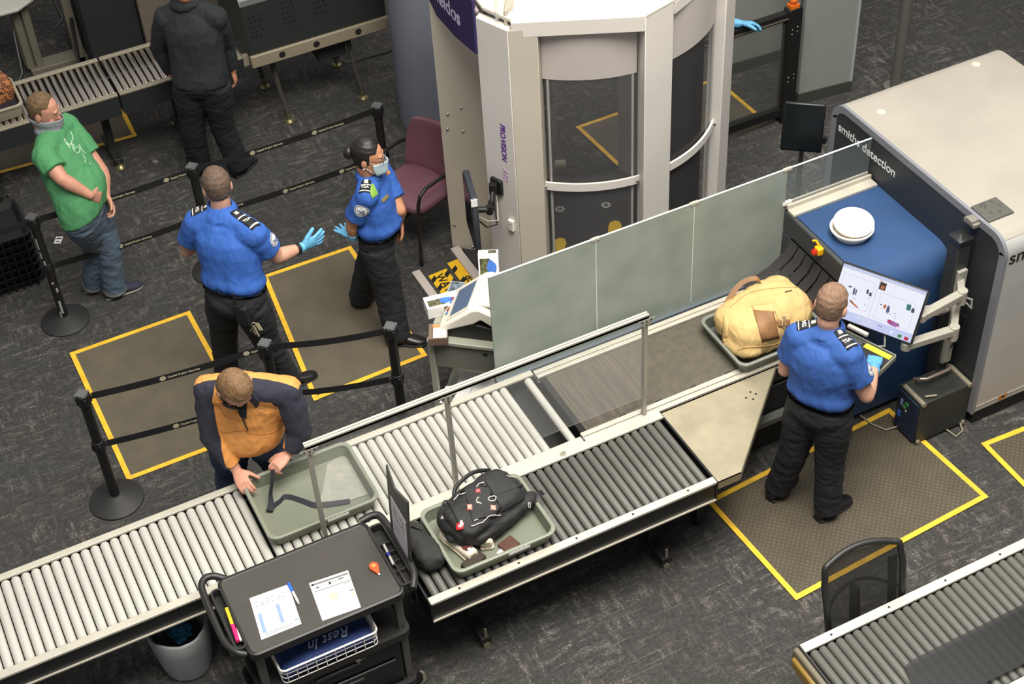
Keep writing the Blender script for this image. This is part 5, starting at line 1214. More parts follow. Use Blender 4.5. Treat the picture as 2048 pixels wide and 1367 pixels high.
def caddy(x0, x1, y0, y1, nm):
    m = MB(); o = rrect((x0+x1)/2, (y0+y1)/2, (x1-x0)/2, (y1-y0)/2, .03); i = rrect((x0+x1)/2, (y0+y1)/2, (x1-x0)/2-.012, (y1-y0)/2-.012, .02)
    f_ = lambda p, z: [V((x, y, z)) for x, y in p]
    m.loft([f_(o, zc-.07), f_(o, zc+.008), f_(i, zc+.008), f_(i, zc-.045)]); return m.build(nm, CB_, T, ang=50)
caddy(.595, .665, 5.06, 5.50, 'side_caddy'); caddy(1.51, 1.605, 5.03, 5.50, 'side_caddy')
m = MB()
for k in range(4): m.bb(1.525, 1.59, 5.36-.07*k, 5.366-.07*k, zc-.045, zc-.01)
m.bb(1.55, 1.556, 5.05, 5.33, zc-.045, zc-.015); m.build('caddy_divider', M('divider_grey', (54, 52, 47), .5), T)
m = MB(); m.tube(smooth_path([V((.70, 5.565, zc-.02)), V((.66, 5.59, zc)), V((.615, 5.60, zc+.005)), V((.578, 5.57, zc+.005)), V((.565, 5.50, zc)), V((.560, 5.30, zc-.005)), V((.565, 5.15, zc-.01)), V((.60, 5.07, zc-.015)), V((.64, 5.045, zc-.03))]), .020, n=12); m.build('push_handle', CB_, T)
m = MB(); m.tube(smooth_path([V((1.50, 5.57, zc-.01)), V((1.58, 5.57, zc)), V((1.615, 5.52, zc)), V((1.625, 5.30, zc)), V((1.615, 5.10, zc)), V((1.57, 5.01, zc-.02))]), .022, n=12); m.build('end_bumper', CB_, T)
for x in (.70, 1.49):
    for y in (5.06, 5.51): MB().bb(x-.022, x+.022, y-.022, y+.022, .13, zc-.04).build('corner_post', CPO, T, bevel=.006)
for z in (.60, .15):
    m = MB(); o = rrect((xa+xb)/2, (ya+yb)/2, (xb-xa)/2+.01, (yb-ya)/2+.012, .05); m.loft([[V((x, y, z-.03)) for x, y in o], [V((x, y, z+.02)) for x, y in o], [V((x, y, z+.02)) for x, y in rrect((xa+xb)/2, (ya+yb)/2, (xb-xa)/2-.01, (yb-ya)/2-.01, .04)], [V((x, y, z)) for x, y in rrect((xa+xb)/2, (ya+yb)/2, (xb-xa)/2-.012, (yb-ya)/2-.012, .04)]]); m.build('shelf', CB_, T, ang=50)
MB().bb(.73, 1.46, 5.03, 5.50, .17, .56).build('drawer_unit', M('drawer_black', (26, 25, 25), .4), T, bevel=.01)
du = bpy.data.objects['drawer_unit']
for z in (.48, .33): MB().bb(.77, 1.42, 5.012, 5.032, z-.06, z+.06).build('drawer_front', MATS['drawer_black'], du, bevel=.012)
for z in (.505, .355): MB().bb(.95, 1.22, 5.0, 5.015, z-.012, z+.012).build('drawer_pull', M('pull_grey', (44, 43, 42), .35), du, bevel=.005)
m = MB(); m.cyl((1.20, 5.008, .545), (1.20, 4.998, .545), .014); m.box((1.20, 4.995, .53), (.006, .004, .03)); m.tube([(1.20, 4.994, .545), (1.215, 4.988, .55), (1.225, 4.99, .56), (1.24, 4.99, .548)], .003); m.build('lock_and_key', CHROME, du)
for x in (.70, 1.535):
    for y in (5.07, 5.50):
        m = MB(); m.cyl((x, y-.014, .055), (x, y+.014, .055), .055, n=26); m.mi = 1; m.cyl((x, y-.0155, .055), (x, y+.0155, .055), .032, n=20); m.build('caster_wheel', [M('caster_grey', (148, 140, 124), .5), BLK], T)
        m = MB(); m.bb(x-.02, x+.02, y-.022, y+.022, .10, .14); m.bb(x-.012, x+.03, y-.022, y-.017, .05, .12); m.build('caster_fork', BLK, T)

# wire basket with folded blue banner on the middle shelf
T = thing('wire_basket', 'white wire basket on the middle shelf of the black cart', 'basket', (1.06, 5.15, .62))
bx0, bx1, by0, by1, bz0, bz1 = .78, 1.335, 4.985, 5.22, .625, .735
WW = M('white_wire', (222, 216, 210), .4)
m = MB(); rim = [V((x, y, bz1)) for x, y in rrect((bx0+bx1)/2, (by0+by1)/2, (bx1-bx0)/2, (by1-by0)/2, .03)]; m.tube(rim+[rim[0]], .006, n=8); m.build('top_rim', WW, T)
for z in (bz1-.035, bz1-.07, bz0):
    m = MB(); rm = [V((x, y, z)) for x, y in rrect((bx0+bx1)/2, (by0+by1)/2, (bx1-bx0)/2-.004, (by1-by0)/2-.004, .03)]; m.tube(rm+[rm[0]], .003, n=6); m.build('wire_hoop', WW, T)
for x in [bx0+.03+k*.055 for k in range(10)]:
    for y in (by0+.002, by1-.002): MB().cyl((x, y, bz0), (x, y, bz1), .0028, n=6).build('wire', WW, T)
for y in [by0+.03+k*.035 for k in range(6)]:
    for x in (bx0+.003, bx1-.003): MB().cyl((x, y, bz0), (x, y, bz1), .0028, n=6).build('wire', WW, T)
T = thing('folded_banner', 'folded navy banner lettered Rest In, lying in the wire basket', 'banner', (1.06, 5.10, .64))
m = MB()
nx, ny = 24, 8; vs = []; fs = []
for i in range(nx+1):
    for j in range(ny+1):
        x = .80+.515*i/nx; y = 5.0+.21*j/ny; vs.append(V((x, y, .715+.012*mnoise.noise(V((x*9, y*14, 1)))-.03*(abs(i/nx-.5)*2)**4+.008*math.sin(j*1.1))))
for i in range(nx):
    for j in range(ny): a_ = i*(ny+1)+j; fs.append((a_, a_+ny+1, a_+ny+2, a_+1))
n = len(vs); fs2 = [tuple(k+n for k in f)[::-1] for f in fs]; bd = [i*(ny+1) for i in range(nx)]+[nx*(ny+1)+j for j in range(ny)]+[i*(ny+1)+ny for i in range(nx, 0, -1)]+[j for j in range(ny, 0, -1)]
m.add(vs+[v-V((0, 0, .075)) for v in vs], fs+fs2+[(bd[k], bd[(k+1) % len(bd)], bd[(k+1) % len(bd)]+n, bd[k]+n) for k in range(len(bd))])
me = m.mesh('b'); B_ = bvh(me); 
m.build('cloth', M('navy_cloth', (30, 52, 104), .75, var=.08, vs=14), T, ang=180)
SIL = M('silver_print', (176, 186, 206), .5)
text('lettering', 'Rest In', .088, (1.21, 5.10, .735), (-1, .0, 0), (0, -1, .0), SIL, T, .002, sx=.95, shear=.5)

# trash bin
T = thing('waste_bin', 'waste bin with a clear liner and discarded blue gloves beside the cart', 'bin', (at(352, 1246, .385).x, at(352, 1246, .385).y, 0))
c = at(352, 1246, .385); c.z = 0; m = MB(); m.lathe(c, [(.125, .0), (.128, .01), (.162, .36), (.158, .36), (.122, .02), (0, .02)], 36); m.build('bin', M('bin_grey', (112, 112, 112), .5), T, ang=50)
m = MB(); rg = []
for k, (r, z) in enumerate(((.142, .03), (.160, .14), (.172, .26), (.180, .375), (.172, .392), (.163, .385), (.152, .30), (.142, .2))):
    rg.append([c+V((math.cos(a)*(r+.008*mnoise.noise(V((math.cos(a)*3, math.sin(a)*3, z*12)))), math.sin(a)*(r+.008*mnoise.noise(V((math.cos(a)*3, math.sin(a)*3, z*12)))), z+(.015*mnoise.noise(V((math.cos(a)*2, math.sin(a)*2, 5))) if k > 2 else 0))) for a in [2*PI*j/40 for j in range(40)]])
m.loft(rg, cap=False); m.build('clear_liner', glass('liner_film', (206, 206, 206), .50, .25), T, ang=180)
for k, (x, y, z, s_) in enumerate((c.x+a_, c.y+b_, z_, s_) for a_, b_, z_, s_ in ((.005, .03, .29, .045), (.04, .01, .28, .04), (.0, -.005, .27, .04), (-.035, .06, .26, .035))):
    m = MB(); sup(m, (x, y, z), (s_*1.2, s_, s_*.6), (V((.8, .6, 0)), V((-.6, .8, .2)), Z3), .9, .9)
    for j in range(3): m.tube([(x+.02*j-.02, y, z), (x+.02*j-.02, y-.03, z+.02), (x+.02*j-.015, y-.05, z+.01)], .010, n=6, rnd=True)
    me = fuse(m, .007, 3); wrinkle(me, .012, (25, 25, 25), k); off = V((x, y, z-s_*.6))
    for v in me.vertices: v.co -= off
    o = mkobj('crumpled_glove', me, M('teal_glove', (52, 120, 160), .6), ang=180); o.location = off
    tag(o, ('topmost crumpled blue glove in the waste bin', 'crumpled blue glove on the cart side of the waste bin', 'crumpled blue glove nearest the camera in the waste bin', 'crumpled blue glove under the conveyor side of the waste bin')[k], 'glove', 'discarded gloves')

# papers, pens and tape on the cart
INK = [M('form_paper', (222, 222, 219), .7), M('form_grey', (112, 114, 114), .7), M('form_blue', (130, 152, 180), .7), M('form_dark', (50, 50, 52), .7), M('form_pale', (182, 180, 160), .7)]
def paper(corners, label, fn):
    c = [at(x, y, zc-.002) for x, y in corners]; m = MB(); m.prism(c, (0, 0, .0015))
    P = lambda u, v: c[0].lerp(c[1], u).lerp(c[3].lerp(c[2], u), v)+V((0, 0, .0021))
    def bar(u0, v0, u1, v1, k): m.mi = k; m.quad(P(u0, v0), P(u1, v0), P(u1, v1), P(u0, v1))
    fn(bar); return m.solo('printed_form', INK, label, 'paper', 'forms on the cart', smooth=False)
def f1(b):
    rr = random.Random(1)
    for j in range(3):
        for k in range(6):
            if rr.random() < .7: b(.08+k*.14, .13+j*.055, .08+k*.14+.10*rr.uniform(.5, 1), .145+j*.055, 1)
    b(.08, .42, .17, .88, 2); b(.55, .36, .64, .82, 2)
    for j in range(9): b(.22, .40+j*.05, .22+.2*rr.uniform(.4, 1), .412+j*.05, 4); b(.68, .36+j*.05, .68+.24*rr.uniform(.4, 1), .372+j*.05, 4)
    b(.86, .84, .99, .88, 2); b(.12, .90, .80, .912, 1); b(.10, .94, .85, .952, 1)
def f2(b):
    rr = random.Random(2)
    b(.05, .05, .97, .10, 1); b(.03, .055, .09, .10, 3)
    b(.12, .15, .20, .20, 1); b(.28, .17, .36, .18, 1); b(.45, .13, .51, .20, 3); b(.53, .15, .66, .17, 1); b(.70, .12, .84, .165, 1)
    b(.06, .25, .98, .27, 1); b(.06, .31, .9, .32, 4); b(.80, .29, .97, .305, 1)
    for j in range(7): b(.10, .36+j*.04, .10+.18*rr.random(), .367+j*.04, 4)
    b(.36, .42, .58, .60, 4); b(.87, .50, .98, .52, 3); b(.88, .54, .97, .68, 4)
paper([(499, 1196), (577, 1168), (603, 1247), (523, 1279)], 'left printed form on the cart, beside the blue capped marker', f1)
paper([(618, 1166), (696, 1140), (722, 1214), (645, 1241)], 'right printed form on the cart, with a grey title bar', f2)
def pen(p, q, z, r, cols, label, cat='pen'):
    p, q = at(*p, z), at(*q, z); m = MB(); d = (q-p)
    for k, (t0, t1, rr_, ci) in enumerate(cols): m.mi = ci[0]; m.cyl(p+d*t0, p+d*t1, r*rr_, n=14)
    return m.solo('marker_pen', [c[3][1] for c in sorted({c[3][0]: c for c in cols}.items()) for c in [c[1]]], label, cat)
BLU, GREYP, YP, PK, VIO = M('blue_cap', (44, 98, 200), .4), M('grey_barrel', (196, 192, 184), .4), M('yellow_barrel', (236, 190, 40), .4), M('pink_barrel', (226, 40, 110), .4), M('violet_band', (70, 70, 160), .4)
pen((577, 1166), (598, 1207), zc+.007, .0085, [(0, .42, 1, (0, BLU)), (.42, .9, .9, (1, GREYP)), (.9, 1, .6, (1, GREYP))], 'grey marker with a blue cap between the two forms on the cart', 'marker')
pen((768, 1089), (787, 1128), zc-.004, .0085, [(0, .4, .9, (0, GREYP)), (.4, .6, 1.0, (1, VIO)), (.6, 1, .9, (0, GREYP))], 'pale marker with a violet band in the right hand caddy of the cart', 'marker')
pen((453, 1216), (465, 1250), zc-.004, .010, [(0, 1, 1, (0, YP))], 'yellow pen in the left caddy of the cart', 'pen')
pen((465, 1249), (476, 1282), zc-.004, .011, [(0, .3, 1, (0, PK)), (.3, 1, 1, (0, PK))], 'pink pen in the left caddy of the cart', 'pen')
pen((469, 1234), (482, 1281), zc-.006, .006, [(0, 1, 1, (0, WHT))], 'thin white pen beside the pink pen in the left caddy', 'pen')
c = at(748, 1133, zc+.008); T = thing('tape_dispenser', 'small orange tape dispenser on the cart', 'tape dispenser', c-V((0, 0, .009)))
d = (at(760, 1150, zc)-at(748, 1133, zc)).normalized(); s_ = V((-d.y, d.x, 0)); m = MB()
o = [c+d*(.030*math.cos(a))+s_*(.026*math.sin(a))-Z3*.009 for a in [2*PI*k/20 for k in range(3, 18)]]+[c+d*.052-s_*.008-Z3*.009, c+d*.055+s_*.006-Z3*.009]
m.prism(o, (0, 0, .02)); m.build('shell', M('orange_shell', (222, 90, 44), .4), T, bevel=.004)
m = MB(); m.cyl(c+Z3*.011, c+Z3*.013, .010); m.build('hub', M('light_orange', (240, 160, 90), .4), T)
m = MB(); m.box(c+d*.058, (.012, .010, .006), (d, s_, Z3)); m.build('tape_end', WHT, T)

# ------------------------------------------------------------------ mesh office chair behind the near right conveyor
T = thing('mesh_chair', 'black mesh backed office chair behind the lower right conveyor', 'chair', (3.70, 4.10, 0))
F = V((-.10, -.99, 0)).normalized(); W = V((.99, -.10, 0)).normalized(); c = V((3.70, 3.93, 0))
def mb(u, v):  # back surface: u -1..1 across, v 0..1 up
    hw = .215+.025*v-.05*max(0, v-.8)*2; hw *= (1.0-.0*v)
    return c+W*(u*hw)+Z3*(.50+.56*v)+F*(.045*u*u-.02+.07*(1-v)-.06*v*v)
BF = M('chair_frame', (34, 34, 33), .45)
def gridm(fn, nu, nv, th, mat, nm):
    vs = [fn(i/nu*2-1, j/nv) for i in range(nu+1) for j in range(nv+1)]; n = len(vs); fs = []
    for i in range(nu):
        for j in range(nv): a_ = i*(nv+1)+j; fs.append((a_, a_+nv+1, a_+nv+2, a_+1))
    return MB().add(vs, fs).build(nm, mat, T, ang=180)
meshmat = lambda: glass('black_mesh', (28, 27, 25), .80, .8)
gridm(mb, 12, 14, 0, meshmat(), 'mesh_back')
pts = [mb(-1, v/10) for v in range(0, 10)]+[mb(u/6*1.0, 1-.0*abs(u))+Z3*(.035*(1-(u/6)**2)) for u in range(-6, 7)]+[mb(1, v/10) for v in range(9, -1, -1)]
MB().tube(smooth_path(pts, 3), .018, n=12).build('back_frame', BF, T)
MB().tube([mb(-1, .0), mb(-.5, -.02), mb(.5, -.02), mb(1, 0)], .018).build('lower_frame', BF, T)
m = MB(); m.tube(smooth_path([mb(-.98, .42)-F*.03, mb(-.5, .5)-F*.06, mb(0, .56)-F*.06, mb(.5, .52)-F*.06, mb(.98, .46)-F*.03]), .010, n=8); m.build('lumbar_bar', BF, T)
m = MB(); m.bar(mb(0, .0)-F*.06, mb(0, .5)-F*.06, .07, .02); m.build('spine', BF, T)
m = MB(); m.bb(0, 0, 0, 0, 0, 0) if False else None
m.bar(mb(.80, .05), mb(.80, .86), .05, .006); m.build('side_web', BLKM, T)
m = MB(); sup(m, c+F*.27+Z3*.47, (.24, .24, .045), (W, F, Z3), .5, .5); m.build('seat', M('seat_black', (26, 26, 27), .85), T, ang=180)
m = MB(); m.cyl(c+F*.27+Z3*.12, c+F*.27+Z3*.44, .03); m.build('gas_column', BLK, T)
for k in range(5):
    a = 2*PI*k/5+.3; q = c+F*.27+V((math.cos(a), math.sin(a), 0))*.29; m = MB(); m.bar(c+F*.27+Z3*.11, q+Z3*.085, .04, .03); m.build('base_leg', BLK, T)
    m = MB(); m.cyl(q+V((-math.sin(a), math.cos(a), 0))*.02+Z3*.028, q-V((-math.sin(a), math.cos(a), 0))*.02+Z3*.028, .028, n=16); m.build('caster', BLK, T)
# ------------------------------------------------------------------ people
HU = [-.122, -.112, -.095, -.07, -.04, 0.0, .04, .075, .100, .116, .122]
HWd = [.020, .038, .050, .060, .067, .073, .076, .070, .053, .028, .010]
HFr = [.075, .090, .096, .095, .094, .096, .094, .080, .055, .022, .000]
HBk = [.030, .010, -.020, -.055, -.080, -.094, -.100, -.094, -.074, -.045, -.020]
def hsurf(u, a, off=0.0, k=1.0):
    w_, f_, b_ = np.interp(u, HU, HWd), np.interp(u, HU, HFr), np.interp(u, HU, HBk); mid, hf = (f_+b_)/2, (f_-b_)/2
    s_ = (w_+off)*math.sin(a); fw = mid+(hf+off)*math.cos(a)
    return V((s_, fw, u + (off if u > .11 else 0)))*k
def basis(look, pitch, tilt=0.0):
    """head axes: right, forward, up; look = heading in world degrees, pitch = degrees down"""
    y = math.radians(look); p = math.radians(pitch)
    F = V((math.cos(y)*math.cos(p), math.sin(y)*math.cos(p), -math.sin(p))); U = V((math.cos(y)*math.sin(p), math.sin(y)*math.sin(p), math.cos(p)))
    S = F.cross(U); R_ = Matrix.Rotation(math.radians(tilt), 3, F); return R_ @ S, F, R_ @ U
def head_parts(m, c, S, F, U, k=1.0):
    Pt = lambda q: c+S*q.x+F*q.y+U*q.z
    us = np.linspace(HU[0], HU[-1], 22)
    m.loft([[Pt(hsurf(u, a, 0, k)) for a in [2*PI*j/28 for j in range(28)]] for u in us])
    ex = (S, F, U)
    m.ell(Pt(V((0, .095, -.012))*k), (.010*k, .013*k, .030*k), ex, 12, 8); m.ell(Pt(V((0, .102, -.030))*k), (.015*k, .014*k, .011*k), ex, 12, 8)
    m.ell(Pt(V((0, .086, .032))*k), (.052*k, .014*k, .010*k), ex, 14, 8); m.ell(Pt(V((0, .094, -.068))*k), (.024*k, .008*k, .009*k), ex, 12, 8); m.ell(Pt(V((0, .088, -.102))*k), (.026*k, .014*k, .016*k), ex, 12, 8)
    for s_ in (-1, 1): m.ell(Pt(V((s_*.080, -.012, -.008))*k), (.010*k, .020*k, .033*k), ex, 12, 8); m.ell(Pt(V((s_*.044, .066, -.035))*k), (.020*k, .014*k, .018*k), ex, 10, 6)
def hand_parts(m, wr, d, n, th, curl=.35, spread=.12, k=1.0, grow=0.0, tc=0.5):
    """wr wrist, d finger direction, n palm-facing direction, th thumb side direction"""
    d = V(d).normalized(); n = (V(n)-d*V(n).dot(d)).normalized(); w_ = V(th); w_ = (w_-d*w_.dot(d)-n*w_.dot(n)).normalized()
    rings = []
    for t, hw, ht in ((-.015, .026, .021), (.01, .030, .020), (.04, .039, .017), (.07, .042, .015), (.092, .040, .012)):
        rings.append([wr+d*(t*k)+(w_*math.cos(a)*(hw*k+grow)+n*math.sin(a)*(ht*k+grow)) for a in [2*PI*j/16 for j in range(16)]])
    m.loft(rings)
    for i, (o, L_) in enumerate(((.030, .070), (.010, .079), (-.011, .073), (-.030, .058))):
        p = wr+d*(.086*k)+w_*(o*k); dd = (d+w_*(o/.03*spread)).normalized(); a = curl*(1+.12*i); pts = [p-dd*.02*k, p]; ang = 0
        for L2_ in (.45, .31, .24):
            ang += a; v = dd*math.cos(ang)+n*math.sin(ang); p = p+v*(L_*k*L2_); pts.append(p)
        m.tube(pts, [.0095*k+grow, .0098*k+grow, .0090*k+grow, .0084*k+grow, .0072*k+grow], n=10, rnd=True)
    p = wr+d*(.022*k)+w_*(.022*k); v = (w_*.75+d*.72+n*.28*(.6+tc)).normalized(); p1 = p+v*.042*k; v2 = (v*.9+d*.35+n*.5*tc).normalized(); p2 = p1+v2*.032*k; p3 = p2+(v2+n*.4*tc).normalized()*.024*k
    m.tube([p, p1, p2, p3], [.016*k+grow, .0125*k+grow, .0108*k+grow, .009*k+grow], n=12, rnd=True)
def mixv(a, b, t): return a+(b-a)*t
TORSO = [(-.20, .10, .075, .085), (-.10, .155, .095, .115), (0, .170, .110, .122), (.15, .168, .116, .112), (.32, .160, .118, .104), (.5, .165, .120, .108), (.72, .178, .116, .114), (.88, .172, .098, .106), (.99, .135, .072, .086), (1.08, .085, .056, .070), (1.14, .062, .052, .060)]
def torso(m, J, off=0.0, t0=-.3, t1=2, bk=1.0, belly=0.0, n=28, wide=1.0, tuck=None):
    S, Sh = J['S'], J['Sh']; hip, C = J['hip'], J['C']; rings = []; ts = [q[0] for q in TORSO]
    for t in [x for x in np.linspace(-.20, 1.14, 26) if t0-1e-6 <= x <= t1+1e-6]:
        a, f_, b_ = [np.interp(t, ts, [q[i] for q in TORSO]) for i in (1, 2, 3)]
        by = belly*math.exp(-((t-.28)/.26)**2); f_ += by; a += by*.45
        off_ = off
        if tuck is not None: off_ = off-.022 if t < tuck-.005 else off+.016*math.exp(-((t-tuck-.10)/.07)**2)
        s_ = mixv(Sh, S, min(1, max(0, t))).normalized(); up = (C-hip).normalized(); F = up.cross(s_).normalized()
        k = bk if t < .95 else mixv(bk, 1.0, min(1, (t-.95)/.15)); p = hip+(C-hip)*t
        if t > .99: p = p.lerp(J['neck'], min(1, (t-.99)/.15)*.9)
        ring = []
        for j in range(n):
            th = 2*PI*j/n; cs, sn = math.cos(th), math.sin(th); e = .86
            x = math.copysign(abs(cs)**e, cs)*(a*k*(wide if t > .4 else 1)+off_); y = math.copysign(abs(sn)**e, sn)*((f_ if sn > 0 else b_)*k+off_)
            ring.append(p+s_*x+F*y)
        rings.append(ring)
    m.loft(rings)
def seg(a, b, n=3): return [a.lerp(b, i/n) for i in range(n+1)]
def person(label, J, L, name='person', group=None):
    """J joints, L looks"""
    base = V(((J['anL'].x+J['anR'].x)/2, (J['anL'].y+J['anR'].y)/2, 0)); T = thing(name, label, 'person', base, group)
    if 'face' in J:
        y_ = math.radians(J['face']); s_ = V((math.sin(y_), -math.cos(y_), 0)); c0 = J['C0']; J['shR'] = c0+s_*J.get('sw', .19); J['shL'] = c0-s_*J.get('sw', .19)
    J['S'] = (J['shR']-J['shL']).normalized(); J['C'] = (J['shR']+J['shL'])/2
    Sh = J.get('Sh'); J['Sh'] = V(Sh).normalized() if Sh is not None else V((J['S'].x, J['S'].y, 0)).normalized()
    bk = L.get('bulk', 1.0); belly = L.get('belly', 0); S, F, U = basis(*J['look']); hc = J['head']; hk = L.get('hk', 1.0)
    hj = {s_: J['hip']+J['Sh']*(.088*bk*(1 if s_ == 'R' else -1))-Z3*.02 for s_ in 'LR'}
    # one continuous body
    m = MB(); torso(m, J, -.004, bk=bk*.96, belly=belly*.9)
    head_parts(m, hc, S, F, U, hk); m.tube([J['neck']-(J['neck']-J['C'])*.3, J['neck'], hc-U*.075*hk-F*.018*hk, hc-U*.03*hk-F*.02*hk], [.068*bk, .060*bk, .056*hk, .055*hk], n=20)
    hands = {}
    for s_ in 'LR':
        sh, el, wr = J['sh'+s_], J['el'+s_], J['wr'+s_]; ab = L.get('arm', 1.0)
        m.tube([J['C'].lerp(sh, .5), sh]+seg(sh, el)[1:], [.066, .062*ab, .055*ab, .050*ab, .043*ab], n=16, rnd=True)
        m.tube(seg(el, wr, 4), [.042*ab, .045*ab, .040*ab, .033*ab, .028*ab], n=16, rnd=True)
        hd = J['hand'+s_]; hands[s_] = hd; hand_parts(m, wr+V(hd['d']).normalized()*.012, hd['d'], hd['n'], hd['t'], hd.get('curl', .35), hd.get('spread', .12), hd.get('k', 1.0), tc=hd.get('tc', .5))
        m.tube(seg(hj[s_], J['kn'+s_])+seg(J['kn'+s_], J['an'+s_])[1:], [.088*bk, .078*bk, .066, .055, .055, .048, .040], n=16, rnd=True)
        to = V(J['toe'+s_]).normalized(); an = J['an'+s_]; z0 = J.get('gz'+s_, .0)
        m.tube([an-to*.03+Z3*(-.03), an+to*.06-Z3*.05, an+to*.14-Z3*.062], [.036, .034, .024], n=12, rnd=True)
    me = fuse(m, .0075 if not L.get('fine') else .0058, 3, .4); place(me, 'body', L['skin'], T)
    # hair
    hm = L['hairfn']; th = L.get('hair_t', .010); us = np.linspace(HU[1], HU[-1], 44); na = 72; rings = []
    def smst(x): x = min(1, max(0, x)); return x*x*(3-2*x)
    for u in us:
        rg = []
        for j in range(na):
            a = 2*PI*j/na; q = hsurf(u, a, 0); val = hm(q.x, q.y, q.z); o = -.010+(th+.010)*smst(.5+val/.012)
            q2 = hsurf(u, a, o, hk); rg.append(hc+S*q2.x+F*q2.y+U*(q2.z+(o*.8 if u > .09 else 0)))
        rings.append(rg)
    h = MB(); h.loft(rings); hme = h.mesh('hair'); wrinkle(hme, L.get('hair_n', .003), (60, 60, 60), 1); place(hme, 'hair', L['hair'], T)
    # eyes
    if L.get('eyes'):
        for s_ in (-1, 1):
            e = MB(); c_ = hc+S*(.031*s_*hk)+F*(.079*hk)+U*(.008*hk); e.ell(c_, (.011, .011, .011), (S, F, U), 14, 10); e.mi = 1; e.ell(c_+F*.0085, (.006, .0045, .006), (S, F, U), 10, 8); e.build('eye', [M('eye_white', (220, 214, 206), .3), M('eye_dark', (40, 28, 20), .2)], T, ang=180)
    # trousers
    m = MB(); torso(m, J, .012, -.3, L.get('waist', .17), bk, belly*.8)
    lr = L.get('leg', 1.0)
    for s_ in 'LR':
        an = J['an'+s_]; m.tube(seg(hj[s_], J['kn'+s_])+seg(J['kn'+s_], an+Z3*-.02)[1:], [.103*bk*lr, .104*bk*lr, .098*lr, .092*lr, .088*lr, .085*lr, .084*lr], n=18)
    me = fuse(m, .009, 5); wrinkle(me, .007, (7, 7, 11), J['hip'].x, True); wrinkle(me, .004, (15, 15, 22), 4, True); TR_ = place(me, 'trousers', L['trousers'], T)
    if L.get('belt'):
        m = MB(); rings = []
        t = L.get('waist', .17)-.03; m2 = MB(); torso(m2, J, .022, t-.045, t+.03, bk, belly*.8)
        m2.build('belt', BLK, T, ang=180)
    # shirt
    m = MB(); so = L.get('shirt_off', .014); torso(m, J, so, L.get('hem', .08), 1.07, bk, belly, tuck=L.get('waist', .17) if L.get('tuck', 1) else None)
    nb = J['neck']-(J['neck']-J['C'])*.30
    m.tube([J['C'].lerp(nb, .2), nb, nb+(J['neck']-nb)*.55], [.088*bk, .077*bk, .071*bk], n=24)
    for s_ in 'LR': m.tube([nb.lerp(J['C'], .25), nb.lerp(J['sh'+s_], .5)-Z3*.004, J['sh'+s_]], [.085*bk, .078*bk, .076*bk], n=20)
    sl = L.get('sleeve', .62)
    for s_ in 'LR':
        sh, el, wr = J['sh'+s_], J['el'+s_], J['wr'+s_]; ab = L.get('arm', 1.0)
        if sl <= 1: m.tube([J['C'].lerp(sh, .45), sh]+seg(sh, sh.lerp(el, sl))[1:], [.078, .080*ab, .080*ab, .079*ab, .080*ab], n=20, rnd=False); m.ell(sh, (.079*ab,)*3)
        else:
            we = el.lerp(wr, sl-1); m.tube([J['C'].lerp(sh, .45), sh]+seg(sh, el)[1:]+seg(el, we)[1:], [.080, .082*ab, .076*ab, .068*ab, .062*ab, .058*ab, .052*ab, .045*ab], n=20); m.ell(sh, (.079*ab,)*3)
    me = fuse(m, L.get('shirt_vox', .008), L.get('shirt_it', 8))
    wrinkle(me, .006, (9, 9, 5), J['C'].x, True); wrinkle(me, .0035, (18, 18, 9), 7, True); sb = bvh(me)
    mats = L['shirt'] if isinstance(L['shirt'], (list, tuple)) else [L['shirt']]; so_ = place(me, L.get('shirt_name', 'shirt'), mats, T)
    if L.get('shirt_fn'):
        off = wl(T)
        g = L['shirt_fn']; md = so_.data; use = {}
        for p in md.polygons:
            p.material_index = 0 if g(p.center+off) < 0 else 1
            for vi in p.vertices: use[vi] = use.get(vi, 0) | (1 << p.material_index)
        for _ in range(2):
            for vi, k in use.items():
                if k != 3: continue
                vv = md.vertices[vi]; q = vv.co+off; g0 = g(q); e = .0015; gr = V([(g(q+V((e if i == 0 else 0, e if i == 1 else 0, e if i == 2 else 0)))-g0)/e for i in range(3)])
                nn = vv.normal; gr = gr-nn*gr.dot(nn)
                if gr.length > .2: st = -gr*(g0/gr.length_squared); vv.co += st if st.length < .006 else st.normalized()*.006
    if L.get('collar'):
        n_ = (hc-U*.08-J['neck']).normalized(); x, y, _ = frame(n_); Ft = J['S'].cross(V((0, 0, -1)));
        f0 = (J['C']-J['hip']).cross(J['S']).normalized(); rg = []
        for k in range(33):
            a = .35+(2*PI-.70)*k/32; dr = f0*math.cos(a)+J['S']*math.sin(a); dr = (dr-n_*dr.dot(n_)).normalized(); c_ = J['neck']+n_*.024; r1, r2 = .064*bk, .094*bk
            rg.append([c_+dr*r1+n_*.016, c_+dr*(r1+.008)+n_*.020, c_+dr*r2-n_*.020, c_+dr*(r2-.008)-n_*.030, c_+dr*(r1-.002)-n_*.03])
        MB().loft(rg).build('collar', mats[0], T, ang=180)
    # shoes
    for s_ in 'LR':
        to = V(J['toe'+s_]); to.z = 0; to.normalize(); si = V((to.y, -to.x, 0)); an = J['an'+s_]; gz = J.get('gz'+s_, .0); c_ = V((an.x, an.y, gz)); lift = J.get('lift'+s_, 0)
        def ring(t, w_, z0, z1, n=14):
            q = c_+to*t+Z3*(max(0, (.10-t))*lift*1.0); return [q+si*(w_*math.cos(a))+Z3*(z0+(z1-z0)*(.5+.5*math.sin(a))) for a in [2*PI*k/n for k in range(n)]]
        pf = [(-.085, .026, .075), (-.075, .034, .10), (-.02, .040, .105), (.04, .041, .092), (.10, .047, .068), (.155, .046, .054), (.190, .034, .045), (.205, .014, .032)]
        m = MB(); m.loft([ring(t, w_, .010, h_) for t, w_, h_ in pf]); sh_ = m.build('shoe', L['shoes'], T, ang=180)
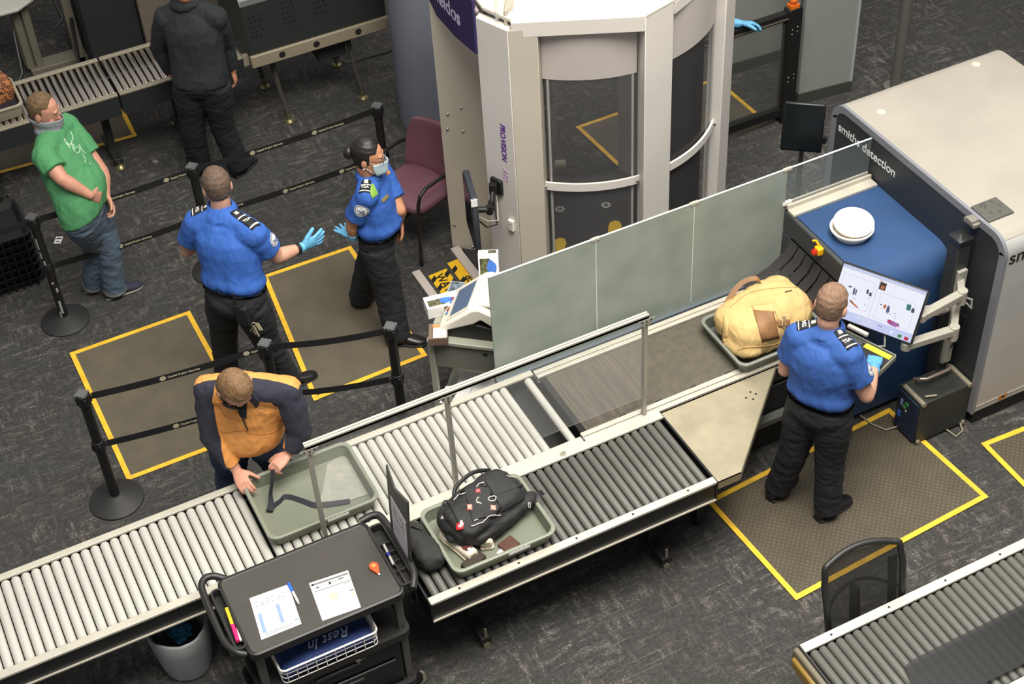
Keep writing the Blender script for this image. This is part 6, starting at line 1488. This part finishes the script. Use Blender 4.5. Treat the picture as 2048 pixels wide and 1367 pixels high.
        m = MB(); m.loft([ring(t, w_+.005, 0, .022) for t, w_, h_ in pf]); m.build('sole', L.get('soles', BLKM), sh_, ang=60)
        if L.get('gloves') and s_ in L['gloves']: pass
    # gloves
    for s_ in L.get('gloves', ''):
        hd = hands[s_]; d = V(hd['d']).normalized(); m = MB(); el, wr = J['el'+s_], J['wr'+s_]
        hand_parts(m, wr+d*.012, d, hd['n'], hd['t'], hd.get('curl', .35), hd.get('spread', .12), hd.get('k', 1.0), .0028, tc=hd.get('tc', .5))
        q = wr-(wr-el).normalized()*.035; m.tube([q, wr, wr+d*.02], [.037*L.get('arm', 1.0), .034, .031], n=18)
        me = fuse(m, .0042, 3, .4); wrinkle(me, .0015, (50, 50, 50), 2); place(me, 'glove', L['glove_mat'], T)
    return T, sb, (hc, S, F, U, hk)
def onPlane(px, py, P0, n): d = ray_at(px, py); return CAMP+d*((V(P0)-CAMP).dot(V(n))/d.dot(V(n)))
def patch_round(sb, T, p, d, r, seed=0):
    """round shoulder emblem lying on the sleeve"""
    d = V(d).normalized(); h = sb.ray_cast(p+d*.3, -d)
    if h[0] is None: return
    x, y, _ = frame(h[1]); m = MB()
    for k, (a, b_, mi) in enumerate(((1.0, .90, 1), (.90, .80, 0), (.80, .0, 1))):
        m.mi = mi; n = 28; rg = []
        for rr in (a, (a+b_)/2, max(b_, .01)):
            ring = []
            for j in range(n):
                q = h[0]+(x*math.cos(2*PI*j/n)+y*math.sin(2*PI*j/n))*r*rr+h[1]*.1; g = sb.ray_cast(q, -h[1]); ring.append((g[0] if g[0] is not None else q-h[1]*.1)+h[1]*.0035)
            rg.append(ring)
        m.loft(rg, cap=False)
    m.mi = 2; rr = random.Random(seed)
    cen = sb.ray_cast(h[0]+h[1]*.1, -h[1]); c_ = (cen[0] if cen[0] is not None else h[0])+h[1]*.0055
    for sx in (-1, 1): m.add([c_+x*(sx*.04*r), c_+x*(sx*.55*r)+y*.30*r, c_+x*(sx*.5*r)+y*.02*r, c_+x*(sx*.15*r)-y*.30*r], [(0, 1, 2, 3)])
    m.add([c_-x*.25*r+y*.05*r, c_+x*.25*r+y*.05*r, c_+x*.18*r-y*.35*r, c_-y*.48*r, c_-x*.18*r-y*.35*r], [(0, 1, 2, 3, 4)]); m.mi = 0
    m.add([c_-x*.5*r-y*.42*r, c_-x*.3*r-y*.55*r, c_-x*.2*r-y*.40*r, c_-x*.38*r-y*.3*r], [(0, 1, 2, 3)]); m.add([c_+x*.5*r-y*.42*r, c_+x*.3*r-y*.55*r, c_+x*.2*r-y*.40*r, c_+x*.38*r-y*.3*r], [(3, 2, 1, 0)])
    m.build('sleeve_patch', [M('patch_navy', (34, 40, 66), .7), M('patch_white', (222, 222, 224), .7), M('patch_grey', (128, 134, 148), .7)], T, smooth=False)
BOARD = M('board_black', (24, 24, 28), .7)
def epaulette(sb, T, nk, sh, txt_up, t0=.42, t1=1.12):
    """dark shoulder board with white lettering, from neck side to shoulder end"""
    d = sh-nk; a, b_ = nk+d*t0, nk+d*t1; w_ = V((0, 0, 1)).cross(d).normalized()
    o = drape(sb, lambda u, v: a.lerp(b_, u)+w_*((v-.5)*(.056+.014*u)), (0, 0, -1), 8, 4, .007, .004).build('shoulder_board', BOARD, T, ang=180)
    for t in (.34, .88): drape(sb, lambda u, v: a.lerp(b_, t+.05*u)+w_*((v-.5)*(.058+.012*t)), (0, 0, -1), 2, 4, .0095, .001).build('white_bar', WHT, o, ang=180)
    p = a.lerp(b_, .62); h = sb.ray_cast(p+V((0, 0, .5)), (0, 0, -1))
    if h[0] is not None:
        nn = h[1]; xd = w_*txt_up; xd = (xd-nn*xd.dot(nn)).normalized(); yd = nn.cross(xd); text('board_lettering', 'TSA', .032, h[0]+nn*.0105-xd*.030-yd*.011, xd, yd, WHT, o, .0003, bold=.0008)
    p = a.lerp(b_, .14); drape(sb, lambda u, v: p+d.normalized()*((u-.5)*.026)+w_*((v-.5)*.024), (0, 0, -1), 3, 3, .010, .001).build('emblem', WHT, o, ang=180)
SKIN1 = M('skin_fair', (204, 154, 130), .55, var=.05, vs=14); SKIN2 = M('skin_tan', (198, 140, 106), .55, var=.05, vs=14); SKIN3 = M('skin_ruddy', (196, 142, 118), .55, var=.06, vs=14)
UNI = M('uniform_blue', (48, 94, 174), .8, var=.05, vs=7, bump=.55, bs=15, stretch=(1, 1, .5)); UNI2 = M('uniform_blue_dark', (46, 84, 152), .8, var=.05, vs=7, bump=.55, bs=15, stretch=(1, 1, .5))
PANT = M('black_trousers', (29, 30, 34), .85, var=.06, vs=8, bump=.5, bs=14, stretch=(1, 1, .6)); LSH = M('black_leather', (24, 22, 22), .35)
GLV = M('blue_nitrile', (104, 176, 216), .5); GLV2 = M('blue_nitrile2', (86, 158, 216), .5)
def short(fr, line):  # close-cropped hair: fr = hairline height at the front
    return lambda s_, f_, u: max(min(u-(fr+.25*max(0, f_-.03)), .078-f_-max(0, .0)), min(.012-f_, u+.028), min(-.035-f_, u+.088))
HB1 = M('hair_brown_crop', (98, 80, 66), .8, var=.22, vs=50); HB2 = M('hair_light_crop', (128, 100, 80), .8, var=.2, vs=60); HB3 = M('hair_black', (32, 28, 27), .45, var=.2, vs=30, stretch=(1, 1, 6)); HB4 = M('hair_sandy', (116, 88, 58), .7, var=.28, vs=40, stretch=(3, 1, 1)); HB5 = M('hair_mid', (104, 82, 56), .8, var=.2, vs=50)
down = (0, 0, -1)
# --- officer with outstretched arm (back to us)
J = dict(head=at(434, 373, 1.70), look=(84, 6), neck=at(442, 418, 1.535), shL=at(394, 445, 1.455), shR=at(509, 470, 1.45), hip=at(473, 596, .97),
         elL=at(374, 500, 1.19), wrL=at(374, 500, 1.19)+V((.10, .22, -.05)), elR=at(553, 513, 1.20), wrR=at(602, 495, 1.16),
         knL=at(448, 668, .52), anL=at(452, 738, .09), knR=at(537, 690, .50), anR=at(578, 755, .09), toeL=(.3, .95, 0), toeR=(.98, .1, 0))
J['handL'] = dict(d=(.6, .6, -.2), n=(.6, -.6, 0), t=(0, 0, 1)); J['handR'] = dict(d=at(640, 488, 1.17)-at(602, 495, 1.16)+V((.1, .2, 0))*.3, n=(.41, .91, .1), t=(0, .1, 1), curl=.12, spread=.30, k=1.05, tc=.1)
T, sb, hd = person('person in blue uniform seen from behind, right gloved arm stretched out', J, dict(skin=SKIN1, hair=HB1, hairfn=short(.062, 0), shirt=UNI, trousers=PANT, shoes=LSH, bulk=1.14, arm=1.12, gloves='R', glove_mat=GLV, collar=1, belt=1, waist=.20, hem=.10, hair_t=.007, hk=1.07))
epaulette(sb, T, J['neck'], J['shL'], -1); epaulette(sb, T, J['neck'], J['shR'], 1)
for nm, p, d, r in (('R', J['shR'].lerp(J['elR'], .34), V((.75, -.55, .35)), .045),): patch_round(sb, T, p, d, r)
m = MB(); w0 = J['wrR']-(J['wrR']-J['elR']).normalized()*.03; x, y, d_ = frame(J['wrR']-J['elR']); m.tube([w0-d_*.012, w0+d_*.012], [.041, .041], n=20); m.build('wrist_watch', BLK, T)
q = at(500, 590, 1.0); m = MB(); bz = V((.15, -.12, 0)); k = at(497, 582, 1.03)
sd = J['Sh']; bkd = V((sd.y, -sd.x, 0)); bkd = bkd if bkd.y < 0 else -bkd
pp = J['hip']+sd*.13+bkd*.155
m.box(pp+Z3*.02, (.085, .045, .14), (sd, bkd, Z3)); m.build('radio_pouch', BLKM, T, bevel=.008)
m = MB(); m.cyl(pp+Z3*.09-sd*.03, pp+Z3*.19-sd*.04, .008); m.box(pp+Z3*.095-sd*.02, (.05, .04, .015), (sd, bkd, Z3)); m.build('radio', BLK, T)
m = MB(); kc = pp+sd*.075+bkd*.01+Z3*-.03; m.tube([kc+V((.015*math.cos(a), 0, .015*math.sin(a))) for a in [2*PI*i/12 for i in range(13)]], .003); 
for i in range(4): m.bar(kc-Z3*.012, kc-Z3*(.055+.01*i)+sd*(.02*i-.03)+bkd*.012, .012, .003)
m.build('keys', STEEL, T); m = MB(); m.box(kc+sd*.035-Z3*.01, (.03, .003, .06), ((sd+Z3*.4).normalized(), bkd, (Z3-sd*.4).normalized())); m.build('key_tag', M('cream_tag', (206, 196, 160), .5), T)

# --- operator at the screen
J = dict(head=at(1663, 610, 1.63), look=(32, 12), neck=at(1656, 656, 1.465), shL=at(1598, 672, 1.40), shR=at(1697, 711, 1.40), hip=at(1640, 812, .94),
         elL=at(1571, 738, 1.12), wrL=at(1571, 738, 1.12)+V((.16, .14, .0)), elR=at(1733, 790, 1.12), wrR=at(1748, 735, 1.07),
         knL=at(1588, 900, .50), anL=at(1556, 970, .09), knR=at(1660, 920, .50), anR=at(1655, 1012, .09), toeL=(.9, .35, 0), toeR=(.97, .15, 0), gzL=.011, gzR=.011)
J['handL'] = dict(d=(.7, .65, -.2), n=(0, 0, -1), t=(.7, -.7, 0)); J['handR'] = dict(d=at(1752, 698, 1.04)-at(1748, 735, 1.07), n=(0, 0, -1), t=(-.9, .4, 0), curl=.42, spread=.10, k=1.05)
T, sb, hd = person('person in blue uniform standing at the lit monitor, back to us', J, dict(skin=SKIN1, hair=HB2, hairfn=short(.065, 0), shirt=UNI2, trousers=PANT, shoes=LSH, bulk=1.08, arm=1.08, gloves='R', glove_mat=GLV2, collar=1, belt=1, waist=.2, hem=.05, hair_t=.005, hk=1.08))
epaulette(sb, T, J['neck'], J['shL'], -1); epaulette(sb, T, J['neck'], J['shR'], 1)
patch_round(sb, T, J['shR'].lerp(J['elR'], .36), V((.75, -.55, .25)), .042)
m = MB(); c_, S_, F_, U_, k_ = hd; m.tube([c_+S_*.082-F_*.005+U_*.005, c_+S_*.078+F_*.04-U_*.02, c_+S_*.055+F_*.085-U_*.04], .002); m.build('mask_strap', WHT, T)

# --- woman officer
J = dict(head=at(735, 312, 1.54), look=(-30, 8), neck=at(738, 350, 1.375), face=-36, sw=.165, C0=at(745, 362, 1.305), hip=at(757, 470, .86),
         elR=at(704, 447, 1.055), wrR=at(706, 474, .92), elL=at(800, 420, 1.06), wrL=at(800, 440, .9),
         knR=at(775, 575, .47), anR=at(795, 668, .09), knL=at(738, 535, .46), anL=at(722, 588, .10), toeR=(.80, -.55, 0), toeL=(.9, .25, 0), gzR=.011, gzL=.011, liftL=.12)
J['handR'] = dict(d=V((-.91, .41, 0))*.62+V((.41, .91, 0))*.72, n=(0, .2, .9), t=(.3, .9, .2), curl=.06, spread=.42, k=.92, tc=.1); J['handL'] = dict(d=(0, 0, -1), n=(-1, 0, 0), t=(1, -.3, 0))
hairL = lambda s_, f_, u: max(min(u-.058-.2*max(0, f_-.02), .060-f_), min(.020-f_, u+.02), min(-.02-f_, u+.085))
T, sb, hd = person('person in blue uniform with dark hair in a bun, white mask and gloves', J, dict(skin=SKIN2, hair=HB3, hairfn=hairL, shirt=UNI, trousers=PANT, shoes=LSH, bulk=1.0, belly=.035, arm=1.0, gloves='R', glove_mat=GLV, collar=1, belt=1, waist=.22, hem=.10, sleeve=.74, eyes=1, leg=1.1, hair_t=.009, hair_n=.002, hk=1.04))
c_, S_, F_, U_, k_ = hd
m = MB(); b0 = c_-F_*.125+U_*.01; m.ell(b0, (.042, .035, .045), (S_, F_, U_)); m.tube([b0+F_*.035, b0], [.028, .034], n=14); bm_ = m.mesh('x'); 
place(bm_, 'hair_bun', HB3, T)
mm = MB(); rg = []
for i in range(9):
    u = -.108+.100*i/8; rg.append([c_+S_*q.x+F_*(q.y+.020*math.exp(-((a/.38)**2)))+U_*q.z for a in [(-1.15+2.3*j/14) for j in range(15)] for q in [hsurf(u, a, .017, k_)]])
rg2 = [[p-F_*.003 for p in r[::-1]] for r in rg]
mm.loft([a+b for a, b in zip(rg, rg2)]); mm.build('face_mask', M('mask_pale_blue', (196, 216, 224), .8), T, ang=180)
for s_ in (-1, 1):
    m = MB(); m.tube([c_+S_*(.064*s_)+F_*.055-U_*.02, c_+S_*(.083*s_)+F_*.01+U_*.012, c_+S_*(.088*s_)-F_*.02+U_*.01], .0022); m.tube([c_+S_*(.060*s_)+F_*.05-U_*.09, c_+S_*(.086*s_)-F_*.01-U_*.03], .0022); m.build('mask_loop', WHT, T)
m = MB()
for s_ in (-1, 1):
    o = c_+S_*(.034*s_)+F_*.112+U_*.010; m.tube([o+S_*(.028*math.cos(a))+U_*(.02*math.sin(a)) for a in [2*PI*i/16 for i in range(17)]], .0018, n=6); m.tube([o+S_*(.028*s_), c_+S_*(.076*s_)+F_*.06+U_*.015, c_+S_*(.086*s_)-F_*.01+U_*.008], .0018, n=6)
m.tube([c_+S_*.008+F_*.113+U_*.012, c_-S_*.008+F_*.113+U_*.012], .0018); m.build('glasses', M('glasses_frame', (70, 60, 64), .3, .5), T)
m = MB(); m.ell(c_+S_*.086-F_*.012-U_*.045, (.006, .006, .006)); m.build('earring', M('pearl', (230, 220, 200), .3), T)
epaulette(sb, T, J['neck'], J['shR'], 1, .62, 1.32); epaulette(sb, T, J['neck'], J['shL'], -1, .6, 1.3)
patch_round(sb, T, J['shR'].lerp(J['elR'], .36), V((-.35, -.9, .25)), .050)
for pts, nm, mt in (([(734, 373), (746, 367), (755, 388), (744, 396)], 'green_badge', M('badge_green', (130, 170, 70), .5)), ([(762, 400), (774, 388), (777, 393), (766, 405)], 'name_plate', M('brass_plate', (170, 150, 90), .4, .4)), ([(767, 334), (772, 333), (780, 346), (774, 351)], 'chest_badge', M('badge_orange', (214, 140, 80), .4)), ([(730, 362), (737, 360), (738, 367), (731, 369)], 'lapel_pin', M('pin_silver', (170, 160, 170), .4))):
    mb_ = drape_px(sb, pts, 4, 4, .006, .002)
    if mb_.v: mb_.build(nm, mt, T, ang=30)
# --- man in orange and navy jacket leaning over the rollers
J = dict(head=at(466, 776, 1.555), look=(-70, 52), neck=at(492, 772, 1.47), shR=at(418, 778, 1.395), shL=at(574, 782, 1.395), hip=at(505, 905, .93)+V((.02, .16, 0)),
         elR=at(424, 872, 1.10), wrR=at(472, 938, .885), elL=at(600, 862, 1.12), wrL=at(579, 905, 1.0),
         knR=V((1.02, 6.60, .50)), anR=V((1.0, 6.68, .09)), knL=V((1.33, 6.60, .50)), anL=V((1.35, 6.70, .09)), toeR=(-.2, -1, 0), toeL=(.2, -1, 0))
J['hip'] = V((1.17, 6.565, .93))
J['handR'] = dict(d=at(490, 972, .855)-at(472, 938, .885), n=(.3, .5, -.6), t=(.8, .4, .3), curl=.40, spread=.05, k=1.1); J['handL'] = dict(d=at(546, 936, .97)-at(579, 905, 1.0), n=(-.6, -.1, -.7), t=(-.5, .6, .3), curl=.62, spread=.04, k=1.08, tc=.9)
OR, NV = M('jacket_orange', (222, 150, 78), .75, var=.05, vs=7, bump=.45, bs=14), M('jacket_navy', (40, 42, 54), .85, var=.06, vs=7, bump=.45, bs=14)
Cj = (J['shR']+J['shL'])/2; Sj = (J['shR']-J['shL']).normalized(); Uj = (Cj-J['hip']).normalized(); Fj = Uj.cross(Sj).normalized()
def jacket(p):
    r = p-Cj; s_, f_, u = r.dot(Sj), r.dot(Fj), r.dot(Uj); a = abs(s_)
    gf = max(-f_, f_-.29, u-.07, -.52-u, a-(.185-.30*max(0, u+.02)-.12*max(0, -u-.25)))
    return min(gf, max(f_+.004-.10*max(0, a-.15), -.16-u, u-.2, a-.30))
hairO = lambda s_, f_, u: max(min(u-(.060+.3*max(0, f_-.02)), .066-f_), min(.015-f_, u+.025), min(-.03-f_, u+.088))
T, sb, hd = person('person in orange and navy jacket leaning over the grey green tray, head bowed', J, dict(skin=SKIN3, hair=HB4, hairfn=hairO, shirt=[OR, NV], shirt_fn=jacket, shirt_name='jacket', trousers=M('blue_jeans', (60, 74, 96), .85, var=.15, vs=10, bump=.1, bs=300), shoes=LSH, bulk=1.18, belly=.06, arm=1.12, sleeve=1.86, hem=-.10, waist=.10, tuck=0, shirt_vox=.0055, shirt_it=14, shirt_off=.02, hair_t=.012, hair_n=.004, fine=1, hk=1.06))
c_, S_, F_, U_, k_ = hd
mm = MB(); rg = []
for i in range(9):
    u = -.118+.105*i/8; rg.append([c_+S_*q.x+F_*(q.y+.018*math.exp(-((a/.35)**2)))+U_*q.z for a in [(-1.25+2.5*j/14) for j in range(15)] for q in [hsurf(u, a, .013, k_)]])
mm.loft([a+b for a, b in zip(rg, [[p-F_*.003 for p in r[::-1]] for r in rg])]); mm.build('face_mask', M('mask_black', (22, 22, 26), .85), T, ang=180)
for s_ in (-1, 1):
    m = MB(); m.tube([c_+S_*(.070*s_)+F_*.06-U_*.03, c_+S_*(.090*s_)+F_*.0-U_*.01], .004); m.build('mask_loop', MATS['mask_black'], T)
mb_ = drape_px(sb, [(505, 782), (520, 800), (513, 815), (500, 800)], 4, 4, .010, .004); mb_.build('collar_flap', NV, T, ang=180)
mb_ = drape_px(sb, [(432, 800), (450, 830), (486, 840), (470, 812)], 5, 5, .008, .004); mb_.build('collar_band', OR, T, ang=180)
mb_ = drape_px(sb, [(472, 806), (494, 806), (493, 836), (481, 832)], 4, 4, .006, .003); mb_.build('dark_undershirt', MATS['mask_black'], T, ang=180)
line_px(sb, [(486, 832), (489, 845), (496, 860)], .004, .002).build('zip', BLK, T)
line_px(sb, [(445, 866), (487, 860), (500, 866), (540, 866), (568, 848)], .002, .001).build('yoke_seam', M('seam_orange', (176, 108, 44), .8), T)
for pts in ([(514, 822), (520, 817), (526, 817), (531, 821)], [(513, 829), (532, 828)], [(516, 825), (529, 824)]): line_px(sb, pts, .0012, .001).build('embroidery', M('embroidery', (110, 80, 50), .8), T)

# --- man in green shirt
J = dict(head=at(86, 222, 1.635), look=(-28, 14), neck=at(96, 262, 1.475), face=-38, sw=.185, C0=at(112, 282, 1.395), hip=at(168, 420, .93),
         elR=at(122, 358, 1.17), wrR=at(182, 388, 1.06), elL=at(205, 345, 1.10), wrL=at(212, 388, .99),
         knR=at(190, 488, .50), anR=at(187, 562, .09), knL=at(216, 490, .50), anL=at(228, 572, .09), toeR=(.85, -.3, 0), toeL=(.95, .05, 0))
Sg = V((math.sin(math.radians(-38)), -math.cos(math.radians(-38)), 0)); J['elR'] = onPlane(124, 358, J['C0']+Sg*.285, Sg); J['wrR'] = onPlane(180, 390, J['C0']+Sg*.24, Sg)
J['handR'] = dict(d=onPlane(202, 396, J['C0']+Sg*.16, Sg)-J['wrR'], n=(-.2, .8, -.4), t=(.5, .3, .8), curl=.4, k=1.05); J['handL'] = dict(d=(.1, -.5, -.8), n=(-.7, -.2, 0), t=(.6, -.5, .2), curl=.4, k=1.05)
hairG = lambda s_, f_, u: max(min(u-(.066), .050-f_-abs(s_)*.1), min(.010-f_, u+.03), min(-.03-f_, u+.088))
GRN = M('green_cotton', (76, 142, 92), .85, var=.04, vs=8, bump=.5, bs=14)
T, sb, hd = person('person in a green t-shirt and jeans with a grey neck gaiter', J, dict(skin=SKIN3, hair=HB5, hairfn=hairG, shirt=GRN, trousers=M('worn_jeans', (80, 96, 112), .85, var=.18, vs=7, bump=.1, bs=300), shoes=M('navy_shoes', (38, 38, 58), .8), soles=M('grey_sole', (120, 118, 110), .7), bulk=1.14, belly=.05, arm=1.12, sleeve=.62, hem=-.08, waist=.08, tuck=0, shirt_off=.018, leg=1.0, hair_t=.006, fine=1, hk=1.07))
c_, S_, F_, U_, k_ = hd
m = MB(); rg = []
for i in range(8):
    u = -.085+.062*i/7; rg.append([c_+S_*q.x+F_*q.y+U_*(q.z-.018*(1-math.cos(a))*.5) for a in [2*PI*j/32 for j in range(32)] for q in [hsurf(u, a, .014+.020*math.exp(-((math.sin(a/2)*2/.45)**2))+.005*mnoise.noise(V((math.cos(a)*3, u*30, math.sin(a)*3))), k_)]])
n_ = J['neck']; Fh = V((F_.x, F_.y, 0)).normalized(); rg = [[n_+Z3*.012+(S_*math.sin(a)+Fh*math.cos(a))*.090 for a in [2*PI*j/32 for j in range(32)]], [n_.lerp(c_-U_*.09, .45)+(S_*math.sin(a)*.92+F_*(math.cos(a)+.12))*.086 for a in [2*PI*j/32 for j in range(32)]]] + rg
m.loft(rg, cap=False); g_ = m.build('neck_gaiter', M('gaiter_grey', (148, 150, 156), .85, var=.12, vs=60, bump=.1, bs=200), T, ang=180)
sd_ = g_.modifiers.new('th', 'SOLIDIFY'); sd_.thickness = .004
PW_ = M('shirt_print', (214, 228, 206), .8)
for pts in ([(128, 278), (137, 289), (141, 290)], [(131, 284), (140, 296)], [(127, 275), (131, 279)], [(134, 288), (146, 288), (148, 296)], [(141, 262), (146, 275), (143, 285), (148, 300), (155, 306), (160, 300), (155, 292), (148, 300)], [(165, 307), (168, 313), (171, 318)], [(169, 320), (172, 326)], [(158, 288), (164, 300), (172, 306)], [(179, 325), (181, 328)]):
    mb_ = line_px(sb, pts, .0022, .0)
    if mb_.v: mb_.build('chest_print', PW_, T)
# hems turned up
for s_ in 'LR':
    an = J['an'+s_]; m = MB(); m.tube([an-Z3*.035, an+Z3*.005], [.088, .086], n=22); m.build('turned_cuff', M('cuff_pale', (116, 118, 116), .85), T)

# --- person in black, back to us, at the far rollers
J = dict(head=at(366, -34, 1.76), look=(72, 10), neck=at(374, 0, 1.585), shL=at(330, 36, 1.47), shR=at(433, 36, 1.47), hip=at(402, 162, .97),
         elL=at(318, 95, 1.18), wrL=at(343, 148, .93), elR=at(452, 90, 1.15), wrR=at(465, 140, .92),
         knL=at(385, 255, .50), anL=at(398, 325, .09), knR=at(445, 250, .50), anR=at(478, 328, .09), toeL=(.4, -.3, 0), toeR=(.6, -.75, 0))
J['toeL'] = (.3, .95, 0); J['toeR'] = (.75, .5, 0)
J['handL'] = dict(d=(.3, .6, -.5), n=(.3, -.2, -.8), t=(.8, -.3, 0), curl=.5); J['handR'] = dict(d=(.1, .0, -1), n=(-.8, .4, 0), t=(.3, .8, 0), curl=.35)
BKC = M('black_jersey', (33, 36, 40), .85, var=.05, vs=6, bump=.5, bs=12, stretch=(1, 1, .6))
T, sb, hd = person('person in dark long sleeved top and dark trousers, back to us, at the far rollers', J, dict(skin=SKIN2, hair=HB3, hairfn=short(.06, 0), shirt=BKC, trousers=M('dark_slacks', (24, 25, 31), .9, var=.08, vs=7, bump=.1, bs=300), shoes=LSH, bulk=1.12, belly=.02, arm=1.12, sleeve=1.9, hem=-.06, waist=.08, tuck=0, collar=1, shirt_off=.02, hk=1.06, leg=1.1))

nk_ = J['neck']; m = MB(); m.ell(nk_+V((-.03, -.055, .0)), (.115, .085, .055), (V((.92, -.38, 0)), V((.38, .92, 0)), Z3)); m.tube([nk_+V((-.07, .05, -.01)), nk_+V((-.09, -.02, .0)), nk_+V((0, -.08, .0)), nk_+V((.08, -.05, .0)), nk_+V((.09, .04, -.01))], .045); me = fuse(m, .01, 5); wrinkle(me, .008, (14, 14, 14), 2, True); place(me, 'hood', BKC, T)
# --- person mostly hidden behind the body scanner, gloved hand on the gate
w_ = at(1476, 47, 1.075); J = dict(head=V((5.50, 8.98, 1.62)), look=(-60, 10), neck=V((5.50, 9.0, 1.46)), shR=V((5.32, 8.95, 1.38)), shL=V((5.68, 9.03, 1.38)), hip=V((5.50, 9.02, .93)),
         elR=V((5.24, 8.93, 1.12)), wrR=V((5.26, 8.82, .93)), elL=V((5.80, 8.96, 1.16)), wrL=w_, knL=V((5.60, 8.99, .5)), anL=V((5.62, 9.02, .09)), knR=V((5.40, 8.97, .5)), anR=V((5.38, 9.0, .09)), toeL=(.3, -.9, 0), toeR=(-.2, -.9, 0))
J['handR'] = dict(d=(.1, -.3, -.9), n=(.6, -.3, 0), t=(.3, -.9, 0)); J['handL'] = dict(d=at(1518, 46, 1.06)-w_, n=(-.05, -.45, -.85), t=(.0, -.9, .4), curl=.38, spread=.08, k=1.12)
J['elL'] = w_+(w_-at(1518, 46, 1.06)).normalized()*.22+V((-.04, .06, .02))
T, sb, hd = person('person hidden behind the body scanner, only a gloved hand showing on the gate', J, dict(skin=SKIN2, hair=HB1, hairfn=short(.06, 0), shirt=UNI, trousers=PANT, shoes=LSH, gloves='L', glove_mat=GLV, collar=1, hem=.08, waist=.2, sleeve=.6))
